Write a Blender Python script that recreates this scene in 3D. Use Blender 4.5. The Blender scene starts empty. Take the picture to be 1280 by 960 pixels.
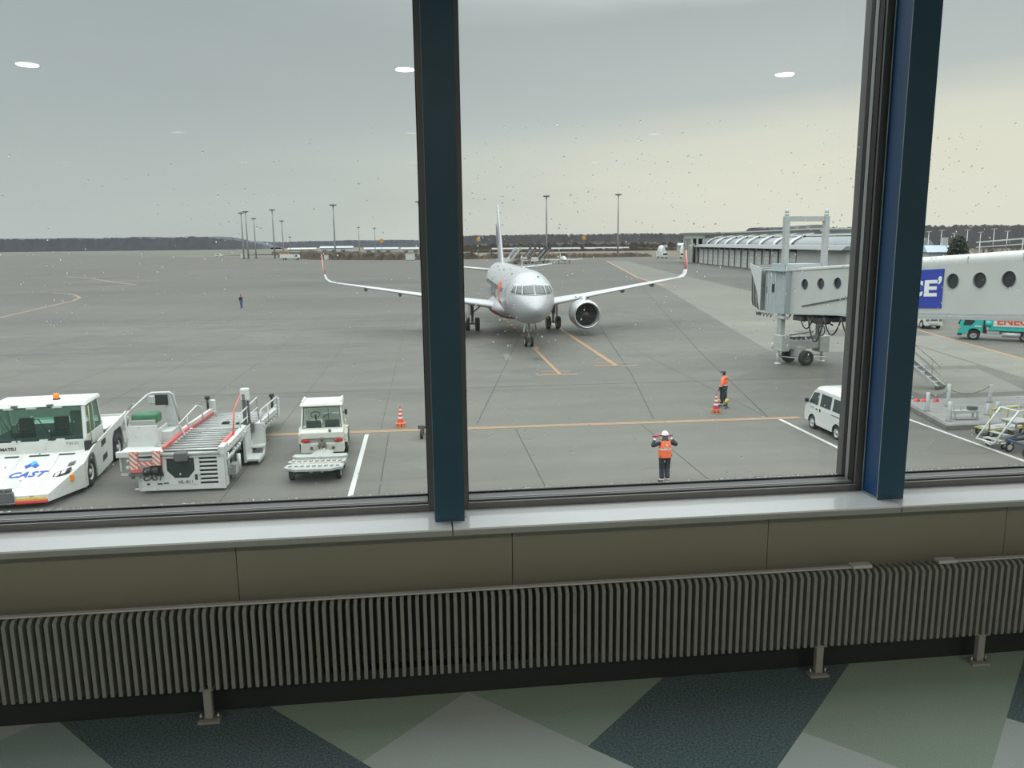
import bpy, bmesh, math, random
from math import sin, cos, pi, radians, atan, atan2, sqrt, hypot
from mathutils import Vector, Matrix, Quaternion

# ------------------------------------------------------------------ scene, camera, sky
sc = bpy.context.scene
COL = sc.collection
sc.view_settings.view_transform = 'Standard'
sc.view_settings.look = 'None'
sc.view_settings.exposure = 0.0
sc.view_settings.gamma = 1.0
sc.view_settings.use_curve_mapping = False
sc.cycles.max_bounces = 10
sc.cycles.transparent_max_bounces = 16
sc.cycles.caustics_reflective = False
sc.cycles.caustics_refractive = False
sc.cycles.sample_clamp_indirect = 4.0
sc.cycles.use_denoising = True

FPX, PITCH, ROLL, YAW = 980.0, radians(10.24), atan(60 / 5320), radians(6.4)
cam = bpy.data.cameras.new('camera')
cam.sensor_width = 36.0
cam.lens = 36.0 * FPX / 1280.0
cam.clip_start = 0.05
cam.clip_end = 6000
camo = bpy.data.objects.new('camera', cam)
COL.objects.link(camo)
sc.camera = camo
fw = Vector((sin(YAW) * cos(PITCH), cos(YAW) * cos(PITCH), -sin(PITCH)))
r0 = Vector((cos(YAW), -sin(YAW), 0))
u0 = r0.cross(fw)
rr = r0 * cos(ROLL) - u0 * sin(ROLL)
uu = u0 * cos(ROLL) + r0 * sin(ROLL)
camo.matrix_world = Matrix(((rr.x, uu.x, -fw.x, 0), (rr.y, uu.y, -fw.y, 0), (rr.z, uu.z, -fw.z, 8.0), (0, 0, 0, 1)))

SKY = 1.0
def make_world():
    w = bpy.data.worlds.new('overcast_sky'); sc.world = w; w.use_nodes = True
    nt = w.node_tree; N = nt.nodes; L = nt.links; N.clear()
    out = N.new('ShaderNodeOutputWorld'); bg = N.new('ShaderNodeBackground')
    bg.inputs['Strength'].default_value = SKY
    tc = N.new('ShaderNodeTexCoord'); sep = N.new('ShaderNodeSeparateXYZ')
    L.new(tc.outputs['Generated'], sep.inputs[0])
    mp = N.new('ShaderNodeMapping'); mp.inputs['Scale'].default_value = (1.6, 1.6, 9.0)
    mp.inputs['Rotation'].default_value = (0, radians(5), 0)
    L.new(tc.outputs['Generated'], mp.inputs[0])
    nz = N.new('ShaderNodeTexNoise'); nz.inputs['Scale'].default_value = 1.5; nz.inputs['Detail'].default_value = 5
    nz.inputs['Roughness'].default_value = .5
    L.new(mp.outputs[0], nz.inputs['Vector'])
    def mth(op, a, b):
        m = N.new('ShaderNodeMath'); m.operation = op
        for i, v in enumerate((a, b)):
            if isinstance(v, (int, float)): m.inputs[i].default_value = v
            else: L.new(v, m.inputs[i])
        return m.outputs[0]
    n0 = mth('SUBTRACT', nz.outputs[0], .5)
    z = mth('ADD', sep.outputs[2], mth('MULTIPLY', n0, .075))
    z = mth('SUBTRACT', z, mth('MULTIPLY', sep.outputs[0], .05))
    def ramp(stops):
        r = N.new('ShaderNodeValToRGB'); e = r.color_ramp.elements
        e[0].position, e[0].color = stops[0][0], (*stops[0][1], 1)
        e[1].position, e[1].color = stops[-1][0], (*stops[-1][1], 1)
        for p, c in stops[1:-1]:
            k = e.new(p); k.color = (*c, 1)
        L.new(z, r.inputs[0]); return r.outputs[0]
    A = ramp([(0, (.53, .575, .555)), (.10, (.51, .56, .55)), (.18, (.445, .495, .50)), (.30, (.42, .465, .48)), (.5, (1.95, 2.05, 2.08)), (1, (3.0, 3.1, 3.15))])
    B = ramp([(0, (.83, .80, .69)), (.06, (.86, .83, .70)), (.10, (.80, .79, .68)), (.145, (.58, .61, .60)), (.24, (.48, .525, .53)), (.5, (1.96, 2.04, 2.05)), (1, (3.0, 3.1, 3.15))])
    mr = N.new('ShaderNodeMapRange'); mr.interpolation_type = 'SMOOTHSTEP'
    mr.inputs['From Min'].default_value = -.35; mr.inputs['From Max'].default_value = .55
    L.new(mth('ADD', sep.outputs[0], mth('MULTIPLY', n0, .25)), mr.inputs['Value'])
    mx = N.new('ShaderNodeMix'); mx.data_type = 'RGBA'
    L.new(mr.outputs[0], mx.inputs[0]); L.new(A, mx.inputs[6]); L.new(B, mx.inputs[7])
    # faint cloud mottling
    g = mth('ADD', mth('MULTIPLY', n0, .16), 1.0)
    vm = N.new('ShaderNodeVectorMath'); vm.operation = 'SCALE'
    L.new(mx.outputs[2], vm.inputs[0]); L.new(g, vm.inputs['Scale'])
    L.new(vm.outputs[0], bg.inputs[0]); L.new(bg.outputs[0], out.inputs[0])
    w.cycles.sampling_method = 'MANUAL'; w.cycles.sample_map_resolution = 512
make_world()

# daylight entering through the glazing is sampled by sky portals standing in the window openings
def portal(x0, x1, z0, z1, y):
    l = bpy.data.lights.new('daylight_portal', 'AREA'); l.shape = 'RECTANGLE'
    l.size = x1 - x0; l.size_y = z1 - z0; l.cycles.is_portal = True
    o = bpy.data.objects.new('daylight_portal', l); COL.objects.link(o)
    o.location = ((x0 + x1) / 2, y, (z0 + z1) / 2)
    o.rotation_euler = (radians(-90), 0, 0)
    return o

# ------------------------------------------------------------------ materials
MATS = {}
def mat(name, color, rough=.6, metal=0., noise=0., nscale=4., bump=0., bscale=40., spec=.5, coat=0., color2=None, stretch=None, detail=4, nrough=.55):
    if name in MATS: return MATS[name]
    m = bpy.data.materials.new(name); m.use_nodes = True
    nt = m.node_tree; N = nt.nodes; L = nt.links
    b = N['Principled BSDF']
    b.inputs['Base Color'].default_value = (*color, 1)
    b.inputs['Roughness'].default_value = rough
    b.inputs['Metallic'].default_value = metal
    b.inputs['Specular IOR Level'].default_value = spec
    b.inputs['Coat Weight'].default_value = coat
    if noise or bump or color2:
        tc = N.new('ShaderNodeTexCoord'); src = tc.outputs['Object']
        if stretch:
            mp = N.new('ShaderNodeMapping'); mp.inputs['Scale'].default_value = stretch
            L.new(src, mp.inputs[0]); src = mp.outputs[0]
    if noise or color2:
        nz = N.new('ShaderNodeTexNoise'); nz.inputs['Scale'].default_value = nscale; nz.inputs['Detail'].default_value = detail
        nz.inputs['Roughness'].default_value = nrough
        L.new(src, nz.inputs['Vector'])
        r = N.new('ShaderNodeValToRGB'); e = r.color_ramp.elements
        e[0].position, e[1].position = .33, .67
        lo = color2 if color2 else tuple(c * (1 - noise) for c in color)
        hi = color if color2 else tuple(min(1, c * (1 + noise)) for c in color)
        e[0].color = (*lo, 1); e[1].color = (*hi, 1)
        L.new(nz.outputs[0], r.inputs[0]); L.new(r.outputs[0], b.inputs['Base Color'])
    if bump:
        nb = N.new('ShaderNodeTexNoise'); nb.inputs['Scale'].default_value = bscale; nb.inputs['Detail'].default_value = 3
        L.new(tc.outputs['Object'], nb.inputs['Vector'])
        bp = N.new('ShaderNodeBump'); bp.inputs['Strength'].default_value = bump; bp.inputs['Distance'].default_value = .01
        L.new(nb.outputs[0], bp.inputs['Height']); L.new(bp.outputs[0], b.inputs['Normal'])
    MATS[name] = m
    return m
def emat(name, color, s):
    if name in MATS: return MATS[name]
    m = bpy.data.materials.new(name); m.use_nodes = True; N = m.node_tree.nodes; N.clear()
    e = N.new('ShaderNodeEmission'); e.inputs[0].default_value = (*color, 1); e.inputs[1].default_value = s
    o = N.new('ShaderNodeOutputMaterial'); m.node_tree.links.new(e.outputs[0], o.inputs[0])
    MATS[name] = m; return m
def thin_glass(name, tint, rmix=1.0, ior=1.5, rough=0.0):
    if name in MATS: return MATS[name]
    m = bpy.data.materials.new(name); m.use_nodes = True; nt = m.node_tree; N = nt.nodes; N.clear()
    t = N.new('ShaderNodeBsdfTransparent'); t.inputs[0].default_value = (*tint, 1)
    g = N.new('ShaderNodeBsdfGlossy'); g.inputs['Roughness'].default_value = rough
    f = N.new('ShaderNodeLayerWeight'); f.inputs[0].default_value = .5
    pw = N.new('ShaderNodeMath'); pw.operation = 'POWER'; pw.inputs[1].default_value = 5
    mu = N.new('ShaderNodeMath'); mu.operation = 'MULTIPLY_ADD'; mu.inputs[1].default_value = .9; mu.inputs[2].default_value = .04 * rmix
    mx = N.new('ShaderNodeMixShader'); o = N.new('ShaderNodeOutputMaterial')
    L = nt.links; L.new(f.outputs['Facing'], pw.inputs[0]); L.new(pw.outputs[0], mu.inputs[0]); L.new(mu.outputs[0], mx.inputs[0]); L.new(t.outputs[0], mx.inputs[1]); L.new(g.outputs[0], mx.inputs[2])
    L.new(mx.outputs[0], o.inputs[0]); MATS[name] = m; return m
def water(name):
    m = bpy.data.materials.new(name); m.use_nodes = True; N = m.node_tree.nodes; N.clear()
    g = N.new('ShaderNodeBsdfGlass'); g.inputs['IOR'].default_value = 1.33; g.inputs['Roughness'].default_value = 0
    o = N.new('ShaderNodeOutputMaterial'); m.node_tree.links.new(g.outputs[0], o.inputs[0]); return m

WHITE = mat('white_paint', (.62, .635, .60), .45, noise=.05, nscale=3)
CREAM = mat('cream_paint', (.60, .61, .55), .45, noise=.06, nscale=3)
GREYP = mat('grey_paint', (.42, .43, .42), .5, noise=.06)
DGREY = mat('dark_grey_paint', (.10, .105, .11), .55, noise=.1)
BLACK = mat('black_plastic', (.02, .02, .022), .5)
RUBBER = mat('tyre_rubber', (.025, .025, .027), .8, noise=.2, nscale=10)
STEEL = mat('brushed_steel', (.45, .45, .44), .35, .8, noise=.08)
GALV = mat('galvanised_steel', (.50, .52, .51), .5, .45, noise=.1, nscale=6)
RIM = mat('wheel_rim_paint', (.55, .55, .52), .5, noise=.08)
CABG = thin_glass('cab_glass', (.66, .80, .75), 1.2)
DGLASS = mat('dark_glass', (.02, .03, .035), .08, spec=.7)
ORANGE = mat('orange_lens', (.85, .25, .02), .3)
REDL = mat('red_lens', (.55, .03, .02), .3)
RED = mat('red_paint', (.62, .06, .05), .5, noise=.08)
PINKRED = mat('faded_red_paint', (.60, .13, .12), .5, noise=.1)
YELLOW = mat('yellow_paint', (.72, .55, .06), .5, noise=.08)
BLUEP = mat('blue_lettering', (.04, .10, .42), .5)
CYANP = mat('light_blue_lettering', (.08, .38, .65), .5)

# ------------------------------------------------------------------ mesh helpers
class MB:
    def __init__(s): s.v = []; s.f = []; s.m = []; s.cur = 0; s.sm = []; s.smooth = False
    def slot(s, i, smooth=None):
        s.cur = i
        if smooth is not None: s.smooth = smooth
        return s
    def add(s, vs, fs):
        b = len(s.v); s.v += [tuple(v) for v in vs]
        for f in fs: s.f.append([b + i for i in f]); s.m.append(s.cur); s.sm.append(s.smooth)
        return s
    def box(s, x0, x1, y0, y1, z0, z1):
        x0, x1 = sorted((x0, x1)); y0, y1 = sorted((y0, y1)); z0, z1 = sorted((z0, z1))
        v = [(x, y, z) for z in (z0, z1) for y in (y0, y1) for x in (x0, x1)]
        return s.add(v, [(0, 2, 3, 1), (4, 5, 7, 6), (0, 1, 5, 4), (2, 6, 7, 3), (0, 4, 6, 2), (1, 3, 7, 5)])
    def hexa(s, b, t):  # bottom quad (ccw from above), top quad
        return s.add(list(b) + list(t), [(3, 2, 1, 0), (4, 5, 6, 7), (0, 1, 5, 4), (1, 2, 6, 5), (2, 3, 7, 6), (3, 0, 4, 7)])
    def bar(s, p, q, w, h=None, up=(0, 0, 1)):  # rectangular bar between two points
        h = w if h is None else h
        p, q = Vector(p), Vector(q); d = (q - p).normalized(); u = Vector(up)
        if abs(d.dot(u)) > .98: u = Vector((0, 1, 0))
        r = d.cross(u).normalized() * (w / 2); u = r.cross(d).normalized() * (h / 2)
        v = [p - r - u, p + r - u, p + r + u, p - r + u, q - r - u, q + r - u, q + r + u, q - r + u]
        return s.add(v, [(0, 1, 2, 3), (7, 6, 5, 4), (0, 4, 5, 1), (1, 5, 6, 2), (2, 6, 7, 3), (3, 7, 4, 0)])
    def cyl(s, p, q, r, r2=None, n=16, caps=True):
        r2 = r if r2 is None else r2
        p, q = Vector(p), Vector(q); d = (q - p).normalized()
        a = d.orthogonal().normalized(); b = d.cross(a)
        v = []
        for c, rad in ((p, r), (q, r2)):
            for i in range(n):
                t = 2 * pi * i / n; v.append(c + a * (rad * cos(t)) + b * (rad * sin(t)))
        f = [(i, (i + 1) % n, n + (i + 1) % n, n + i) for i in range(n)]
        o = s.smooth; s.smooth = True; s.add(v, f); s.smooth = False
        if caps:
            s.add(v[:n], [tuple(range(n))[::-1]]); s.add(v[n:], [tuple(range(n))])
        s.smooth = o
        return s
    def tube(s, pts, r, n=8, closed=False):
        pts = [Vector(p) for p in pts]; m = len(pts); rings = []
        d0 = (pts[1] - pts[0]).normalized(); a = d0.orthogonal().normalized()
        for i, p in enumerate(pts):
            if closed: d = (pts[(i + 1) % m] - pts[i - 1]).normalized()
            else: d = (pts[min(i + 1, m - 1)] - pts[max(i - 1, 0)]).normalized()
            a = (a - d * a.dot(d)).normalized(); b = d.cross(a)
            rad = r[i] if isinstance(r, (list, tuple)) else r
            rings.append([p + a * (rad * cos(2 * pi * k / n)) + b * (rad * sin(2 * pi * k / n)) for k in range(n)])
        v = [x for g in rings for x in g]; f = []
        for i in range(m if closed else m - 1):
            j = (i + 1) % m
            for k in range(n): f.append((i * n + k, i * n + (k + 1) % n, j * n + (k + 1) % n, j * n + k))
        if not closed: f.append(tuple(range(n))[::-1]); f.append(tuple((m - 1) * n + k for k in range(n)))
        o = s.smooth; s.smooth = True; s.add(v, f); s.smooth = o
        return s
    def lathe(s, prof, c=(0, 0, 0), axis=(0, 0, 1), n=20, caps=False):  # prof: (radius, height along axis)
        ax = Vector(axis).normalized(); a = ax.orthogonal().normalized(); b = ax.cross(a); c = Vector(c)
        v = []; m = len(prof)
        for r, h in prof:
            for k in range(n): t = 2 * pi * k / n; v.append(c + ax * h + a * (r * cos(t)) + b * (r * sin(t)))
        f = []
        for i in range(m - 1):
            for k in range(n): f.append((i * n + k, i * n + (k + 1) % n, (i + 1) * n + (k + 1) % n, (i + 1) * n + k))
        if caps and prof[0][0] > 1e-4: f.append(tuple(range(n))[::-1])
        if caps and prof[-1][0] > 1e-4: f.append(tuple((m - 1) * n + k for k in range(n)))
        o = s.smooth; s.smooth = True; s.add(v, f); s.smooth = o
        return s
    def loft(s, rings, caps=True, closed=True):
        n = len(rings[0]); v = [p for r in rings for p in r]; f = []
        for i in range(len(rings) - 1):
            for k in range(n if closed else n - 1):
                f.append((i * n + k, i * n + (k + 1) % n, (i + 1) * n + (k + 1) % n, (i + 1) * n + k))
        s.add(v, f)
        if caps:
            o = s.smooth; s.smooth = False
            s.add(rings[0], [tuple(range(n))[::-1]]); s.add(rings[-1], [tuple(range(n))]); s.smooth = o
        return s
    def prism(s, poly, a0, a1, axis='x'):  # polygon in the two other axes, extruded along axis
        def P(u, v, w):
            return {'x': (w, u, v), 'y': (u, w, v), 'z': (u, v, w)}[axis]
        n = len(poly); v = [P(u, w, a0) for u, w in poly] + [P(u, w, a1) for u, w in poly]
        f = [tuple(range(n))[::-1], tuple(range(n, 2 * n))] + [(i, (i + 1) % n, n + (i + 1) % n, n + i) for i in range(n)]
        return s.add(v, f)
    def ball(s, c, rx, ry=None, rz=None, n=12, m=8):
        ry = rx if ry is None else ry; rz = rx if rz is None else rz
        v = []; f = []
        for i in range(m + 1):
            th = pi * i / m
            for k in range(n):
                t = 2 * pi * k / n
                v.append((c[0] + rx * sin(th) * cos(t), c[1] + ry * sin(th) * sin(t), c[2] + rz * cos(th)))
        for i in range(m):
            for k in range(n): f.append((i * n + k, (i + 1) * n + k, (i + 1) * n + (k + 1) % n, i * n + (k + 1) % n))
        o = s.smooth; s.smooth = True; s.add(v, f); s.smooth = o
        return s
    def xf(s, M):
        s.v = [tuple(M @ Vector(p)) for p in s.v]; return s
    def build(s, name, mats, parent=None, bevel=0, seg=1, **props):
        me = bpy.data.meshes.new(name)
        me.from_pydata(s.v, [], s.f)
        if not isinstance(mats, (list, tuple)): mats = [mats]
        for m in mats: me.materials.append(m)
        me.polygons.foreach_set('material_index', s.m)
        me.polygons.foreach_set('use_smooth', s.sm)
        bm = bmesh.new(); bm.from_mesh(me)
        bmesh.ops.remove_doubles(bm, verts=bm.verts, dist=1e-5)
        bmesh.ops.recalc_face_normals(bm, faces=bm.faces)
        bm.to_mesh(me); bm.free()
        return put(name, me, parent, bevel, seg, **props)
def put(name, me, parent=None, bevel=0, seg=1, **props):
    o = bpy.data.objects.new(name, me); COL.objects.link(o)
    if parent: o.parent = parent
    for k, v in props.items(): o[k] = v
    if bevel:
        b = o.modifiers.new('bevel', 'BEVEL'); b.width = bevel; b.segments = seg; b.limit_method = 'ANGLE'; b.angle_limit = radians(35)
    return o
def thing(name, label, cat, loc=(0, 0, 0), rz=0., group=None):
    o = bpy.data.objects.new(name, None); COL.objects.link(o); o.empty_display_size = .2
    o.location = loc; o.rotation_euler = (0, 0, rz); o['label'] = label; o['category'] = cat
    if group: o['group'] = group
    return o
def tag(o, label, cat, group=None):
    o['label'] = label; o['category'] = cat
    if group: o['group'] = group
    return o
def struct(o): o['kind'] = 'structure'; return o
def copy_tree(o, parent=None):
    c = o.copy(); COL.objects.link(c)
    if parent: c.parent = parent
    for ch in o.children: copy_tree(ch, c)
    return c
FONT_CACHE = {}
def text_mb(s, size, depth=.01, shear=0., bold=0., spacing=1.):
    """text lying in local XZ plane, reading along +X, facing -Y, centred; returns an MB"""
    cu = bpy.data.curves.new('t', 'FONT'); cu.body = s; cu.size = size; cu.extrude = depth / 2; cu.offset = bold
    cu.align_x = 'CENTER'; cu.align_y = 'CENTER'; cu.shear = shear; cu.space_character = spacing; cu.resolution_u = 4
    o = bpy.data.objects.new('t', cu); COL.objects.link(o)
    dg = bpy.context.evaluated_depsgraph_get()
    me = bpy.data.meshes.new_from_object(o.evaluated_get(dg))
    mb = MB(); mb.add([(v.co.x, -v.co.z, v.co.y) for v in me.vertices], [tuple(p.vertices) for p in me.polygons])
    bpy.data.objects.remove(o); bpy.data.curves.remove(cu); bpy.data.meshes.remove(me)
    return mb
def wheel(parent, c, r, w, axis=(1, 0, 0), rim=RIM, name='wheel', rimr=.55, **props):
    """tyre with its rim as a sub-part; axle along axis, centred at c"""
    h = w / 2
    t = MB(); t.lathe([(r * rimr, -h * .8), (r * .86, -h), (r * .97, -h * .8), (r, -h * .4), (r, h * .4), (r * .97, h * .8), (r * .86, h), (r * rimr, h * .8), (r * rimr, -h * .8)], c, axis, 24)
    o = t.build(name, RUBBER, parent, **props)
    m = MB(); m.lathe([(r * rimr, -h * .82), (r * rimr * .9, -h * .7), (r * rimr * .75, -h * .35), (r * .2, -h * .5), (r * .18, -h * .8), (0.0001, -h * .8)], c, axis, 20)
    m.lathe([(0.0001, h * .8), (r * .18, h * .8), (r * .2, h * .5), (r * rimr * .75, h * .35), (r * rimr * .9, h * .7), (r * rimr, h * .82)], c, axis, 20)
    m.build('rim', rim, o)
    return o
# ------------------------------------------------------------------ the room
FZ = 6.5
WALLM = mat('beige_wall_panel', (.29, .275, .22), .6, noise=.03, nscale=2)
SILLM = mat('white_sill_laminate', (.88, .885, .90), .18, spec=.9, coat=.6, noise=.02, nscale=3)
SILLE = mat('sill_edge_grey', (.36, .36, .34), .5)
FRAMEM = mat('aluminium_frame_grey', (.16, .16, .155), .4, .35, noise=.05)
FRAMED = mat('gasket_black', (.02, .02, .02), .6)
FRAMEL = mat('aluminium_bead_light', (.38, .39, .39), .35, .4)
COLM = mat('blue_steel_paint', (.022, .075, .125), .38, noise=.06, nscale=5)
COLM2 = mat('blue_steel_paint_web', (.015, .07, .19), .38, noise=.06, nscale=5)
COLE = mat('pale_steel_edge', (.30, .36, .40), .45)  # paler strips along the left flange edges and foot of each column
CEILM = mat('ceiling_panel', (.55, .55, .53), .8)
BACKM = mat('far_wall_paint', (.42, .41, .38), .7)
RX0, RX1, RY0 = -8.0, 8.6, -12.0
LIT = [(x, y) for y in (-1.82, -5.9, -9.9) for x in (-6.25, -3.17, -.09, 3.35, 6.5)]
# carpet tiles laid as diamonds
def carpet(name, c, c2, s=260):
    m = mat(name, c, .95, color2=c2, nscale=s, bump=.5, bscale=500, spec=.1, detail=2)
    return m
CG = [carpet('carpet_sage', (.42, .51, .43), (.30, .385, .32)), carpet('carpet_slate', (.19, .26, .27), (.07, .11, .125), 150), carpet('carpet_silver', (.56, .62, .60), (.48, .54, .52)), carpet('carpet_teal_grey', (.42, .51, .50), (.32, .41, .41))]
CELL = {(-1, 4): 3, (-1, 3): 3, (0, 3): 1, (0, 4): 1, (1, 3): 0, (1, 2): 2, (2, 2): 0, (2, 1): 1, (3, 1): 1, (3, 0): 0, (2, 0): 2, (4, -1): 1, (3, -1): 2, (4, 0): 0, (1, 1): 2, (2, 3): 0, (0, 2): 1}
fl = MB()
S0, SD, D0, DD = 1.235, .657, .27, .687
rnd = random.Random(5)
from itertools import product
def clip(poly, ax, lim, keep_less):
    out = []
    for i in range(len(poly)):
        a, b = poly[i - 1], poly[i]
        ia = (a[ax] <= lim) == keep_less or a[ax] == lim; ib = (b[ax] <= lim) == keep_less or b[ax] == lim
        if ia != ib:
            t = (lim - a[ax]) / (b[ax] - a[ax]); out.append((a[0] + (b[0] - a[0]) * t, a[1] + (b[1] - a[1]) * t))
        if ib: out.append(b)
    return out
for i in range(-35, 18):
    for j in range(-34, 16):
        s0, d0 = S0 + SD * i, D0 + DD * j
        q = [((s - d) / 2, (s + d) / 2) for s, d in ((s0, d0), (s0 + SD, d0), (s0 + SD, d0 + DD), (s0, d0 + DD))]
        for ax, lim, less in ((0, RX0, False), (0, RX1, True), (1, RY0, False), (1, 2.5, True)):
            q = clip(q, ax, lim, less)
            if len(q) < 3: break
        if len(q) < 3: continue
        k = CELL.get((i, j)); k = rnd.choice((0, 0, 1, 2, 3)) if k is None else k
        fl.slot(k).add([(x, y, FZ) for x, y in q], [tuple(range(len(q)))])
struct(fl.build('floor', CG))
b = MB().box(RX0, RX1, RY0, 2.5, FZ - .3, FZ - .02); struct(b.build('trim_1', BACKM))
struct(MB().box(RX0, RX1, RY0, 2.7, 9.5, 9.7).build('ceiling', CEILM))
struct(MB().box(RX0, RX1, RY0 - .15, RY0, FZ, 9.5).build('wall_back', BACKM))
struct(MB().box(RX0 - .15, RX0, RY0, 2.75, FZ - .3, 9.5).build('wall_left', BACKM))
struct(MB().box(RX1, RX1 + .15, RY0, 2.75, FZ - .3, 9.5).build('wall_right', BACKM))
# low wall under the glazing, with panel joints
w = MB(); xs = [-.63 + .905 * k for k in range(-9, 11)]; xs = [RX0] + [x for x in xs if RX0 < x < RX1] + [RX1]
for a, c in zip(xs, xs[1:]): w.slot(0).box(a + .0012, c - .0012, 2.5, 2.52, FZ, 7.066)
w.slot(1).box(RX0, RX1, 2.52, 2.72, FZ - .3, 7.066)
struct(w.build('wall_front', [WALLM, DGREY]))
struct(MB().box(RX0, RX1, 2.55, 2.75, 9.25, 9.5).build('wall_front_head', BACKM))
struct(MB().box(RX0, RX1, 2.437, 2.4999, FZ, FZ + .105).build('baseboard_front', mat('black_rubber_skirting', (.022, .026, .025), .6)))
# building face below the room, down to the apron
struct(MB().box(RX0 - .15, RX1 + .15, 2.3, 2.74, 0, FZ - .3).build('wall_facade', mat('facade_panel', (.45, .46, .45), .6)))
# the sill, in lengths that meet at the columns
C0, CP = .067, 1.5545
ks = list(range(-5, 6)); cols = [C0 + CP * k - (.12 if k < 0 else 0) for k in ks]
edges = [RX0] + [c + (.006 if abs(c - C0) < .01 else .0) for c in cols if RX0 < c < RX1] + [RX1]
for i, (a, c) in enumerate(zip(edges, edges[1:])):
    s = MB(); g = .0022
    s.slot(0).box(a + g, c - g, 2.42, 2.60, 7.084, 7.09).slot(1).box(a + g, c - g, 2.42, 2.60, 7.066, 7.084)
    o = struct(s.build('trim_%d' % (i + 2), [SILLM, SILLE]))
# H-section columns
CY0, CY1, HW = 2.49, 2.592, .0485
for c in cols:
    if not RX0 < c < RX1: continue
    m = MB()
    m.slot(0).box(c - HW, c + HW, CY0, CY0 + .007, 7.09, 9.5).box(c - HW, c + HW, CY1 - .007, CY1, 7.09, 9.5)
    m.slot(1).box(c - HW + .004, c - HW + .012, CY0 + .007, CY1 - .007, 7.097, 9.5).box(c + HW - .012, c + HW - .004, CY0 + .007, CY1 - .007, 7.097, 9.5)
    m.slot(2).box(c - HW - .0012, c - HW, CY0 + .001, CY0 + .0045, 7.09, 9.5).box(c - HW - .0012, c - HW, CY1 - .005, CY1 - .001, 7.09, 9.5)
    m.box(c - HW + .0005, c - HW + .004, CY0 + .007, CY1 - .007, 7.0905, 7.096)
    m.box(c - HW - .004, c + HW + .006, CY0 + .03, CY1, 7.09, 7.0935)
    o = struct(m.build('column', [COLM, COLM2, COLE])); 
# glazing: frames, beads, panes, raindrops
GY = 2.70
GLASS = thin_glass('window_glass', (.965, .985, .975))
WATER = water('rain_water')
vis = {-2, -1, 0, 1, 2}
for i, (a, c) in enumerate(zip(cols, cols[1:])):
    if c <= RX0 or a >= RX1: continue
    k = ks[i]
    fa, fb = max(a + .068, RX0), min(c - .068, RX1)
    win = bpy.data.objects.new('window_%d' % (i + 1), None); COL.objects.link(win); win['kind'] = 'structure'
    # own half of the mullions, sill frame and head
    m = MB()
    m.slot(0).box(a, fa, 2.605, 2.74, 7.067, 9.25).box(fb, c, 2.605, 2.74, 7.067, 9.25)
    m.box(fa, fb, 2.60, 2.74, 7.05, 7.113).box(fa, fb, 2.60, 2.74, 9.19, 9.25)
    m.build('frame', FRAMEM, win)
    d = MB()
    d.slot(0)
    for x0, x1 in ((fa, fa + .003), (fb - .003, fb)):
        d.slot(1).box(x0, x1, 2.618, 2.645, 7.113, 9.19); d.slot(2).box(x0, x1, 2.652, 2.672, 7.113, 9.19); d.slot(1).box(x0, x1, 2.676, 2.697, 7.113, 9.19)
    d.slot(2).box(fa, fb, 2.600, 2.604, 7.113, 7.1145)
    d.slot(0).box(fa, fb, 2.615, 2.690, 7.113, 7.119).slot(2).box(fa, fb, 2.630, 2.636, 7.119, 7.1205).slot(1).box(fa, fb, 2.688, 2.697, 7.113, 7.124)
    d.build('glazing_bead', [FRAMEM, FRAMED, FRAMEL], win)
    MB().box(fa, fb, GY - .003, GY + .003, 7.113, 9.19).build('pane', GLASS, win)
    portal(fa, fb, 7.12, 9.18, 2.73)
    if k in (-2, -1, 0, 1):
        rd = random.Random(40 + k); dm = MB(); n = {-2: 100, -1: 520, 0: 950, 1: 620}[k]
        clus = [(rd.uniform(fa, fb), rd.uniform(7.6, 8.35)) for _ in range(22)]
        for _ in range(n):
            t = rd.random()
            if t < .45:
                cx, cz = rd.choice(clus); x, z = rd.gauss(cx, .07), rd.gauss(cz, .07)
            elif t < .93: x, z = rd.uniform(fa, fb), rd.uniform(7.14, 8.4)
            else: x, z = rd.uniform(fa, fb), rd.uniform(7.14, 7.45)
            if not (fa + .01 < x < fb - .01) or z > 8.75 or z < 7.13: continue
            if k == -1 and x > fb - .1 and z > 8.1: continue
            r = .0011 + .0026 * rd.random() ** 2.2
            dm.ball((x, GY + .003, z), r, r * .62, r * rd.uniform(.9, 1.3), n=8, m=6)
        # a fine bead of water lying along the foot of the pane
        for _ in range(60):
            x = rd.uniform(fa + .01, fb - .01); dm.ball((x, GY + .0045, 7.126), rd.uniform(.004, .012), .002, rd.uniform(.0012, .0028), n=8, m=5)
        o = dm.build('raindrops', WATER, win, kind='stuff')
# downlights in the ceiling (their reflections show in the glass)
LAMP_W = 31
LAMP = emat('downlight_glow', (1, .98, .94), 3.0)
for i, (x, y) in enumerate(LIT):
    t = thing('downlight', 'round recessed ceiling downlight with white trim ring', 'ceiling light', (x, y, 9.5), 0, 'recessed ceiling downlights reflected in the glass')
    MB().lathe([(.115, 0), (.115, -.008), (.092, -.012), (.090, -.002)], n=24).build('trim_ring', WHITE, t)
    MB().lathe([(.0001, -.004), (.09, -.004), (.09, -.001)], n=24).build('diffuser', LAMP, t)
    l = bpy.data.lights.new('downlight_lamp', 'AREA'); l.shape = 'DISK'; l.size = .16; l.energy = LAMP_W; l.color = (1, .93, .82); l.spread = radians(165)
    lo = bpy.data.objects.new('downlight_lamp', l); COL.objects.link(lo); lo.parent = t; lo.location = (0, 0, -.02)

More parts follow.
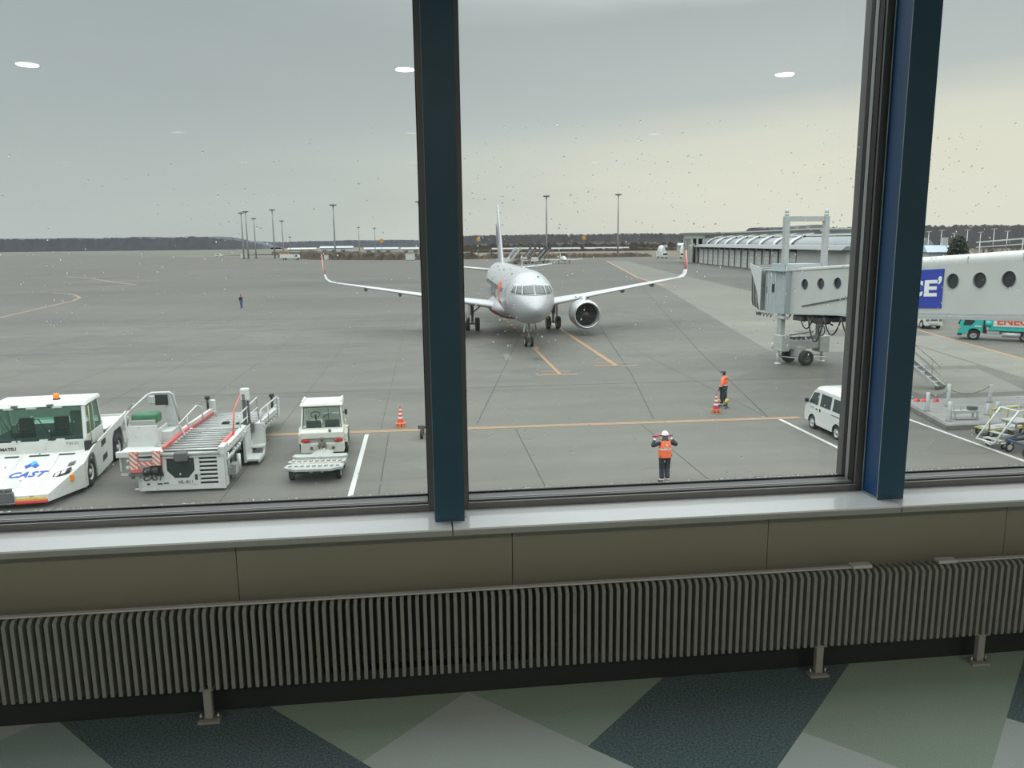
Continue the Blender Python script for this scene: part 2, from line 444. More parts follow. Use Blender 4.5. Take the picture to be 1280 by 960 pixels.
# ------------------------------------------------------------------ radiators under the sill
RADM = mat('radiator_paint', (.25, .255, .235), .5, noise=.05, nscale=20)
RADD = mat('radiator_back_dark', (.035, .036, .034), .6)
RAILM = mat('radiator_rail_paint', (.56, .56, .54), .4)
LEGM = mat('radiator_leg_paint', (.34, .34, .31), .45)
PITCHX = .02437
def radiator(x0, n, label, legs):
    t = thing('radiator', label, 'radiator', (x0, 2.36, FZ), 0, None)
    L = n * PITCHX
    MB().box(.002, L - .002, .062, .078, .135, .366).box(.002, L - .002, .050, .062, .150, .178).box(.002, L - .002, .050, .062, .330, .358).build('back_panel', RADD, t)
    for k in range(n):
        xc = (k + .5) * PITCHX
        f = MB(); hw = .0056
        pts = [(.0, .118), (.062, .118), (.062, .385), (.016, .385), (.0, .372)]
        f.prism(pts, xc - hw, xc + hw, 'x')
        f.build('fin', RADM, t)
    for lx in legs:
        g = MB(); lx -= x0
        g.bar((lx, .022, .012), (lx, .022, .118), .026, .022)
        g.box(lx - .022, lx + .022, .004, .06, .112, .118)
        lo = g.build('leg', LEGM, t, bevel=.002)
        MB().box(lx - .034, lx + .034, .002, .042, 0, .006).build('base_plate', LEGM, lo)
        for sx in (-.027, .027):
            MB().cyl((lx + sx, .022, .006), (lx + sx, .022, .022), .0045, n=10).ball((lx + sx, .022, .022), .0045, n=8, m=5).build('bolt', STEEL, lo)
    return t
radiator(.817 - 61 * PITCHX - 43 * PITCHX, 43, 'grey finned radiator under the left window, one foot near its right end', [-.72])
radiator(.817 - 61 * PITCHX, 61, 'grey finned radiator in the middle, centred under the middle window', [])
radiator(.817, 64, 'grey finned radiator at the right, standing on two feet', [1.33, 1.935])
def rail(x0, x1, cap0, cap1, label):
    t = thing('radiator_rail', label, 'rail', (x0, 2.392, 6.887), 0)
    L = x1 - x0
    MB().box(0, L, -.004, .014, -.002, .004).build('bar', RAILM, t, bevel=.001)
    for on, x in ((cap0, 0), (cap1, L)):
        if on:
            MB().box(x - .035, x + .035, -.012, .022, -.002, .010).build('end_cap', RAILM, t, bevel=.002)
    return t
rail(-1.75, 1.47, False, True, 'long pale metal rail along the tops of the left and middle radiators')
rail(1.785, 2.37, True, False, 'short pale metal rail on top of the right-hand radiator')
# ------------------------------------------------------------------ apron, markings, far ground
def apron_mat(name, base, dark, scale=.05):
    m = bpy.data.materials.new(name); m.use_nodes = True; nt = m.node_tree; N = nt.nodes; L = nt.links
    b = N['Principled BSDF']; b.inputs['Roughness'].default_value = .42; b.inputs['Specular IOR Level'].default_value = .15
    tc = N.new('ShaderNodeTexCoord')
    def nz(sc_, st, det, rough=.55):
        mp = N.new('ShaderNodeMapping'); mp.inputs['Scale'].default_value = st
        L.new(tc.outputs['Object'], mp.inputs[0])
        n = N.new('ShaderNodeTexNoise'); n.inputs['Scale'].default_value = sc_; n.inputs['Detail'].default_value = det; n.inputs['Roughness'].default_value = rough
        L.new(mp.outputs[0], n.inputs['Vector']); return n.outputs[0]
    a = nz(scale, (.45, 1, 1), 5); c = nz(.9, (1, 1, 1), 6, .7); s = nz(.35, (.12, 1.6, 1), 4)
    def mth(op, x, y):
        q = N.new('ShaderNodeMath'); q.operation = op
        for i, v in enumerate((x, y)):
            if isinstance(v, (int, float)): q.inputs[i].default_value = v
            else: L.new(v, q.inputs[i])
        return q.outputs[0]
    f = mth('ADD', mth('MULTIPLY', a, .55), mth('ADD', mth('MULTIPLY', c, .15), mth('MULTIPLY', s, .30)))
    r = N.new('ShaderNodeValToRGB'); e = r.color_ramp.elements
    e[0].position, e[1].position = .40, .60; e[0].color = (*dark, 1); e[1].color = (*base, 1)
    L.new(f, r.inputs[0])
    # duller light of the far apron painted into the colour: pavement darkens with distance
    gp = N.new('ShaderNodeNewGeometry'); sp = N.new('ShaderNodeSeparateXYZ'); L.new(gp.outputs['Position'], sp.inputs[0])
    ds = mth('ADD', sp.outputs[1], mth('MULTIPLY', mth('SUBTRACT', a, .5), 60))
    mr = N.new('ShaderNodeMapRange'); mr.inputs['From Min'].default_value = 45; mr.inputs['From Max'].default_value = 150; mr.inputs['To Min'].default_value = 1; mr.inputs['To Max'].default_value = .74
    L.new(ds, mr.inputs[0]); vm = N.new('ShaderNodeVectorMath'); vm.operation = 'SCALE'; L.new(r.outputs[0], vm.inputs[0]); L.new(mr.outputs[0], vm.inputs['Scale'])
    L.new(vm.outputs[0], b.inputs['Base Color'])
    rr_ = N.new('ShaderNodeMapRange'); rr_.inputs['To Min'].default_value = .5; rr_.inputs['To Max'].default_value = .7
    L.new(f, rr_.inputs[0]); L.new(rr_.outputs[0], b.inputs['Roughness'])
    return m
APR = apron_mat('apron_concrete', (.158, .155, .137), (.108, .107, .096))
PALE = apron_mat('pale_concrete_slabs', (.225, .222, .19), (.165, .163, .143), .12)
MID = apron_mat('worn_asphalt_and_shadow', (.125, .124, .114), (.096, .096, .09), .12)  # dark patches, and the painted shadow strip by the concourse
JOINT = mat('slab_joint', (.055, .055, .05), .8)
OLINE = mat('faded_orange_line', (.36, .20, .095), .6, color2=(.29, .18, .10), nscale=2)
OLINE2 = mat('worn_orange_line', (.25, .175, .11), .6, color2=(.20, .16, .115), nscale=2)
WLINE = mat('white_line', (.52, .52, .50), .55, noise=.05)
g = MB()
g.slot(0).add([(x, y, 0) for x, y in ((-900, -60), (700, -60), (700, 330), (260, 345), (120, 392), (-4, 392), (-58, 432), (-84, 512), (-108, 575), (-165, 600), (-300, 850), (-520, 1000), (-900, 1000))], [tuple(range(13))])
def strip(p, q, w, z=.006, s=1):
    p, q = Vector((*p, z)), Vector((*q, z)); d = (q - p).normalized(); n = Vector((-d.y, d.x, 0)) * (w / 2)
    g.slot(s).add([p - n, q - n, q + n, p + n], [(0, 1, 2, 3)])
def poly(pts, z, s): g.slot(s).add([(x, y, z) for x, y in pts], [tuple(range(len(pts)))])
# pale slab areas
poly([(76.5, 324), (47.6, 171), (41.3, 131.5), (29.2, 74.4), (25.0, 54.2), (30.1, 52.6), (32.5, 66), (40, 66), (47, 94), (50, 110), (57, 156), (66, 215), (84, 320)], .003, 2)
poly([(47, 94), (60, 90), (84, 140), (66, 150), (57, 140)], .004, 5)
poly([(30.3, 62.5), (38.1, 60.5), (34.9, 45.5), (31.7, 45.5), (30.2, 52.4)], .006, 2)
poly([(26.9, 44.8), (33.9, 44.2), (31.4, 37.2), (25.5, 37.2)], .005, 2)
poly([(38.3, 60.6), (42.3, 60.5), (39.9, 49), (37.5, 40), (34, 40), (35.1, 45.4)], .005, 2)
# shadow along the foot of the concourse, painted on the apron as a dark strip
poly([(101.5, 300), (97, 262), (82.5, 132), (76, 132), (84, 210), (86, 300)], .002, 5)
# joints
for x in [-26.5, -21.5, -16.5, -11.6, -6.6, -1.62, 3.85, 9.45]: strip((x, 3), (x, 33.0), .035, .006, 1)
for x in [-41, -36, -31, -26, -21, -16.6, -11.5, -6.5, -2, 15.5]: strip((x, 34), (x + .4, 120), .02, .006, 1)
strip((2.23, 34.2), (6.45, 57.3), .05, .006, 1); strip((6.45, 57.3), (16, 110), .05, .006, 1)
strip((12.45, 45.7), (10.28, 33.9), .05, .006, 1); strip((19.9, 54.6), (15.5, 33.4), .06, .006, 1); strip((19.9, 54.6), (44, 160), .08, .006, 1)
strip((12.45, 45.7), (24, 120), .07, .006, 1)
for y in (18, 43, 62, 88, 120, 165): strip((-70, y + 1), (24, y), .04 + y * .0004, .006, 1)
# orange holding line across the stand, doubled
strip((-6.9, 33.76), (16.9, 33.30), .15, .008, 3); strip((-6.9, 33.50), (16.9, 33.04), .13, .008, 3); strip((-6.9, 33.63), (16.9, 33.17), .12, .007, 6)
# stand bay lines
for x, y1 in ((-2.55, 33.05), (15.85, 33.05), (21.45, 32.4)): strip((x, y1), (x - (.0 if x > 0 else -.1), 4), .17, .008, 4)
strip((21.35, 32.4), (21.35, 39), .12, .008, 4)
# stand lead-in lines
y = 92.0
while y > 60: strip((8.62, y), (8.58, y - 1.7), .26, .008, 3); y -= 2.9
strip((8.36, 59.6), (8.22, 46.8), .22, .008, 3)
strip((6.75, 46.95), (9.3, 46.6), .26, .009, 3); strip((7.2, 48.1), (9.1, 47.85), .2, .009, 3)
strip((12.75, 78), (12.42, 49.5), .32, .008, 3); strip((10.95, 49.8), (13.75, 49.3), .26, .009, 3); strip((11.4, 50.9), (13.3, 50.6), .2, .009, 3)
strip((76.2, 323), (47.5, 171), .55, .009, 3); strip((47.5, 171), (43.4, 138.7), .5, .009, 3)
strip((45.5, 74.5), (41.5, 56.4), .32, .009, 3); strip((41.5, 56.4), (38.6, 43.2), .32, .009, 3); strip((38.6, 43.2), (33, 22), .32, .009, 3)
for a, b_ in zip([(-49.2, 97.9), (-51.2, 113.9), (-52.7, 126), (-54.9, 134), (-59.5, 143)], [(-51.2, 113.9), (-52.7, 126), (-54.9, 134), (-59.5, 143), (-66, 150)]): strip(a, b_, .5, .008, 6)
strip((-47, 75), (-49.2, 97.9), .4, .008, 6)
for a, b_ in zip([(-98, 232), (-84, 214), (-70, 190), (-60.5, 176)], [(-84, 214), (-70, 190), (-60.5, 176), (-64, 168)]): strip(a, b_, .7, .008, 6)
poly([(7.75 + .75 * cos(2 * pi * k / 20), 53.4 + 1.3 * sin(2 * pi * k / 20)) for k in range(20)], .004, 5); poly([(7.75 + .3 * cos(2 * pi * k / 16), 53.4 + .5 * sin(2 * pi * k / 16)) for k in range(16)], .007, 1)
poly([(5.6, 53.5), (6.05, 53.5), (6.1, 56.5), (5.7, 56.5)], .004, 2)
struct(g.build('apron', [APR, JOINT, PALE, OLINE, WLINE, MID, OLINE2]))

GRASS = mat('dry_grass', (.15, .12, .085), .9, color2=(.11, .105, .075), nscale=.03, detail=6)
gb = MB(); gb.add([(-3500, 300, -.05), (3500, 300, -.05), (3500, 5000, -.05), (-3500, 5000, -.05)], [(0, 1, 2, 3)])
struct(gb.build('ground', GRASS))

def ridge(name, pts, depth, h0, h1, step, seed, m, jag=.6, label=None, cat=None, zb=-.1, rows=5, taper=.03):
    """a band of vegetation along a polyline: a lumpy height field with real depth"""
    from mathutils import noise as _n
    rd = random.Random(seed); vs = []; nx = 0
    P = [Vector((*p, 0)) for p in pts]; cs = []
    for a, b_ in zip(P, P[1:]):
        n = max(2, int((b_ - a).length / step))
        for i in range(n): cs.append((a.lerp(b_, i / n), (b_ - a).normalized()))
    cs.append((P[-1], (P[-1] - P[-2]).normalized())); nx = len(cs)
    nr = rows; base = h0
    for i, (c, d) in enumerate(cs):
        n = Vector((-d.y, d.x, 0)); big = .5 + .7 * _n.noise(Vector((c.x / 90, c.y / 90, seed)))
        end = min(1, (i + .5) / (nx * taper + .01), (nx - i - .5) / (nx * taper + .01)) ** .5 if taper else 1
        for r in range(nr + 1):
            t = (r / nr) ** 2.0; off = n * (depth * t) + d * rd.uniform(-.4, .4) * step
            if r in (0, nr): z = zb
            else: z = (h0 + (h1 - h0) * big) * (1 - jag * rd.random() * .5) * (.55 + .45 * min(1, t * 25)) * end
            q = c + off; vs.append((q.x, q.y, z))
    mb = MB(); fs = []
    for i in range(nx - 1):
        for r in range(nr):
            a = i * (nr + 1) + r; fs.append((a, a + nr + 1, a + nr + 2, a + 1))
    mb.add(vs, fs); o = mb.build(name, m, None, kind='stuff')
    if label: tag(o, label, cat)
    return o
TREE1 = mat('bare_woodland', (.105, .10, .107), .95, color2=(.07, .07, .078), nscale=.08, detail=6)
TREE2 = mat('bare_woodland_left', (.10, .108, .125), .95, color2=(.08, .088, .105), nscale=.08, detail=6)
SHRUB = mat('brown_reeds', (.12, .088, .066), .95, color2=(.05, .042, .035), nscale=.25, detail=5)
SHRUBD = mat('dark_thicket', (.07, .058, .05), .95, color2=(.033, .03, .028), nscale=.4, detail=5)
FIELD = mat('pale_far_field', (.12, .128, .10), .9, color2=(.09, .095, .075), nscale=.01)
# woods on the skyline, left to right
ridge('woodland', [(-1150, 1750), (-700, 1700), (-380, 1640), (-300, 1640)], 160, 24, 30, 3, 3, TREE2, .3, 'distant dark wood along the skyline at the far left', 'woodland', taper=.14)
ridge('woodland', [(-900, 2300), (-330, 2100), (-100, 1950), (60, 1900), (260, 1900)], 200, 15, 20, 4, 8, TREE2, .35, 'distant low wood on the skyline behind the cluster of light masts', 'woodland')
ridge('woodland', [(10, 900), (150, 905), (300, 880), (420, 860)], 90, 15.5, 18.5, 1.5, 5, TREE1, .32, 'grey leafless wood behind the tail of the silver airliner', 'woodland')
ridge('woodland', [(262, 660), (300, 600), (390, 545), (520, 450), (760, 390)], 90, 16.5, 20, 1.5, 11, TREE1, .32, 'grey leafless wood rising behind the long concourse roof', 'woodland')
struct(ridge('ground_field', [(-900, 1040), (-500, 1035), (-165, 640)], 380, .4, .9, 30, 2, FIELD, .3, rows=3))
# reeds and scrub at the far edge of the apron
ridge('scrub', [(-96, 548), (-84, 516), (-70, 470), (-58, 437), (-30, 412), (-4, 396), (30, 396)], 26, 3.2, 5.2, 1.2, 21, SHRUB, 1.2, 'band of brown reeds along the apron edge behind the left wing', 'scrub')
ridge('scrub', [(30, 397), (80, 397), (118, 398)], 24, 2.0, 3.6, 1.2, 22, SHRUB, 1.2, 'band of brown reeds along the apron edge beyond the light aircraft', 'scrub')
ridge('scrub', [(20, 725), (130, 725), (245, 700)], 40, 6.5, 9, 2.5, 23, SHRUBD, .9, 'dark leafless thicket in front of the white patches below the wood', 'scrub')
ridge('scrub', [(-128, 700), (-104, 610), (-100, 590)], 16, 2.2, 3.4, 2, 24, SHRUB, .9, 'dark thicket around the feet of the left group of light masts', 'scrub')
ridge('scrub', [(40, 655), (130, 655), (225, 635)], 10, 1.2, 3.6, 1.6, 27, SHRUBD, 1.6, 'ragged low scrub standing in front of the long white sheds', 'scrub')
# ------------------------------------------------------------------ the airliner
def silver_mat():
    return mat('silver_aircraft_paint', (.43, .44, .46), .36, .25, noise=.03, nscale=.6, coat=.3)
SILV = silver_mat()
AWHITE = mat('pale_wing_paint', (.50, .51, .51), .4, noise=.04, nscale=.5)
AGREY = mat('wing_underside_grey', (.40, .41, .42), .45)
AORANGE = mat('orange_red_livery', (.80, .12, .06), .45)
AFIN = mat('fin_orange_red', (.66, .13, .10), .45)
ABELLY = mat('red_belly_paint', (.55, .05, .05), .45)
ADARK = mat('dark_grey_lettering', (.16, .16, .17), .45)
SECT = [(0, 3.22, .02, .02), (.06, 3.225, .22, .20), (.2, 3.24, .42, .40), (.5, 3.29, .68, .66), (1.0, 3.38, .99, .96), (1.6, 3.49, 1.27, 1.24), (2.3, 3.61, 1.51, 1.51), (3.2, 3.74, 1.73, 1.79), (4.2, 3.82, 1.87, 1.96), (5.5, 3.85, 1.955, 2.05), (7, 3.85, 1.975, 2.07), (12, 3.85, 1.975, 2.07), (18, 3.85, 1.975, 2.07), (24, 3.87, 1.975, 2.05), (26, 3.93, 1.95, 1.99), (28, 4.08, 1.85, 1.84), (30, 4.32, 1.64, 1.60), (32, 4.58, 1.33, 1.31), (34, 4.84, .95, 1.0), (36, 5.08, .5, .62), (37.5, 5.2, .14, .22)]
def sect(s):
    for a, b_ in zip(SECT, SECT[1:]):
        if a[0] <= s <= b_[0]:
            t = (s - a[0]) / (b_[0] - a[0]); return [a[i] + (b_[i] - a[i]) * t for i in (1, 2, 3)]
    return SECT[-1][1:]
def fus_x(s, z):  # half breadth of the skin at station s, height z
    c, w, h = sect(s); t = max(-1, min(1, (z - c) / h)); return w * sqrt(max(0, 1 - t * t))
def fus_s(x, z):  # station where the nose skin passes through (x, z) in the front view
    lo, hi = 0.0, 8.0
    for _ in range(40):
        m = (lo + hi) / 2; c, w, h = sect(m)
        if (x / w) ** 2 + ((z - c) / h) ** 2 > 1: lo = m
        else: hi = m
    return hi
AC = thing('airliner', 'silver twin-engine airliner with orange-red wingtip fins facing the terminal', 'airplane', (8.02, 55.1, 0), radians(-1.0))
f = MB(); f.smooth = True; rings = []; NS = 48
ss = []
for a, b_ in zip(SECT, SECT[1:]):
    n = 4 if a[0] < 7 else 3
    ss += [a[0] + (b_[0] - a[0]) * i / n for i in range(n)]
ss.append(37.5)
def smooth_sect(s):  # slightly smoothed profile
    a = [sect(max(0, s - .18)), sect(s), sect(min(37.5, s + .18))]
    return a[1] if s < .3 or s > 7 and s < 23 else [(a[0][i] + 2 * a[1][i] + a[2][i]) / 4 for i in range(3)]
for s in ss:
    c, w, h = smooth_sect(s)
    rings.append([(w * cos(2 * pi * k / NS), s, c + h * sin(2 * pi * k / NS)) for k in range(NS)])
f.loft(rings, caps=True)
f.build('fuselage', SILV, AC)
# wing-body fairing with the red belly
b = MB(); b.smooth = True
def fairing(scale, z0):
    R = []
    for s, w, h in ((9.6, 1.2, .3), (10.6, 1.9, .75), (12, 2.35, 1.0), (14.5, 2.5, 1.1), (17.5, 2.45, 1.1), (19.5, 2.1, .95), (21.2, 1.3, .4)):
        R.append([(w * scale * cos(2 * pi * k / 24), s, 2.45 + z0 + h * scale * sin(2 * pi * k / 24)) for k in range(24)])
    return R
b.loft(fairing(1, 0)); b.build('belly_fairing', SILV, AC)
b = MB(); b.smooth = True
R = []
for s, w, h in ((11.3, 2.15, .88), (12, 2.35, 1.0), (14.5, 2.5, 1.1), (17.5, 2.45, 1.1), (19.3, 2.15, .97)):
    R.append([(w * 1.012 * cos(radians(188 + 164 * k / 16)), s, 2.45 + h * 1.012 * sin(radians(188 + 164 * k / 16))) for k in range(17)])
b.loft(R, caps=False, closed=False); b.build('belly_panel', ABELLY, AC)
# windscreen panes, laid on the nose
def nose_patch(name, corners, m, off=.012, n=6, parent=AC):
    (a, b_, c, d) = corners; mb = MB(); mb.smooth = True; vs = []
    for i in range(n + 1):
        for j in range(n + 1):
            u, v = i / n, j / n
            x = (1 - v) * ((1 - u) * a[0] + u * b_[0]) + v * ((1 - u) * d[0] + u * c[0])
            z = (1 - v) * ((1 - u) * a[1] + u * b_[1]) + v * ((1 - u) * d[1] + u * c[1])
            s = fus_s(x, z); cc = sect(s)[0]
            nrm = Vector((x, -1.2, (z - cc))).normalized() * off
            vs.append((x + nrm.x, s + nrm.y, z + nrm.z))
    fs = [(i * (n + 1) + j, (i + 1) * (n + 1) + j, (i + 1) * (n + 1) + j + 1, i * (n + 1) + j + 1) for i in range(n) for j in range(n)]
    mb.add(vs, fs); o = mb.build(name, m, parent)
    sol = o.modifiers.new('thickness', 'SOLIDIFY'); sol.thickness = .02; sol.offset = 1
    return o
WG = mat('windscreen_glass', (.07, .09, .09), .12, spec=.8)
WF = mat('windscreen_frame', (.50, .51, .52), .4)
for sgn in (-1, 1):
    P4 = lambda q: [(sgn * x, z) for x, z in q]
    nose_patch('windscreen_surround', P4([(.02, 4.22), (1.62, 4.25), (1.36, 4.92), (.02, 4.98)]), WF, .004, 10)
    nose_patch('windscreen_pane', P4([(.05, 4.30), (.82, 4.27), (.73, 4.84), (.05, 4.90)]), WG, .016)
    nose_patch('windscreen_pane', P4([(.90, 4.28), (1.27, 4.30), (1.10, 4.82), (.80, 4.84)]), WG, .016)
    nose_patch('windscreen_pane', P4([(1.33, 4.31), (1.56, 4.36), (1.31, 4.78), (1.16, 4.81)]), WG, .016)
def side_patch(name, s0, s1, z0, z1, sgn, m, off=.012, n=3, nz=4, parent=AC):
    mb = MB(); mb.smooth = True; vs = []
    for i in range(n + 1):
        for j in range(nz + 1):
            s = s0 + (s1 - s0) * i / n; z = z0 + (z1 - z0) * j / nz; x = fus_x(s, z) + off; vs.append((sgn * x, s, z))
    fs = [(i * (nz + 1) + j, (i + 1) * (nz + 1) + j, (i + 1) * (nz + 1) + j + 1, i * (nz + 1) + j + 1) for i in range(n) for j in range(nz)]
    mb.add(vs, fs); return mb.build(name, m, parent)
DOORM = mat('door_seam_grey', (.42, .43, .45), .4, .3)
for sgn in (-1, 1):
    d = side_patch('passenger_door', 4.35, 5.25, 3.05, 4.95, sgn, DOORM, .006, 6, 8)
    side_patch('door_panel', 4.41, 5.19, 3.11, 4.89, sgn, SILV, .012, 6, 8, parent=d)
    side_patch('window', 4.72, 4.88, 4.28, 4.55, sgn, DGLASS, .02, 2, 2, parent=d)
for k in range(36):
    side_patch('cabin_window', 6.6 + k * .53, 6.83 + k * .53, 4.12, 4.46, -1, DGLASS, .012, 1, 2)
# side lettering wrapped on the starboard skin, star beside it
tm = text_mb('Jetstar', 2.3, .0, bold=.02)
bm = bmesh.new(); me = bpy.data.meshes.new('letters'); me.from_pydata(tm.v, [], tm.f); bm.from_mesh(me)
bmesh.ops.triangulate(bm, faces=bm.faces); bmesh.ops.subdivide_edges(bm, edges=[e for e in bm.edges if e.calc_length() > .25], cuts=4, use_grid_fill=True)
for v in bm.verts:
    s = 15.5 - v.co.x; z = 3.95 + v.co.z; v.co = Vector((-(fus_x(s, z) + .02), s, z))
bm.to_mesh(me); bm.free(); me.materials.append(ADARK)
put('lettering', me, AC)
st = []
for k in range(10):
    r = 1.55 if k % 2 == 0 else .8; st.append((9.6 + r * sin(2 * pi * k / 10), 4.15 + r * cos(2 * pi * k / 10)))
mb = MB(); vs = []; fs = []; N0 = 8
for k in range(10):
    a, b_ = st[k], st[(k + 1) % 10]
    for i in range(N0):
        def pt(u, w): 
            s = 9.6 + (a[0] * (1 - u) + b_[0] * u - 9.6) * w; z = 4.15 + (a[1] * (1 - u) + b_[1] * u - 4.15) * w
            return (-(fus_x(s, z) + .022), s, z)
        w0, w1 = i / N0, (i + 1) / N0
        mb.add([pt(0, w0), pt(1, w0), pt(1, w1), pt(0, w1)], [(0, 1, 2, 3)])
mb.build('star_emblem', AORANGE, AC)
side_patch('stripe_panel', 8.6, 10.6, 2.95, 3.3, -1, AORANGE, .015, 4, 2)
# blade antenna and door arch probe on the crown
MB().prism([(9.3, 5.9), (9.7, 5.9), (9.62, 6.5), (9.5, 6.5)], -.025, .025, 'x').build('antenna', AWHITE, AC)
# wings
def airfoil(x, le, ch, z, t, n=12, rot=0, dirv=(0, 0, 1)):
    up = []; lo = []
    for i in range(n + 1):
        u = (1 - cos(pi * i / n)) / 2
        th = 5 * t * (.2969 * sqrt(u) - .126 * u - .3516 * u * u + .2843 * u ** 3 - .1036 * u ** 4) * ch
        up.append((u, th)); lo.append((u, -th * .75))
    pts = up[::-1] + lo[1:-1]
    D = Vector(dirv).normalized()
    return [Vector((x, le + u * ch, z)) + D * th for u, th in pts]
for sgn in (-1, 1):
    w = MB(); w.smooth = True
    st_ = [(1.2, 11.4, 7.0, 2.45, .13), (1.98, 12.0, 6.2, 2.55, .13), (4.2, 13.15, 5.0, 2.85, .12), (6.4, 14.3, 3.9, 3.14, .115), (9.5, 15.9, 3.1, 3.54, .11), (13, 17.7, 2.35, 3.99, .11), (16.4, 19.45, 1.65, 4.42, .10)]
    w.loft([[Vector((sgn * p.x, p.y, p.z)) for p in airfoil(*q)] for q in st_], caps=True)
    wo = w.build('wing', AWHITE, AC)
    # under-wing flap fairings
    for x, le, L, zz in ((6.9, 16.3, 2.6, 2.97), (10.4, 17.0, 2.1, 3.45), (13.6, 18.4, 1.8, 3.88)):
        q = MB(); q.smooth = True
        q.loft([[(sgn * (x + r * cos(2 * pi * k / 10)), le + u * L, zz - .06 + r * 1.3 * sin(2 * pi * k / 10)) for k in range(10)] for u, r in ((0, .02), (.15, .12), (.45, .17), (.8, .10), (1, .02))])
        q.build('flap_fairing', AGREY, wo)
    v = MB(); v.smooth = True
    seq = [((16.4, 19.45, 4.42), 1.65, (0, 0, 1)), ((16.95, 19.85, 4.53), 1.45, (-.2, 0, 1)), ((17.35, 20.25, 4.78), 1.25, (-.6, 0, .8)), ((17.55, 20.6, 5.2), 1.1, (-.95, 0, .35)), ((17.72, 21.2, 6.0), .88, (-1, 0, .12)), ((17.9, 22.0, 7.05), .55, (-1, 0, .12))]
    rg = []
    for (x, y, z), ch, dv in seq: rg.append([Vector((sgn * p.x, p.y, p.z)) for p in airfoil(x, y, ch, z, .10, dirv=(dv[0], 0, dv[2]))])
    v.loft(rg[:4]); v.build('wingtip', AWHITE, AC)
    v = MB(); v.smooth = True; v.loft(rg[3:])
    for i_ in range(2 * 24): v.m[i_] = 1 if 2 <= i_ % 24 < 10 else 0
    v.build('wingtip_fin', [AWHITE, AFIN], AC)
    # tailplane
    q = MB(); q.smooth = True
    q.loft([[Vector((sgn * p.x, p.y, p.z)) for p in airfoil(*a)] for a in ((.5, 31.3, 4.0, 4.95, .10), (2.5, 32.6, 3.0, 5.15, .10), (6.22, 34.7, 1.6, 5.5, .10))])
    q.build('tailplane', AWHITE, AC)
    # engine
    ex, ez = sgn * 5.75, 1.80
    e = MB(); e.lathe([(.98, .38), (1.0, .12), (1.07, .01), (1.15, .06), (1.24, .5), (1.27, 1.2), (1.24, 2.3), (1.08, 3.2), (.92, 3.6), (.84, 3.6), (.9, 2.2), (.98, .9), (.98, .38)], (ex, 10.9, ez), (0, 1, 0), 40)
    eo = e.build('engine', mat('nacelle_grey', (.48, .49, .50), .35, .25), AC)
    MB().lathe([(1.0, .125), (1.035, .035), (1.07, .006), (1.115, .02), (1.155, .06), (1.15, .075), (1.07, .03), (1.01, .13)], (ex, 10.885, ez), (0, 1, 0), 40).build('intake_lip', mat('polished_lip', (.72, .72, .72), .2, .9), eo)
    q = MB(); q.lathe([(.975, .85), (.0001, .86)], (ex, 10.9, ez), (0, 1, 0), 32)
    for k in range(24):
        t = 2 * pi * k / 24; ca, sa = cos(t), sin(t); t2 = t + .16
        q.add([(ex + .26 * ca, 11.62, ez + .26 * sa), (ex + .97 * ca, 11.60, ez + .97 * sa), (ex + .97 * cos(t2), 11.72, ez + .97 * sin(t2)), (ex + .26 * cos(t2), 11.74, ez + .26 * sin(t2))], [(0, 1, 2, 3)])
    q.build('fan', mat('fan_blade_dark', (.05, .055, .06), .35, .5), eo)
    MB().lathe([(.0001, -.35), (.12, -.2), (.24, .0), (.27, .1)], (ex, 11.62, ez), (0, 1, 0), 20).build('spinner', mat('spinner_grey', (.12, .12, .13), .4), eo)
    MB().lathe([(.62, 3.2), (.55, 4.1), (.38, 4.5), (.2, 4.9), (.0001, 5.2)], (ex, 10.9, ez), (0, 1, 0), 24).build('exhaust_cone', GALV, eo)
    q = MB(); q.prism([(11.8, ez + 1.18), (15.6, ez + .9), (17.0, 3.05), (14.2, 3.2), (13.0, ez + 1.55)], ex - .16, ex + .16, 'x')
    q.build('pylon', AWHITE, AC, bevel=.08, seg=2)
    # main gear
    gx = sgn * 3.8
    q = MB(); q.cyl((gx, 17.7, .58), (gx, 17.7, 1.5), .11, n=14).cyl((gx, 17.7, 1.4), (gx + sgn * .05, 17.55, 2.75), .17, n=14).cyl((gx - .6, 17.7, .58), (gx + .6, 17.7, .58), .09, n=12)
    q.bar((gx, 17.7, 1.55), (gx - sgn * 1.35, 17.6, 2.75), .13).bar((gx, 17.9, 1.0), (gx, 18.05, .75), .06).bar((gx, 18.05, .75), (gx, 17.9, .55), .06)
    go = q.build('main_gear', mat('gear_strut_paint', (.34, .35, .35), .45), AC)
    MB().box(gx + sgn * .30, gx + sgn * .34, 17.2, 18.2, 1.15, 2.7).build('gear_door', AGREY, go)
    for o_ in (-.46, .46): wheel(go, (gx + o_, 17.7, .58), .585, .42, name='wheel')
# fin and rudder
q = MB(); q.smooth = True
def fin_sec(z, le, ch, t=.09):
    return [Vector((p.z - 0, p.y, z)) for p in [Vector((0, a.y, a.z)) for a in airfoil(0, le, ch, 0, t)]]
q.loft([fin_sec(5.3, 26.2, 8.6, .05), fin_sec(6.0, 28.3, 6.6, .08), fin_sec(7.2, 29.6, 5.6), fin_sec(9.5, 31.4, 4.1), fin_sec(12.15, 33.5, 2.5)])
q.build('tail_fin', SILV, AC)
for _s in (-1, 1): MB().prism([(31.6, 7.9), (33.4, 7.7), (34.2, 9.6), (33.6, 10.1)], _s * .20, _s * .235, 'x').build('fin_marking', ADARK, AC)
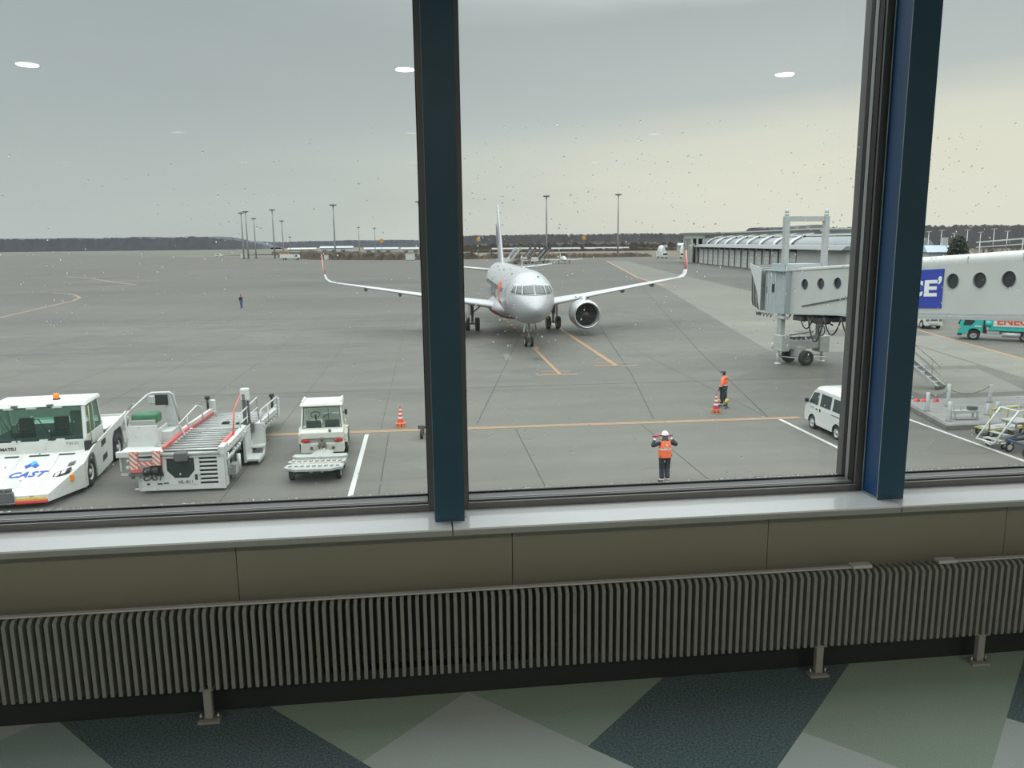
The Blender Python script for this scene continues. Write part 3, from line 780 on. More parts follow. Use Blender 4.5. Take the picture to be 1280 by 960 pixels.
# nose gear
q = MB(); q.cyl((0, 5.07, .38), (0, 5.07, 1.2), .07, n=12).cyl((0, 5.07, 1.1), (0, 5.15, 2.1), .11, n=12).cyl((-.32, 5.07, .38), (.32, 5.07, .38), .06, n=10)
q.bar((0, 5.1, 1.3), (0, 6.2, 2.1), .09).bar((0, 4.95, 1.25), (0, 4.85, 1.25), .4, .12)
ng = q.build('nose_gear', mat('gear_strut_paint', (.34, .35, .35), .45), AC)
for o_ in (-.24, .24): wheel(ng, (o_, 5.07, .385), .385, .22, name='wheel')
for sgn in (-1, 1):
    MB().bar((sgn * .38, 4.1, 1.85), (sgn * .52, 4.1, 1.25), .9, .03, up=(1, 0, 0)).build('nose_gear_door', SILV, ng)
    MB().cyl((sgn * .13, 4.88, 1.28), (sgn * .13, 4.80, 1.28), .07, n=12).build('taxi_light', mat('lamp_glass', (.8, .8, .8), .1), ng)
# ------------------------------------------------------------------ passenger boarding bridge
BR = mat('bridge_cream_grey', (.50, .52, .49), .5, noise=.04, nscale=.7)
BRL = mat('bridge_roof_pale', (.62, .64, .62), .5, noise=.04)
BRC = mat('bridge_cab_bluegrey', (.36, .40, .42), .5, noise=.04)
BRF = mat('canopy_fabric_grey', (.30, .31, .30), .8, noise=.1)
BRK = mat('canopy_fold_dark', (.07, .07, .07), .8)
PILL = mat('bridge_pillar_grey', (.40, .42, .42), .45, noise=.05)
A0 = Vector((23.4, 48.4)); DIR = Vector((2.7, -16.7)).normalized(); BANG = atan2(DIR.y, DIR.x)
# local frame: +X along the tunnel towards the terminal, +Y to the left of that (away from the viewer), z up
JB = thing('boarding_bridge', 'grey passenger boarding bridge with round windows reaching from the terminal towards the airliner', 'jet bridge', (A0.x, A0.y, 0), BANG)
SL = .0695
def T(x, y, z): return (x, y, z + SL * x)     # sloping with the tunnel floor
def sbox(m, x0, x1, y0, y1, z0, z1):
    return m.hexa([T(x0, y0, z0), T(x1, y0, z0), T(x1, y1, z0), T(x0, y1, z0)], [T(x0, y0, z1), T(x1, y0, z1), T(x1, y1, z1), T(x0, y1, z1)])
def porthole_wall(m, x0, x1, y, z0, z1, holes, r, n=20, flip=False, t=.1):
    """a wall sheet in the XZ plane pierced by true round openings with a reveal"""
    xs = [x0]
    for h in holes: xs += [h - .6, h + .6]
    xs.append(x1); xs = sorted(xs)
    bm_v = []
    def q(x, z, yy=y): return T(x, yy, z)
    for i in range(0, len(xs) - 1, 2): m.add([q(xs[i], z0), q(xs[i + 1], z0), q(xs[i + 1], z1), q(xs[i], z1)], [(0, 1, 2, 3)])
    zc = z0 + (z1 - z0) * .655
    for h in holes:
        ring = [(h + r * cos(2 * pi * k / n), zc + r * sin(2 * pi * k / n)) for k in range(n)]
        def outer(k):
            t_ = 2 * pi * k / n; cx, cz = cos(t_), sin(t_)
            s = 1e9
            if abs(cx) > 1e-6: s = min(s, .6 / abs(cx))
            if cz > 1e-6: s = min(s, (z1 - zc) / cz)
            if cz < -1e-6: s = min(s, (z0 - zc) / cz)
            return (h + s * cx, zc + s * cz)
        for k in range(n):
            a, b_ = ring[k], ring[(k + 1) % n]; c, d = outer(k + 1), outer(k)
            m.add([q(*a), q(*b_), q(*c), q(*d)], [(0, 1, 2, 3)])
            m.add([q(*a), q(*b_), q(*b_, y + t), q(*a, y + t)], [(0, 1, 2, 3)])
            # fill corner gap
            if abs(c[0] - d[0]) > 1e-4 and abs(c[1] - d[1]) > 1e-4:
                cx = h + .6 * (1 if c[0] + d[0] > 2 * h else -1); cz = z1 if c[1] + d[1] > 2 * zc else z0
                m.add([q(*c), q(*d), q(cx, cz)], [(0, 1, 2)])
    return zc
IW = 2.3  # inner tunnel width; near side is local y=0 (the side the window sees), far side y=+IW
inner_holes = [1.65, 3.19, 4.70, 6.2]
m = MB()
zc = porthole_wall(m, .15, 8.8, 0, 3.40, 6.0, inner_holes, .335)
m.add([T(.15, IW, 3.4), T(8.8, IW, 3.4), T(8.8, IW, 6.0), T(.15, IW, 6.0)], [(0, 1, 2, 3)])
sbox(m, .15, 8.8, 0, IW, 3.30, 3.42)
inner = m.build('inner_tunnel', BR, JB)
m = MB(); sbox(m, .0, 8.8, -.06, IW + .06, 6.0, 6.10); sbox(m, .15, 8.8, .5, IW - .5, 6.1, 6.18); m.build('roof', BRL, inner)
m = MB(); sbox(m, .1, 8.8, -.05, IW + .05, 3.22, 3.32); sbox(m, .05, .2, -.06, 0, 3.3, 6.0); m.build('edge_beam', PILL, inner)
m = MB(); m.bar(T(1.5, -.035, 3.75), T(6.9, -.035, 4.42 - .02), .05, .07); m.build('cable_track', DGREY, inner)
def glaze(h, zc_, yy, r, par, curtain=False):
    g_ = MB(); n = 20
    g_.add([T(h, yy, zc_)] + [T(h + r * cos(2 * pi * k / n), yy, zc_ + r * sin(2 * pi * k / n)) for k in range(n)], [(0, k + 1, (k + 1) % n + 1) for k in range(n)])
    o = g_.build('round_window', DGLASS, par)
    rg = MB(); rg.smooth = True
    rg.loft([[T(h + rr * cos(2 * pi * k / n), yo, zc_ + rr * sin(2 * pi * k / n)) for k in range(n)] for rr, yo in ((r * 1.1, yy - .085), (r * 1.08, yy - .11), (r, yy - .11), (r, yy))], caps=False)
    rg.build('window_ring', PILL, o)
    return o
for h in inner_holes: glaze(h, zc, .09, .335, inner)
# outer (nearer, larger) tunnel
OX0, OX1, OY0, OY1, OZ0, OZ1 = 8.3, 31.0, -.32, IW + .32, 3.22, 6.16
outer_holes = [9.0] + [13.36 + 1.53 * k for k in range(0, 6)]
m = MB()
zo = porthole_wall(m, OX0, OX1, OY0, OZ0 + .25, OZ1 - .35, outer_holes, .37)
m.add([T(OX0, OY1, OZ0), T(OX1, OY1, OZ0), T(OX1, OY1, OZ1), T(OX0, OY1, OZ1)], [(0, 1, 2, 3)])
sbox(m, OX0, OX0 + .08, OY0, 0.0, OZ0, OZ1); sbox(m, OX0, OX0 + .08, IW, OY1, OZ0, OZ1); sbox(m, OX0, OX0 + .08, 0, IW, 6.19, OZ1 + .0)
sbox(m, OX0, OX1, OY0, OY1, OZ0 + .2, OZ0 + .27)
outer = m.build('outer_tunnel', BR, JB)
m = MB(); m.smooth = True
m.loft([[T(x, y, z) for y, z in ((OY0, OZ1 - .36), (OY0 - .03, OZ1 - .2), (OY0 + .02, OZ1 + .0), (OY0 + .3, OZ1 + .1), ((OY0 + OY1) / 2, OZ1 + .14), (OY1 - .3, OZ1 + .1), (OY1, OZ1), (OY1, OZ1 - .2))] for x in (OX0, OX1)], closed=False, caps=False)
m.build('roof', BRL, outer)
m = MB()
for x in [OX0 + .05 + 2.9 * k for k in range(8)]: sbox(m, x, x + .03, OY0 - .04, OY0, OZ1 - .34, OZ1 - .02)
m.build('roof_seam', PILL, outer)
m = MB(); sbox(m, OX0, OX1, OY0 - .05, OY1 + .05, OZ0 - .04, OZ0 + .12); sbox(m, OX0, OX1, OY0 - .02, OY0 + .0, OZ0 + .08, OZ0 + .27)
m.build('edge_beam', PILL, outer, bevel=.04, seg=2)
for h in outer_holes: glaze(h, zo, OY0 + .09, .37, outer)
# thin handrail along the roof
m = MB(); m.tube([T(12.0, IW, OZ1 + .75), T(OX1, IW, OZ1 + .62)], .03); m.tube([T(12.0, IW, OZ1 + .5), T(OX1, IW, OZ1 + .38)], .02)
for k in range(8): m.tube([T(12.2 + 2.4 * k, IW, OZ1 + .05), T(12.2 + 2.4 * k, IW, OZ1 + .74)], .025)
m.build('roof_handrail', GALV, outer)
# advertisement panel
BLUE = mat('sign_blue', (.022, .05, .36), .45)
m = MB(); sbox(m, 9.75, 12.82, OY0 - .045, OY0, 3.72, 5.62); sign = m.build('sign_panel', BLUE, outer)
tm = MB()
for ch, x0, x1, z0, z1 in (('C', 10.66, 11.60, 4.28, 5.11), ('E', 11.71, 12.52, 4.29, 5.10), ('\u2019', 12.55, 12.76, 4.87, 5.27)):
    q = text_mb(ch, 1.0, .02, bold=.035)
    ax, bx = min(v[0] for v in q.v), max(v[0] for v in q.v); az, bz = min(v[2] for v in q.v), max(v[2] for v in q.v)
    tm.add([T(x0 + (x - ax) / (bx - ax) * (x1 - x0), OY0 - .055 + y, z0 + (z - az) / (bz - az) * (z1 - z0)) for x, y, z in q.v], q.f)
tm.build('sign_lettering', mat('sign_white', (.80, .81, .80), .5), sign)
# rotunda and its pillar at the terminal end
m = MB(); m.smooth = True; m.lathe([(2.3, 5.1), (2.3, 8.5), (2.2, 8.7), (.01, 8.9)], (OX1 + 1.4, IW / 2, 0), n=32); m.smooth = False; m.lathe([(2.3, 5.05), (.01, 5.05)], (OX1 + 1.4, IW / 2, 0), n=32)
m.build('rotunda', BR, JB)
MB().cyl((OX1 + 1.4, IW / 2, 0), (OX1 + 1.4, IW / 2, 5.1), .5, n=24).build('rotunda_pillar', PILL, JB)
# lift gantry
m = MB()
p1, p2 = (-.15, -.28), (-.05, IW + .28)
for (x, y), zt in ((p1, 9.45), (p2, 9.45)):
    m.box(x - .16, x + .16, y - .17, y + .17, 1.35, zt)
m.box(-.22, .02, -.28, IW + .28, 9.12, 9.45)
gan = m.build('lift_gantry', PILL, JB, bevel=.02)
for (x, y) in (p1, p2):
    b = MB(); b.cyl((x, y, 9.45), (x, y, 9.62), .13, n=14).ball((x, y, 9.72), .13, .13, .2).cyl((x, y, 9.72), (x, y, 9.98), .035, n=8)
    b.build('beacon', GALV, gan)
m = MB()
for (x, y) in (p1, p2): m.cyl((x - .28, y - .05, 1.3), (x - .28, y - .05, 4.6), .07, n=12).cyl((x + .24, y, 3.2), (x + .24, y, 6.3), .035, n=8)
m.box(-.55, .35, -.5, -.06, 2.95, 3.1)
m.build('lift_cylinder', mat('lift_cylinder_grey', (.46, .48, .48), .4), gan)
# drive column: cross beam, motor housing, bogie, feet
m = MB(); m.box(-.3, .3, -.6, IW + .65, .95, 1.5); m.box(-.45, .45, -.62, -.0, .85, 1.9); m.box(-.42, .42, IW + .0, IW + .75, .7, 1.75); m.box(-.12, .85, .45, .95, .42, 1.15)
dc = m.build('drive_carriage', mat('carriage_grey', (.42, .43, .41), .55, noise=.1), JB, bevel=.03)
m = MB(); m.cyl((-.55, -.62, 1.15), (-.55, .35, 1.15), .2, n=16).cyl((-.55, -.72, 1.15), (-.55, -.6, 1.15), .14, n=16).box(-.6, -.3, .3, .9, 1.0, 1.3)
m.build('drive_motor', mat('motor_pale', (.55, .55, .52), .5), dc)
m = MB()
for i in range(9): m.cyl((-.42 + .05 * i, .2 + .18 * i, 1.62 + .04 * (i % 3)), (-.3 + .04 * i, .5 + .16 * i, 1.5 + .1 * (i % 2)), .05, n=8)
m.bar((-.4, .1, 1.75), (-.35, 2.3, 1.95), .06).bar((-.4, .3, 1.6), (-.3, 2.2, 1.6), .1, .14)
m.build('hydraulic_pipework', DGREY, dc)
wheel(dc, (-.45, .6, .48), .48, .42, (1, .06, 0), rim=DGREY, rimr=.45); wheel(dc, (1.15, .75, .48), .48, .42, (1, .06, 0), rim=DGREY, rimr=.45)
m = MB(); m.tube([(-.75, -.15, .5), (-.8, .2, .42), (-.75, 2.3, .40), (.1, 2.75, .45), (.9, 2.4, .45), (.95, .1, .48), (-.2, -.4, .5), (-.75, -.15, .5)], .035); m.bar((-.7, .2, .5), (0, .9, 1.0), .1).bar((-.7, 1.4, .42), (-.1, 1.25, .9), .1)
m.build('safety_hoop', GALV, dc)
for y in (-.45, IW + .55):
    m = MB(); m.cyl((-.1, y, .05), (-.1, y, .9), .085, n=12).lathe([(.22, .0), (.22, .05), (.1, .09)], (-.1, y, 0), n=16); m.build('outrigger_foot', mat('foot_pale', (.58, .58, .55), .5), dc)
# undercarriage clutter and hanging cable loops below the tunnel
m = MB()
rd = random.Random(3)
m.box(.3, 3.6, .3, 1.9, 3.0, 3.28); m.box(.5, 1.5, .1, .5, 2.9, 3.2); m.box(2.0, 3.2, .2, .8, 2.85, 3.25)
for i in range(14): x = rd.uniform(-.2, 3.4); m.cyl((x, rd.uniform(0, 1.2), 2.75 + rd.random() * .2), (x + rd.uniform(-.3, .3), rd.uniform(0, 1.5), 3.2), .05, n=8)
m.build('underfloor_machinery', mat('machinery_dark', (.05, .05, .05), .6), JB)
m = MB()
def loop(x0, x1, ztop0, ztop1, dip):
    return [T(x0 + (x1 - x0) * i / 10, -.02, ztop0 + (ztop1 - ztop0) * i / 10 - dip * sin(pi * i / 10) ** .8) for i in range(11)]
m.tube(loop(1.4, 2.7, 3.1, 3.1, .75), .04); m.tube(loop(2.2, 3.7, 3.1, 3.05, 1.5), .045); m.tube(loop(3.7, 5.25, 3.1, 3.1, 1.05), .045); m.tube(loop(5.25, 7.6, 3.1, 3.0, 1.35), .045)
m.tube([T(3.6 + .28 * cos(a), -.05, 2.3 + .32 * sin(a)) for a in [2 * pi * i / 12 for i in range(12)]], .035, closed=True)
m.build('cable_loops', BLACK, JB)
# the rotating cab
CBX, CBZ0, CBZ1 = 0.0, 3.28, 5.98
cab = MB(); cab.smooth = False
def cabring(z): return [(0.25, -.42, z), (-.5, -.62, z), (-1.15, -.72, z), (-1.75, -.55, z), (-2.0, -.2, z), (-2.05, IW * .75, z), (-1.7, IW + .3, z), (0.25, IW + .25, z)]
cab.loft([[Vector(p) for p in cabring(CBZ0)], [Vector(p) for p in cabring(CBZ1)]])
co = cab.build('cab', BRC, JB)
m = MB(); m.box(-1.9, .3, -.78, IW + .2, CBZ1, CBZ1 + .09); m.box(-1.5, .1, -.3, IW, CBZ1 + .09, CBZ1 + .45); m.build('cab_roof', BRC, co)
for a in ((-.5, -.62), (-.85, -.67), (-1.15, -.72)):
    MB().box(a[0] - .025, a[0] + .025, a[1] - .03, a[1] + .02, CBZ0, CBZ1).build('panel_seam', mat('cab_seam', (.52, .55, .56), .5), co)
MB().box(-.80, -.58, -.70, -.62, 4.62, 5.22).build('cab_window', BLACK, co, bevel=.03)
MB().box(-1.32, -1.2, -.74, -.66, 4.55, 4.95).build('cab_vent', DGREY, co)
# aircraft closure: folded canopy facing the stand
m = MB(); fold = MB(); m.smooth = False
def crg(x, y0, y1, z0, z1, lean=0): return [(x, y0, z0), (x, y1, z0), (x - lean, y1, z1), (x - lean, y0, z1)]
for k in range(6):
    x = -1.95 - .16 * k; zz0 = 3.35 + .05 * k; zz1 = 6.0 + .06 * k
    (fold if k % 2 else m).loft([[Vector(p) for p in ((x, -.75 + .02 * k, zz0), (x - .05, -.80, zz0 + .3), (x - .2, -.80, zz1), (x - .2, IW + .2, zz1), (x - .05, IW + .2, zz0))], [Vector(p) for p in ((x - .15, -.72, zz0 + .03), (x - .2, -.77, zz0 + .33), (x - .36, -.77, zz1 + .04), (x - .36, IW + .15, zz1 + .04), (x - .2, IW + .15, zz0 + .03))]])
co2 = m.build('canopy', BRF, co); fold.build('canopy_fold', BRK, co2)
MB().prism([(-1.85, 3.35), (-1.85, 6.15), (-3.25, 6.42), (-3.2, 6.2), (-2.25, 4.6), (-2.1, 3.9)], -.84, -.80, 'y').build('canopy_side_flap', mat('flap_pale', (.55, .57, .55), .6), co)
m = MB()
for k in range(5): m.tube([(-2.6 - .0 * k + .4 * k, -.6, 3.22), (-2.45 + .4 * k, -.65, 3.0), (-2.3 + .4 * k, -.6, 3.22)], .035)
m.cyl((-2.35, -.7, 3.1), (-2.35, -.45, 3.1), .1, n=10)
m.build('cab_underside_bumper', DGREY, co)
# service stair hanging from the side, down to the apron
st = MB(); pa, pb = Vector((24.75, 43.3, 3.9)), Vector((27.42, 38.5, .12))
Minv = Matrix.Rotation(-BANG, 4, 'Z') @ Matrix.Translation((-A0.x, -A0.y, 0))
d = (pb - pa); dh = Vector((d.x, d.y, 0)).normalized(); sd = Vector((-dh.y, dh.x, 0)) * .36
for s in (-1, 1): st.bar(pa + sd * s, pb + sd * s, .07, .2)
n = 16
for i in range(1, n):
    c = pa.lerp(pb, i / n); a, b_ = c - sd - dh * .12, c + sd - dh * .12
    st.add([a, b_, b_ + dh * .26, a + dh * .26, a - Vector((0, 0, .03)), b_ - Vector((0, 0, .03)), b_ + dh * .26 - Vector((0, 0, .03)), a + dh * .26 - Vector((0, 0, .03))], [(0, 1, 2, 3), (7, 6, 5, 4), (0, 4, 5, 1), (1, 5, 6, 2), (2, 6, 7, 3), (3, 7, 4, 0)])
st.xf(Minv); so = st.build('service_stair', GALV, JB)
st = MB()
for s in (-1, 1):
    for hh in (.55, 1.0): st.tube([pa + sd * s + Vector((0, 0, hh)), pb + sd * s + Vector((0, 0, hh)) - dh * .2], .022)
    for i in range(5): c = pa.lerp(pb, (i + .4) / 5) + sd * s; st.tube([c, c + Vector((0, 0, 1.0))], .02)
st.xf(Minv); st.build('handrail', GALV, so)
st = MB(); st.bar(pb + sd * 1.2, pb - sd * 1.2, .18, .12)
for s in (-1, 1): st.cyl(pb + sd * s * .8 + Vector((0, 0, -.02)), pb + sd * s * 1.1 + Vector((0, 0, -.02)), .09, n=12)
st.xf(Minv); st.build('stair_roller', DGREY, so)
# ------------------------------------------------------------------ aircraft tow tractor (left foreground)
TT = thing('tow_tractor', 'large white low tow tractor with blue lettering on its sloping hood, far left', 'tow tractor', (-12.84, 24.9, 0), radians(5.5))
HB = 1.67
WELL = mat('wheel_well_dark', (.02, .02, .02), .8)
def side_outline():
    # (v, z) outline of the side skin, with cut wheel arches
    return [(1.35, .16), (1.35, .98), (2.35, 1.24), (2.75, 1.30), (4.7, 1.44), (6.9, 1.60), (6.9, .55), (6.25, .42), (6.15, .95), (5.9, 1.22), (5.0, 1.22), (4.72, .98), (4.55, .22), (2.75, .14), (2.65, .85), (2.45, 1.08), (2.1, 1.12), (1.85, .98), (1.7, .6), (1.66, .16)]
m = MB()
# sloping hood block, front apron, chamfered corners
F = [(-.78, 0), (.78, 0)]
b0 = [(-1.02, .0, .17), (1.02, .0, .17), (HB, 1.35, .17), (HB, 1.66, .17), (-HB, 1.66, .17), (-HB, 1.35, .17)]
t0 = [(-1.02, .02, .42), (1.02, .02, .42), (HB, 1.35, .98), (HB, 1.85, 1.02), (-HB, 1.85, 1.02), (-HB, 1.35, .98)]
m.add(b0 + t0, [(5, 4, 3, 2, 1, 0), (0, 1, 7, 6), (1, 2, 8, 7), (2, 3, 9, 8), (4, 5, 11, 10), (5, 0, 6, 11)])
# top surface of the hood, one sloping plane carried up to the cab foot
m.add([(-1.02, .02, .42), (1.02, .02, .42), (HB, 1.35, .98), (HB, 2.75, 1.24), (-HB, 2.75, 1.24), (-HB, 1.35, .98), (-1.02, 2.75, 1.10), (1.02, 2.75, 1.10)], [(0, 1, 7, 6), (1, 2, 3, 7), (5, 0, 6, 4)])
m.box(-HB + .45, HB - .45, 1.6, 2.72, .25, .72).box(-HB + .45, HB - .45, 2.72, 6.8, .25, .95)
body = m.build('hood', WHITE, TT, bevel=.012)
for s in (-1, 1):
    q = MB(); q.prism(side_outline(), s * HB - .03, s * HB + .03, 'x'); q.build('side_skin', WHITE, TT, bevel=.01)
    q = MB(); q.box(s * (HB - .42), s * (HB - .03), 1.72, 2.72, .2, .80).box(s * (HB - .42), s * (HB - .03), 4.75, 6.2, .3, 1.2); q.build('wheel_well', WELL, TT)
    wheel(TT, (s * 1.54, 2.1, .5), .5, .34, rim=mat('tractor_rim', (.62, .62, .58), .5)); wheel(TT, (s * 1.54, 5.45, .5), .5, .34, rim=MATS['tractor_rim'])
    for v0, z0 in ((3.35, 1.02), (3.4, .48)):
        MB().hexa([(s * HB + s * .02, v0, z0), (s * HB + s * .036, v0, z0), (s * HB + s * .036, v0 + .55, z0 + .05), (s * HB + s * .02, v0 + .55, z0 + .05)], [(s * HB + s * .02, v0 + .04, z0 + .22), (s * HB + s * .036, v0 + .04, z0 + .22), (s * HB + s * .036, v0 + .55, z0 + .25), (s * HB + s * .02, v0 + .55, z0 + .25)]).build('step_recess', BLACK, TT)
# rear deck with louvres
m = MB(); m.box(-HB + .03, HB - .03, 4.5, 6.9, 1.15, 1.22); m.box(-HB + .03, HB - .03, 6.8, 6.9, .5, 1.5)
for k in range(9): m.hexa([(-HB + .12, 4.75 + .24 * k, 1.36), (HB - .12, 4.75 + .24 * k, 1.36), (HB - .12, 4.90 + .24 * k, 1.42), (-HB + .12, 4.90 + .24 * k, 1.42)], [(-HB + .12, 4.75 + .24 * k, 1.39), (HB - .12, 4.75 + .24 * k, 1.39), (HB - .12, 4.90 + .24 * k, 1.45), (-HB + .12, 4.90 + .24 * k, 1.45)])
m.build('engine_louvre', WHITE, TT)
m = MB(); m.box(-HB + .1, HB - .1, 4.7, 6.85, 1.22, 1.30); m.build('engine_bay', BLACK, TT)
# cab: hollow frame with glass all round
CX0, CX1 = -1.60, 1.46
m = MB()
fz, rz = 1.50, 2.66
m.box(CX0, CX1, 2.72, 2.80, 1.05, fz)                      # front wall under the windscreen
m.box(CX0, CX0 + .06, 2.8, 4.6, 1.2, 1.62).box(CX1 - .06, CX1, 2.8, 4.6, 1.2, 1.62).box(CX0, CX1, 4.54, 4.6, 1.2, 1.75)
def post(a, b_, w=.09): m.bar(a, b_, w, w)
post((CX0 + .05, 2.78, fz), (CX0 + .1, 3.05, rz)); post((CX1 - .06, 2.78, fz), (CX1 - .11, 3.05, rz), .12)
post((CX0 + .05, 4.55, 1.6), (CX0 + .05, 4.3, rz)); post((CX1 - .05, 4.55, 1.6), (CX1 - .05, 4.3, rz)); post((CX1 - .05, 3.75, 1.6), (CX1 - .05, 3.72, rz), .06); post((CX0 + .05, 3.75, 1.6), (CX0 + .05, 3.72, rz), .06)
post((CX1 - .35, 4.55, 1.7), (CX1 - .35, 4.35, rz), .06)
cabo = m.build('cab_frame', WHITE, TT, bevel=.01)
MB().hexa([(CX0 - .02, 2.93, rz - .02), (CX1 + .02, 2.93, rz - .02), (CX1 + .02, 4.62, rz - .02), (CX0 - .02, 4.62, rz - .02)], [(CX0 + .06, 3.05, rz + .12), (CX1 - .06, 3.05, rz + .12), (CX1 - .02, 4.6, rz + .10), (CX0 + .02, 4.6, rz + .10)]).build('roof', WHITE, TT, bevel=.02)
def pane(name, pts, par=cabo, mt=CABG, th=.012):
    o = MB().add(pts, [(0, 1, 2, 3)]).build(name, mt, par); s = o.modifiers.new('thickness', 'SOLIDIFY'); s.thickness = th; return o
pane('windscreen', [(CX0 + .1, 2.80, fz + .02), (CX1 - .12, 2.80, fz + .02), (CX1 - .17, 3.04, rz - .03), (CX0 + .15, 3.04, rz - .03)])
for x in (CX0 + .02, CX1 - .02):
    pane('side_window', [(x, 2.95, 1.62), (x, 3.7, 1.62), (x, 3.7, rz - .03), (x, 3.12, rz - .03)]); pane('side_window', [(x, 3.8, 1.62), (x, 4.48, 1.62), (x, 4.28, rz - .03), (x, 3.76, rz - .03)])
pane('rear_window', [(CX0 + .1, 4.57, 1.76), (CX1 - .1, 4.57, 1.76), (CX1 - .1, 4.36, rz - .03), (CX0 + .1, 4.36, rz - .03)])
m = MB()  # gasket around the windscreen
for a, b_ in (((CX0 + .1, 2.785, fz + .02), (CX1 - .12, 2.785, fz + .02)), ((CX0 + .14, 3.02, rz - .04), (CX1 - .16, 3.02, rz - .04)), ((CX0 + .1, 2.785, fz), (CX0 + .14, 3.02, rz - .03)), ((CX1 - .12, 2.785, fz), (CX1 - .16, 3.02, rz - .03))): m.bar(a, b_, .035)
m.build('windscreen_gasket', BLACK, cabo)
m = MB()
for x in (-.75, .1, .62): m.box(x - .13, x + .13, 2.72, 2.80, fz - .01, fz + .05)
for x in (-.95, -.25, .55): m.box(x - .16, x + .16, 2.95, 3.03, rz - .07, rz - .01)
m.build('trim_clip', WHITE, cabo)
for x in (-.72, .38):
    MB().cyl((x, 2.74, fz + .02), (x, 2.70, fz + .03), .025, n=8).bar((x, 2.72, fz + .03), (x - .45, 2.95, 2.25), .02).build('wiper', BLACK, cabo)
    MB().box(x - .12, x + .06, 2.88, 2.98, rz + .0, rz + .07).build('work_lamp', DGREY, cabo)
# interior
m = MB(); m.box(CX0 + .1, CX1 - .1, 2.85, 4.5, 1.2, 1.25); m.box(CX0 + .1, CX1 - .1, 2.82, 3.2, 1.2, 1.55); m.build('dashboard', DGREY, TT)
for x in (-.85, .28):
    s = MB().box(x - .26, x + .26, 3.6, 4.1, 1.3, 1.62).box(x - .24, x + .24, 4.0, 4.14, 1.55, 2.08); s.build('driver_seat', mat('seat_vinyl_dark', (.05, .06, .06), .6), TT, bevel=.04, seg=2)
m = MB(); m.tube([(-.72 + .2 * cos(a), 3.35 + .08 * sin(a), 1.92 + .17 * sin(a)) for a in [2 * pi * i / 20 for i in range(20)]], .018, closed=True).cyl((-.72, 3.35, 1.92), (-.72, 3.2, 1.5), .035, n=8).bar((-.9, 3.35, 1.92), (-.54, 3.35, 1.92), .03); m.build('steering_wheel', BLACK, TT)
MB().box(.75, 1.15, 3.5, 3.58, 1.6, 2.36).build('seat_back_panel', mat('seat_back_grey', (.13, .17, .17), .6), TT, bevel=.03)
m = MB().cyl((.36, 3.6, rz + .1), (.36, 3.6, rz + .16), .12, n=16); bo = m.build('beacon_base', BLACK, TT)
MB().lathe([(.1, 0), (.1, .14), (.07, .17), (.001, .175)], (.36, 3.6, rz + .16), n=18).build('beacon', ORANGE, bo)
# yellow grab pole and mirror
MB().tube([(CX1 + .05, 3.05, 1.30), (CX1 + .03, 3.1, 2.6)], .018).build('grab_pole', mat('pale_brass', (.5, .42, .2), .4), TT)
m = MB().box(CX1 - .05, CX1 + .17, 2.52, 2.64, 1.12, 1.48).bar((CX1 + .1, 2.64, 1.3), (CX1 + .28, 2.9, 1.35), .04); m.build('mirror_housing', BLACK, TT, bevel=.03, seg=2)
# front equipment
m = MB().box(-.42, .06, -.10, .04, .24, .56).box(-.36, 0, -.02, .1, .5, .66).cyl((-.18, -.05, .3), (-.18, -.05, .68), .04, n=10); m.build('tow_coupling', DGREY, TT, bevel=.02)
for x0, x1 in ((-1.0, -.42), (.08, 1.0)):
    m = MB().box(x0, x1, -.05, .03, .16, .27); m.build('bumper_block', RED, TT, bevel=.02)
MB().box(.12, .95, -.022, -.0, .275, .34).build('yellow_marking', YELLOW, TT)
def on_hood(u, v):   # height of the sloping hood at (u, v)
    return .42 + (v - .02) * (1.10 - .42) / 2.73
def hood_quad(name, pts, mt, lift=.012, par=body):
    vs = [(u, v, on_hood(u, v) + lift) for u, v in pts]
    o = MB().add(vs, [tuple(range(len(vs)))]).build(name, mt, par); s = o.modifiers.new('thickness', 'SOLIDIFY'); s.thickness = .008; return o
hood_quad('panel_patch', [(-.30, .50), (-.02, .50), (-.02, .95), (-.30, .95)], mat('patch_grey', (.50, .51, .49), .5))
for x in (-.55, .62): hood_quad('panel_seam', [(x, .1), (x + .012, .1), (x + .012, 2.6), (x, 2.6)], mat('seam_grey', (.5, .5, .48), .6), .004)
for x in (-1.25, -.32, .60): hood_quad('hood_slot', [(x, 2.48), (x + .62, 2.48), (x + .62, 2.56), (x, 2.56)], BLACK)
# raised side shoulder patch and lamps lie on the outer planes of the hood
def shoulder_z(u, v): # plane through (.8,.02,.42) (1.45,1.35,.98) (.8,2.75,1.10)
    a, b_, c = Vector((1.02, .02, .42)), Vector((HB, 1.35, .98)), Vector((1.02, 2.75, 1.10)); n = (b_ - a).cross(c - a); return a.z - (n.x * (u - a.x) + n.y * (v - a.y)) / n.z
for s in (-1, 1):
    def quad(name, pts, mt, lift, h=.012):
        lo = [(s * u, v, shoulder_z(u, v) + lift) for u, v in pts]; hi = [(x, y, z + h) for x, y, z in lo]
        return MB().hexa(lo, hi).build(name, mt, body)
    quad('grille_patch', [(1.12, 1.62), (1.33, 1.62), (1.33, 1.84), (1.12, 1.84)], DGREY, .002)
    lamp = quad('headlamp_box', [(.82, 1.05), (1.36, 1.05), (1.36, 1.28), (.82, 1.28)], BLACK, .0, .07)
    for c in (.96, 1.16): quad('headlamp', [(c - .07, 1.045), (c + .07, 1.045), (c + .07, 1.22), (c - .07, 1.22)], mat('lamp_glass', (.8, .8, .8), .1), .05, .03).parent = lamp
    MB().box(s * 1.47 - .07, s * 1.47 + .07, .84, .90, .55, .78).build('corner_lamp', ORANGE, TT, bevel=.02)
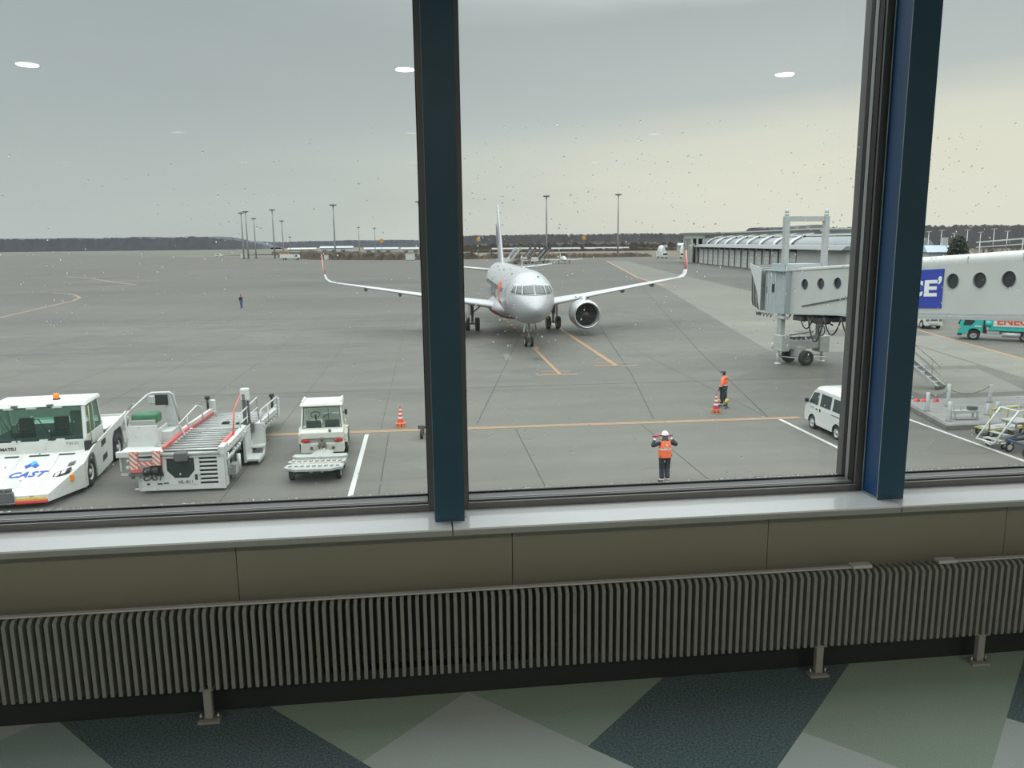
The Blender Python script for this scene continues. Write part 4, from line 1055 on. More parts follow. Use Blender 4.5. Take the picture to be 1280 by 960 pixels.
# lettering on the hood
def hood_text(sx, size, u, v, mt, name, shear=.0, sy=1.0, bold=.0, sp=1.):
    t = text_mb(sx, size, .012, shear, bold, sp)
    vs = []
    for x, y, z in t.v:
        uu_, vv = u + x, v + z * sy; vs.append((uu_, vv, on_hood(uu_, vv) + .012 - y))
    t.v = vs; return t.build(name, mt, body)
hood_text('CAST', .40, -.02, 1.28, BLUEP, 'lettering', .35, 1.15, .012, 1.15)
def para(cx, cy, w, h, mt, rot):
    c, s = cos(rot), sin(rot); pts = [(-w, -h), (w, -h), (w, h), (-w, h)]; hood_quad('logo_block', [(cx + x * c - y * s, cy + (x * s + y * c) * 1.35) for x, y in pts], mt)
para(-.02, 2.02, .085, .085, CYANP, radians(45)); para(-.14, 1.84, .085, .075, BLUEP, radians(35)); para(.09, 1.84, .085, .075, MATS['blue_lettering'], radians(-35))
t = text_mb('TW-01', .15, .01); t.v = [(x + 1.0, y + 2.715, z + 1.37) for x, y, z in t.v]; t.build('fleet_number', mat('grey_lettering', (.25, .25, .25), .5), TT)
t = text_mb('KOMATSU', .15, .01, bold=.004); t.v = [(x - 1.12, y + 2.715, z + 1.28) for x, y, z in t.v]; t.build('maker_lettering', BLACK, TT)
t = text_mb('C', .16, .01); t.v = [(x + .55, y - .008, z + .34) for x, y, z in t.v]; t.build('tie_down_mark', RED, TT)
# ------------------------------------------------------------------ cargo deck loader
LD = thing('cargo_loader', 'white cargo deck loader with roller platforms, red guide bars and hazard board', 'cargo loader', (-8.05, 25.9, 0), radians(.5))
LW = mat('loader_white', (.56, .575, .555), .5, noise=.06, nscale=3)
LWD = mat('loader_white_worn', (.46, .475, .46), .55, noise=.08, nscale=5)
ROLL = mat('roller_steel', (.38, .39, .38), .45, .25, noise=.1)
DECK = mat('deck_grey', (.06, .063, .063), .6, noise=.1)
# front skirt panel with octagonal window and ladder slats
m = MB()
oct_ = [(-.42, 1.14), (.38, 1.14), (.38, .72), (.18, .50), (-.20, .50), (-.42, .72)]
outer_ = [(-1.36, .10), (1.40, .10), (1.40, 1.30), (.48, 1.30), (-.60, 1.30), (-1.36, .70)]
m.prism([(-1.36, .10), (1.38, .10), (1.38, .26), (-1.36, .26)], 0, .06, 'y')
m.prism([(-1.36, .26), (-.58, .26), (-.58, .80), (-1.36, .62)], 0, .06, 'y')
m.prism([(-.58, .26), (.58, .26), (.58, .48), (-.58, .48)], 0, .06, 'y')
m.prism([(-.58, .48), (-.22, .48), (-.45, .74), (-.45, 1.34), (-.58, 1.34)], 0, .06, 'y').prism([(.20, .48), (.58, .48), (.58, 1.34), (.42, 1.34), (.42, .74)], 0, .06, 'y')
m.box(-.45, .42, 0, .06, 1.16, 1.34).box(.58, 1.22, 0, .06, 1.2, 1.34).box(1.14, 1.38, 0, .06, .26, 1.3)
for k in range(6): m.box(.58, 1.14, 0, .07, .34 + .14 * k, .40 + .14 * k)
m.prism([(1.38, .10), (1.38, 1.2), (1.30, 1.2), (1.30, .1)], 0, .5, 'y')
m.box(-1.33, -1.28, 0, 3.2, .12, .66); m.box(-1.5, -1.36, -.02, .05, .16, .20)
fp = m.build('front_skirt', LW, LD, bevel=.008)
MB().box(-.46, .43, .07, .09, .46, 1.2).build('skirt_window', DGLASS, fp)
MB().box(.56, 1.16, .12, .14, .26, 1.25).build('ladder_backing', BLACK, fp)
m = MB(); m.box(-1.1, -1.02, -.012, 0, .31, .36).box(-.78, -.62, -.012, 0, .31, .35).box(-.58, -.42, -.012, 0, .33, .36); m.box(.42, .5, -.012, 0, .42, .60); m.build('skirt_slot', BLACK, fp)
t = text_mb('CAST', .24, .01, .3, .008, 1.1); t.v = [(x - .92, y - .006, z + .53) for x, y, z in t.v]; t.build('lettering', mat('dark_lettering', (.08, .08, .09), .5), fp)
t = text_mb('HL-811', .16, .01); t.v = [(x + .12, y - .006, z + .36) for x, y, z in t.v]; t.build('fleet_number', MATS['dark_lettering'], fp)
# chassis beams and wheels
m = MB(); m.box(-1.15, 1.15, .3, 4.0, .35, .75); m.box(-1.3, -1.1, 3.6, 10.0, .38, .55); m.box(1.2, 1.4, 3.4, 10.2, .40, .62); m.box(-1.1, 1.2, 9.0, 9.2, .35, .5)
m.build('chassis', DECK, LD)
for x in (-1.1, 1.18): wheel(LD, (x, 5.3, .36), .36, .24)
for x in (-1.05, 1.10): wheel(LD, (x, 1.35, .42), .42, .28)
# bridge deck with rollers
def rollers(m, x0, x1, y0, y1, z0, z1, n, r=.04):
    for k in range(n):
        t_ = (k + .5) / n; y = y0 + (y1 - y0) * t_; z = z0 + (z1 - z0) * t_; m.cyl((x0, y, z), (x1, y, z), r, n=8)
m = MB(); m.hexa([(-1.55, .08, 1.22), (1.32, .08, 1.22), (1.32, 3.5, 1.22), (-1.55, 3.5, 1.22)], [(-1.55, .08, 1.32), (1.32, .08, 1.32), (1.32, 3.5, 1.32), (-1.55, 3.5, 1.32)])
bd = m.build('bridge_platform', DECK, LD)
m = MB(); rollers(m, -1.1, -.72, .9, 3.4, 1.36, 1.36, 8); rollers(m, -.55, 1.18, .15, 3.4, 1.36, 1.36, 10, .05); m.cyl((-.62, .02, 1.30), (1.24, .02, 1.30), .07, n=12)
m.build('roller_bed', ROLL, bd)
m = MB(); m.box(-.72, -.50, 1.2, 3.5, 1.32, 1.39).box(-.62, 1.3, -.02, .06, 1.18, 1.26).box(.5, 1.16, .16, .34, 1.385, 1.40); m.build('walkway_plate', LWD, bd)
m = MB(); m.box(1.2, 1.40, -.02, .6, 1.22, 1.50).box(1.22, 1.42, .5, 3.5, 1.20, 1.42); m.build('side_beam', LW, bd, bevel=.01)
for x0, x1 in ((-.66, -.56), (1.16, 1.26)):
    y1 = 3.3 if x0 < 0 else 2.3; y0 = .35 if x0 < 0 else .6
    MB().box(x0, x1, y0, y1, 1.38, 1.50).build('guide_bar', PINKRED, bd, bevel=.01)
m = MB().box(-.16, .26, -.16, .03, 1.08, 1.40).box(-.2, .3, -.1, -.02, 1.2, 1.3); m.build('coupling_block', DGREY, bd, bevel=.05)
# hazard board with its chevrons and small steps
m = MB(); m.slot(0).box(-1.55, -1.28, -.10, -.06, .82, 1.46).box(-.84, -.58, -.10, -.06, .98, 1.46).box(-1.28, -.84, -.10, -.06, .98, 1.12).box(-1.56, -.92, -.13, -.06, .78, .86)
hz = m.build('hazard_board', PINKRED, LD)
m = MB()
def stripe(x, z, w, h, lx, hx, lz, hz_):
    pts = [(x, z), (x + w, z), (x + w - h, z + h), (x - h, z + h)]
    for a, lim, less in ((0, lx, False), (0, hx, True), (1, lz, False), (1, hz_, True)): pts = clip(pts, a, lim, less)
    if len(pts) > 2: m.prism(pts, -.112, -.098, 'y')
for k in range(7): stripe(-1.35 + 0 * k, .72 + .17 * k, .10, .40, -1.54, -1.30, .87, 1.45)
for k in range(7): stripe(-.6, .72 + .17 * k, .10, .4, -.83, -.60, .99, 1.45)
for k in range(5): stripe(-1.2 + .17 * k, .92, .07, .22, -1.28, -.84, .99, 1.11)
m.build('hazard_stripe', mat('cream_stripe', (.66, .60, .52), .5), hz)
m = MB()
for z in (1.18, 1.30, 1.42): m.box(-1.28, -.84, -.08, .1, z, z + .035)
m.build('step_tread', LWD, hz)
MB().box(-1.6, -1.0, -.16, .1, .66, .76).cyl((-1.5, -.1, .60), (-1.5, .0, .60), .05, n=10).build('board_bracket', DGREY, LD)
m = MB(); m.cyl((-1.12, -.12, .80), (-.88, -.12, .80), .13, n=14).cyl((-.86, -.10, .80), (-.66, -.10, .80), .14, n=14); m.prism([(-.62, 1.0), (-.55, .62), (-.70, .68)], -.1, 0, 'y'); m.build('rubber_buffer', BLACK, LD)
# operator cab on the left with green seat
m = MB(); m.box(-2.02, -1.0, 1.15, 1.20, 1.28, 2.02).box(-2.02, -1.97, 1.15, 2.3, 1.28, 2.02).box(-1.04, -.98, 1.15, 2.4, 1.28, 1.9).box(-2.05, -.62, .30, 2.4, 1.22, 1.33).box(-1.0, -.66, 1.5, 2.5, 1.33, 1.75)
m.prism([(-1.0, 1.33), (-.45, 1.33), (-.62, 1.75), (-.9, 2.0), (-1.0, 2.0)], 2.4, 2.44, 'y'); m.box(-2.1, -.95, .28, .40, 1.18, 1.38)
cb = m.build('operator_platform', LW, LD, bevel=.015)
m = MB(); m.tube([(-2.0, 1.18, 1.3), (-2.0, 1.18, 2.42), (-1.92, 1.3, 2.52), (-1.55, 2.1, 2.92), (-1.42, 2.2, 2.98), (-.82, 2.2, 2.98), (-.72, 2.2, 2.9), (-.62, 2.4, 1.9)], .035)
m.tube([(-2.0, 1.18, 2.02), (-1.0, 1.18, 2.02)], .03)
m.build('cab_tube_frame', LW, cb)
MB().prism([(-1.12, 2.92), (-.78, 2.92), (-.62, 1.8), (-1.0, 1.8), (-1.0, 2.5)], 2.2, 2.26, 'y').build('cab_back_panel', LWD, cb, bevel=.01)
MB().box(-1.32, -.9, 2.12, 2.24, 2.55, 2.92).build('instrument_screen', BLACK, cb, bevel=.02)
MB().box(-1.55, -1.3, 2.1, 2.26, 2.6, 2.88).build('control_box', LWD, cb, bevel=.02)
MB().box(-1.9, -1.05, 1.35, 1.95, 2.05, 2.40).build('driver_seat', mat('green_seat_cover', (.045, .17, .09), .6, noise=.15), cb, bevel=.09, seg=3)
m = MB(); m.box(-1.9, -1.1, 1.22, 1.36, 2.0, 2.2); m.build('seat_base', mat('seat_base_grey', (.36, .36, .35), .6), cb)
m = MB(); m.cyl((-2.1, 1.3, 2.0), (-2.0, 1.3, 2.35), .09, n=10).box(-2.16, -2.02, 1.2, 1.35, 1.9, 2.1).bar((-1.95, 1.35, 2.6), (-1.75, 1.3, 2.78), .09, .05); m.build('side_lamp', mat('lamp_bracket_grey', (.3, .3, .28), .5), cb)
m = MB(); m.bar((-2.0, .4, .7), (-2.0, .4, 1.2), .06).bar((-1.7, .38, .55), (-1.7, .38, 1.2), .05).box(-2.02, -1.66, .36, .42, .55, .62); m.cyl((-1.72, .3, .75), (-1.72, .3, .9), .09, n=10).cyl((-1.72, .3, 1.0), (-1.72, .3, 1.1), .06, n=10); m.build('step_bracket', LWD, LD)
# hand rails beside the platform
def hrail(pts, posts, name='handrail', mt=LW, r=.028):
    m = MB(); m.tube(pts, r)
    for a, b_ in posts: m.tube([a, b_], r * .9)
    return m.build(name, mt, LD)
hrail([(-1.05, 3.0, 1.45), (-.98, 5.9, 1.75), (-.82, 5.95, 1.70), (-.78, 6.0, 1.05)], [((-1.0, 4.6, 1.62), (-1.0, 4.6, .95)), ((-1.02, 4.6, 1.25), (-.82, 5.95, 1.30))])
hrail([(1.32, 3.0, 1.95), (1.42, 5.6, 2.05), (1.44, 5.6, 1.2)], [((1.30, 3.0, 1.35), (1.30, 3.0, 1.95)), ((1.31, 3.0, 1.6), (1.43, 5.6, 1.65))])
hrail([(1.28, 1.9, 1.42), (1.28, 2.3, 2.25), (1.25, 3.6, 2.55)], [], mt=PINKRED)
hrail([(1.55, 5.4, 1.1), (1.55, 5.5, 1.55), (1.62, 8.8, 1.45), (1.62, 8.8, .8)], [((1.58, 6.9, 1.5), (1.58, 6.9, .8)), ((1.56, 5.5, 1.2), (1.61, 8.8, 1.1))])
# lifting mast with white control head
m = MB(); m.box(1.22, 1.34, 3.9, 4.02, 1.1, 2.5).cyl((1.4, 4.1, .7), (1.4, 4.1, 2.35), .05, n=10).box(1.28, 1.55, 4.0, 4.25, 1.0, 1.35); m.build('lift_mast', DGREY, LD)
MB().box(1.16, 1.48, 3.9, 4.14, 2.25, 2.72).build('control_head', WHITE, LD, bevel=.05, seg=2)
# side stair pod
m = MB(); m.prism([(2.9, .12), (3.9, .12), (4.35, .45), (4.35, 1.25), (4.2, 1.45), (4.2, .6), (3.8, .3), (3.0, .3), (3.0, 1.3), (2.9, 1.3)], 1.36, 1.46, 'x').prism([(2.9, .12), (3.9, .12), (4.35, .45), (4.35, 1.25), (4.25, 1.25), (4.25, .5), (3.8, .24), (2.9, .24)], 1.86, 1.92, 'x').box(1.4, 1.9, 2.95, 3.85, .16, .24).box(1.4, 1.9, 4.25, 4.32, .45, 1.3).box(1.40, 1.44, 3.0, 4.3, .3, 1.35)
m.box(1.36, 1.92, 3.9, 4.3, .42, .50)
m.build('stair_pod', LW, LD, bevel=.01)
m = MB()
for i in range(6): m.cyl((1.38, .3 + .35 * i, .95 - .05 * (i % 3)), (1.46, .5 + .3 * i, 1.1), .05, n=8)
m.bar((1.2, .9, .75), (1.45, 3.2, 1.25), .09).bar((1.2, 3.2, .6), (1.4, 1.2, 1.15), .09).cyl((1.42, .4, .4), (1.42, .4, 1.2), .035, n=8).box(1.3, 1.5, 1.0, 1.5, .25, .6)
m.build('scissor_linkage', GALV, LD)
MB().cyl((1.5, 1.5, .28), (1.5, 1.5, .85), .07, n=12).build('gas_cylinder', WHITE, LD)
# main (lower) platform
m = MB(); m.hexa([(-1.25, 3.7, .74), (1.25, 3.7, .74), (1.25, 9.6, .48), (-1.3, 9.6, .48)], [(-1.25, 3.7, .86), (1.25, 3.7, .86), (1.25, 9.6, .60), (-1.3, 9.6, .60)])
mp_ = m.build('main_platform', DECK, LD)
m = MB(); rollers(m, -1.15, 1.15, 3.8, 9.5, .88, .64, 15, .055); m.build('roller_bed', ROLL, mp_)
m = MB()
for x, y in ((-.5, 5.2), (.5, 6.3), (-.1, 6.6)): z = .96 - .04 * (y - 3.8); m.prism([(-.16, z - .05), (-.1, z + .03), (.1, z + .03), (.16, z - .05)], y, y + .22, 'y'); m.v[-8:] = [(a + x, b_, c) for a, b_, c in m.v[-8:]]
m.build('pallet_stop', BLACK, mp_)
m = MB(); m.bar((-1.3, 3.9, 1.02), (-1.32, 9.3, .84), .12, .16); m.build('side_rail', LW, mp_)
MB().bar((-1.22, 3.9, .93), (-1.22, 9.3, .74), .05, .12).build('red_edge', PINKRED, mp_)
m = MB(); m.bar((1.36, 3.6, .98), (1.38, 9.9, .66), .16, .22); m.bar((1.38, 4.2, .62), (1.4, 9.4, .45), .05, .12)
for k in range(8): m.box(1.46, 1.54, 4.6 + .62 * k, 4.7 + .62 * k, .66 - .03 * k, .78 - .03 * k)
m.build('side_rail', LW, mp_)
for x in (-1.36, 1.42):
    m = MB(); m.box(x - .11, x + .11, 9.55, 9.95, .35, .75).box(x - .1, x + .12, 9.7, 9.9, .75, 1.22); e = m.build('corner_post', LW, LD, bevel=.03)
    MB().cyl((x - .16, 9.6, .8), (x - .16, 9.6, 1.38), .05, n=10).cyl((x - .16, 9.6, 1.30), (x - .16, 9.6, 1.45), .11, n=12).build('lamp_stalk', BLACK, e)
# ------------------------------------------------------------------ small tow tractor with its back to the window
ST = thing('baggage_tractor', 'small cream-white baggage tractor seen from behind, with a glazed cab', 'baggage tractor', (-3.95, 29.45, 0), radians(2.0))
m = MB()
m.prism([(0, .22), (.9, .22), (.9, .62), (.06, .62), (0, .58)], -.80, .80, 'x')
m.prism([(.10, .62), (2.9, .62), (2.95, .30), (3.1, .30), (3.1, .80), (2.9, .88), (2.2, .90), (.10, .76)], -.72, .72, 'x')
m.prism([(-.04, .78), (1.0, .78), (1.0, 1.08), (.10, 1.10), (-.04, 1.02)], -.80, .80, 'x')
m.box(-.62, .62, .9, 2.2, .25, .62)
sb = m.build('body', CREAM, ST, bevel=.03, seg=2)
for s in (-1, 1):
    MB().prism([(.45, .5), (.5, .82), (.75, 1.02), (1.15, 1.02), (1.4, .82), (1.45, .5), (1.38, .5), (1.3, .78), (1.1, .94), (.8, .94), (.6, .78), (.53, .5)], s * .70, s * .92, 'x').build('mudguard', CREAM, ST)
    wheel(ST, (s * .80, .95, .40), .40, .22); wheel(ST, (s * .74, 2.6, .33), .33, .2)
    MB().box(s * .62 - .16, s * .62 + .16, -.045, .02, .66, .76).build('tail_lamp', REDL, ST, bevel=.015)
    MB().lathe([(.055, 0), (.055, .03), (.03, .03), (.03, 0)], (s * .40, -.03, .42), (0, 1, 0), 16).build('lashing_ring', DGREY, ST)
m = MB(); m.box(-.13, .13, -.12, 0, .26, .62).box(-.16, .16, -.16, -.1, .30, .36).box(-.16, .16, -.16, -.1, .50, .56).cyl((0, -.15, .22), (0, -.15, .68), .025, n=8).cyl((0, -.07, .70), (0, -.07, .84), .05, n=10)
m.build('tow_hitch', mat('hitch_metal', (.18, .17, .14), .6, .3), ST)
m = MB(); cy0, cy1, cz = .32, 1.75, 1.98
for a, b_ in (((-.76, cy0, 1.06), (-.70, cy0 + .18, cz)), ((.76, cy0, 1.06), (.70, cy0 + .18, cz)), ((-.74, cy1, .88), (-.68, cy1 - .18, cz)), ((.74, cy1, .88), (.68, cy1 - .18, cz))): m.bar(a, b_, .07)
m.bar((-.76, cy0, 1.10), (.76, cy0, 1.10), .06).bar((-.7, cy0 + .17, cz - .04), (.7, cy0 + .17, cz - .04), .07).bar((-.74, cy1, .95), (.74, cy1, .95), .1).bar((-.7, cy1 - .17, cz - .05), (.7, cy1 - .17, cz - .05), .05)
cf = m.build('cab_frame', CREAM, ST)
m = MB(); m.hexa([(-.80, cy0 + .02, cz - .02), (.80, cy0 + .02, cz - .02), (.78, cy1 - .1, cz - .02), (-.78, cy1 - .1, cz - .02)], [(-.78, cy0 + .1, cz + .09), (.78, cy0 + .1, cz + .09), (.74, cy1 - .16, cz + .09), (-.74, cy1 - .16, cz + .09)]).box(-.76, -.68, cy0 + .2, cy1 - .2, cz + .09, cz + .15).box(.68, .76, cy0 + .2, cy1 - .2, cz + .09, cz + .15)
m.build('roof', CREAM, cf, bevel=.02)
CLR = thin_glass('clear_cab_glass', (.86, .90, .88))
def pane2(pts, par=cf, mt=CLR):
    o = MB().add(pts, [(0, 1, 2, 3)]).build('cab_window', mt, par); s = o.modifiers.new('thickness', 'SOLIDIFY'); s.thickness = .01; return o
pane2([(-.72, cy0 + .01, 1.12), (.72, cy0 + .01, 1.12), (.67, cy0 + .16, cz - .07), (-.67, cy0 + .16, cz - .07)])
pane2([(-.72, cy1, 1.0), (.72, cy1, 1.0), (.66, cy1 - .17, cz - .07), (-.66, cy1 - .17, cz - .07)])
m = MB()
for a, b_ in (((-.72, cy0, 1.13), (.72, cy0, 1.13)), ((-.67, cy0 + .15, cz - .08), (.67, cy0 + .15, cz - .08)), ((-.72, cy0, 1.12), (-.67, cy0 + .16, cz - .07)), ((.72, cy0, 1.12), (.67, cy0 + .16, cz - .07))): m.bar(a, b_, .03)
m.build('window_gasket', BLACK, cf)
MB().bar((0.02, cy0 - .02, 1.52), (.38, cy0 + .04, 1.70), .02).bar((.25, cy0 + .03, 1.9), (.25, cy0 + .0, 1.45), .02).build('wiper', BLACK, cf)
for x in (-.34, .36): MB().box(x - .28, x + .28, .62, 1.1, .85, 1.05).box(x - .28, x + .28, .55, .68, .95, 1.36).build('seat', MATS['seat_vinyl_dark'], ST, bevel=.04, seg=2)
m = MB(); m.tube([(-.34 + .18 * cos(a), 1.38 + .08 * sin(a), 1.42 + .1 * sin(a)) for a in [2 * pi * i / 18 for i in range(18)]], .015, closed=True).cyl((-.34, 1.4, 1.42), (-.34, 1.6, 1.1), .03, n=8); m.build('steering_wheel', BLACK, ST)
MB().box(-.1, .62, 1.5, 1.7, .95, 1.42).build('instrument_panel', mat('panel_pale', (.55, .57, .56), .5), ST, bevel=.02)
m = MB().box(.80, .90, 1.2, 1.28, 1.42, 1.62).bar((.72, 1.3, 1.5), (.84, 1.25, 1.5), .03); m.build('wing_mirror', BLACK, ST)
MB().cyl((.30, .02, 1.02), (.30, -.02, 1.12), .05, n=10).build('rear_work_lamp', DGREY, ST)

# ------------------------------------------------------------------ flat container dolly
DO = thing('container_dolly', 'low grey four-wheeled container dolly with roller slots, behind the small tractor', 'baggage dolly', (-3.89, 26.2, 0), radians(-1.5))
DOM = mat('dolly_galvanised', (.42, .435, .415), .5, .3, noise=.12, nscale=8)
def hexbar(y0, y1, w, c, z0, z1):
    return [(-w + c, y0), (w - c, y0), (w, (y0 + y1) / 2), (w - c * .3, y1), (-w + c * .3, y1), (-w, (y0 + y1) / 2)]
m = MB()
for y0, y1, w in ((.12, .62, 1.0), (.80, 1.12, 1.0), (1.55, 1.95, .98)):
    m.prism([(-w, y0 + .12), (-w + .18, y0), (w - .18, y0), (w, y0 + .12), (w - .05, y1), (-w + .05, y1)], .44, .54, 'z')
m.prism([(-.62, -.02), (.62, -.02), (.84, .16), (-.84, .16)], .44, .54, 'z')
m.box(-.12, -.02, .1, 2.7, .36, .46).box(.25, .35, .1, 2.7, .36, .46).box(-.95, -.85, .5, 2.0, .38, .46).box(.85, .95, .5, 2.0, .38, .46).prism([(-.45, 1.95), (.45, 1.95), (.2, 2.7), (-.2, 2.7)], .42, .50, 'z')
dk = m.build('deck_frame', DOM, DO, bevel=.01)
MB().box(-.85, .85, .62, .80, .46, .52).build('rusty_trough', mat('rusty_steel', (.32, .24, .16), .8, color2=(.42, .36, .28), nscale=6), dk)
MB().box(-.9, .9, 1.12, 1.55, .40, .45).build('deck_plate', mat('deck_plate_grey', (.33, .34, .34), .6, noise=.1), dk)
for y in (.26, .90):
    for k in range(9):
        x = -.8 + .2 * k; m = MB(); m.box(x - .055, x + .055, y, y + .17, .541, .548); s = m.build('roller_slot', BLACK, dk)
        MB().cyl((x - .045, y + .085, .545), (x + .045, y + .085, .545), .035, n=10).build('roller', ROLL, s)
m = MB(); m.cyl((-.8, .6, .24), (.8, .6, .24), .04, n=10).cyl((-.7, 1.95, .22), (.7, 1.95, .22), .04, n=10).box(-.2, .2, .6, 1.4, .18, .36); m.build('axle', DGREY, DO)
for x, y in ((-.80, .6), (.80, .6), (-.76, 1.95), (.76, 1.95)): wheel(DO, (x, y, .24), .24, .16, rim=DOM)
MB().bar((-.05, 2.6, .45), (-.02, 2.95, .46), .07).build('drawbar', DOM, DO)

# ------------------------------------------------------------------ tow bar lying behind the left column
TB = thing('tow_bar', 'tow bar on two small black wheels, half hidden by the left window column', 'tow bar', (.25, 32.25, 0), radians(-4))
m = MB(); m.cyl((-.35, 0, .42), (.95, .06, .42), .06, n=12).bar((-.45, -.35, .32), (-.45, .35, .32), .07).bar((-.45, 0, .3), (-.3, 0, .42), .07).box(-.62, -.35, -.06, .06, .34, .5); m.build('bar', DGREY, TB)
for y in (-.3, .42): wheel(TB, (-.45, y, .2), .2, .12)

# ------------------------------------------------------------------ white microvan
VA = thing('microvan', 'small white microvan parked at the right, nose towards the airliner', 'van', (17.14, 28.45, 0), 0)
VW = mat('van_white', (.64, .65, .63), .3, noise=.02, coat=.4)
def vanbody():
    m = MB(); m.smooth = False
    # outline (y, z) from rear bottom round to front bottom ; half width by height
    prof = [(.02, .30), (0, .62), (.02, 1.0), (.10, 1.55), (.16, 1.76), (.32, 1.88), (1.2, 1.92), (2.35, 1.88), (2.62, 1.80), (2.80, 1.62), (3.14, 1.08), (3.30, .98), (3.38, .80), (3.40, .42), (3.34, .26)]
    def hw(z): return .735 if z < .95 else .735 - (z - .95) * .135 if z < 1.75 else .62 - (z - 1.75) * .9
    lo = [(y, z) for y, z in prof]
    L_ = [(-hw(z), y, z) for y, z in lo]; R_ = [(hw(z), y, z) for y, z in lo]; n = len(lo)
    m.smooth = True
    inner = .06
    Ls = [(-max(0, hw(z) - inner), y, z) for y, z in lo]
    m.add([(-hw(z), y * .985 + .02, z) for y, z in lo] + [(-hw(z) + .10, y, z + (.03 if z > 1.7 else 0)) for y, z in lo] + [(hw(z) - .10, y, z + (.03 if z > 1.7 else 0)) for y, z in lo] + [(hw(z), y * .985 + .02, z) for y, z in lo], [(r * n + i, r * n + (i + 1) % n, (r + 1) * n + (i + 1) % n, (r + 1) * n + i) for r in range(3) for i in range(n - 1)] + [(r * n + n - 1, r * n, (r + 1) * n, (r + 1) * n + n - 1) for r in range(3)])
    # sides as bands, leaving wheel arches
    m.smooth = False
    for s in (-1, 1):
        arch = lambda cy, r: [(cy + r * cos(a), max(.26, .30 + r * sin(a))) for a in [pi - pi * k / 10 for k in range(11)]]
        low = [(.02 + .02, .30)] + arch(.68, .34) + [(1.0, .24), (2.3, .24)] + arch(2.68, .34) + [(3.31, .28), (3.36, .45), (3.345, .80), (3.27, .95)] + [(.04, .95)]
        m.add([(s * .735, y, z) for y, z in low], [tuple(range(len(low)))])
        up = [(.04, .95), (3.27, .95), (3.11, 1.08), (2.78, 1.62), (2.60, 1.75), (.18, 1.75), (.12, 1.55)]
        m.add([(s * hw(z), y, z) for y, z in up], [tuple(range(len(up)))])
        cap = [(.18, 1.75), (2.60, 1.75)]; top = [(.20, 1.79), (.32, 1.88), (1.2, 1.92), (2.35, 1.88), (2.58, 1.80)]
        m.add([(s * hw(z), y, z) for y, z in cap] + [(s * max(.45, hw(z)), y, z) for y, z in top[::-1]], [tuple(range(7))])
        m.add([(s * max(.45, hw(z)), y, z) for y, z in top] + [(s * .3, y, z + .02) for y, z in top[::-1]], [tuple(range(10))])
    return m
m = vanbody(); vb = m.build('body', VW, VA)
def hwz(z): return .735 - max(0, z - .95) * .135
for s in (-1, 1):
    def sidep(name, pts, mt, par=vb, off=.004, th=.01):
        vs = [(s * (hwz(z) + off), y, z) for y, z in pts]; n = len(vs)
        vs2 = [(s * (hwz(z) + off + th), y, z) for y, z in pts]
        return MB().add(vs + vs2, [tuple(range(n)), tuple(range(2 * n - 1, n - 1, -1))] + [(i, (i + 1) % n, n + (i + 1) % n, n + i) for i in range(n)]).build(name, mt, par)
    VG = mat('van_dark_glass', (.035, .05, .05), .1, spec=.7)
    d = sidep('front_door', [(2.2, .32), (2.36, .32), (2.42, .55), (2.62, .68), (2.98, .72), (3.06, 1.0), (2.74, 1.62), (2.62, 1.70), (2.2, 1.70)], VW, off=.0, th=.008)
    sidep('window', [(2.28, 1.10), (3.0, 1.10), (2.92, 1.22), (2.72, 1.58), (2.28, 1.62)], VG, d, off=.012, th=.005)
    sidep('door_handle', [(2.24, .90), (2.38, .90), (2.38, .94), (2.24, .94)], BLACK, d, off=.012, th=.012)
    d = sidep('sliding_door', [(1.18, .32), (2.15, .32), (2.15, 1.70), (1.18, 1.70)], VW, off=.0, th=.008)
    sidep('window', [(1.26, 1.10), (2.08, 1.10), (2.08, 1.62), (1.26, 1.62)], VG, d, off=.012, th=.005)
    sidep('door_handle', [(2.0, .86), (2.08, .86), (2.08, .98), (2.0, .98)], BLACK, d, off=.012, th=.012)
    sidep('rear_side_window', [(.22, 1.10), (1.08, 1.10), (1.08, 1.60), (.30, 1.60)], VG)
    sidep('door_rail', [(.2, .92), (1.14, .92), (1.14, .95), (.2, .95)], DGREY)
    sidep('company_mark', [(2.55, .92), (2.85, .92), (2.85, .97), (2.55, .97)], mat('grey_mark', (.3, .32, .35), .5))
    m = MB().box(s * .74, s * .90, 3.0, 3.1, 1.10, 1.26); m.build('wing_mirror', BLACK, VA, bevel=.03, seg=2)
    m = MB().box(s * .50, s * .70, 3.30, 3.41, .62, .82); m.build('headlamp', MATS['lamp_glass'], VA, bevel=.02)
    m = MB().box(s * .62, s * .73, -.01, .05, .72, 1.10); m.build('tail_lamp', REDL, VA)
    for cy in (.68, 2.68):
        wheel(VA, (s * .66, cy, .28), .28, .16, rim=mat('silver_wheel', (.55, .56, .56), .35, .5), rimr=.66); MB().lathe([(.33, -.1), (.33, .1)], (s * .60, cy, .32), (1, 0, 0), 20).build('wheel_arch_liner', WELL, VA)
MB().add([(-.64, 3.12, 1.12), (.64, 3.12, 1.12), (.58, 2.80, 1.64), (-.58, 2.80, 1.64)], [(0, 1, 2, 3)]).build('windscreen', VG, vb).location = (0, .025, .012)
MB().add([(-.60, .05, 1.12), (.60, .05, 1.12), (.56, .11, 1.58), (-.56, .11, 1.58)], [(0, 1, 2, 3)]).build('rear_window', VG, vb).location = (0, -.015, 0)
MB().box(-.70, .70, -.03, .05, .28, .50).build('rear_bumper', VW, VA, bevel=.03)
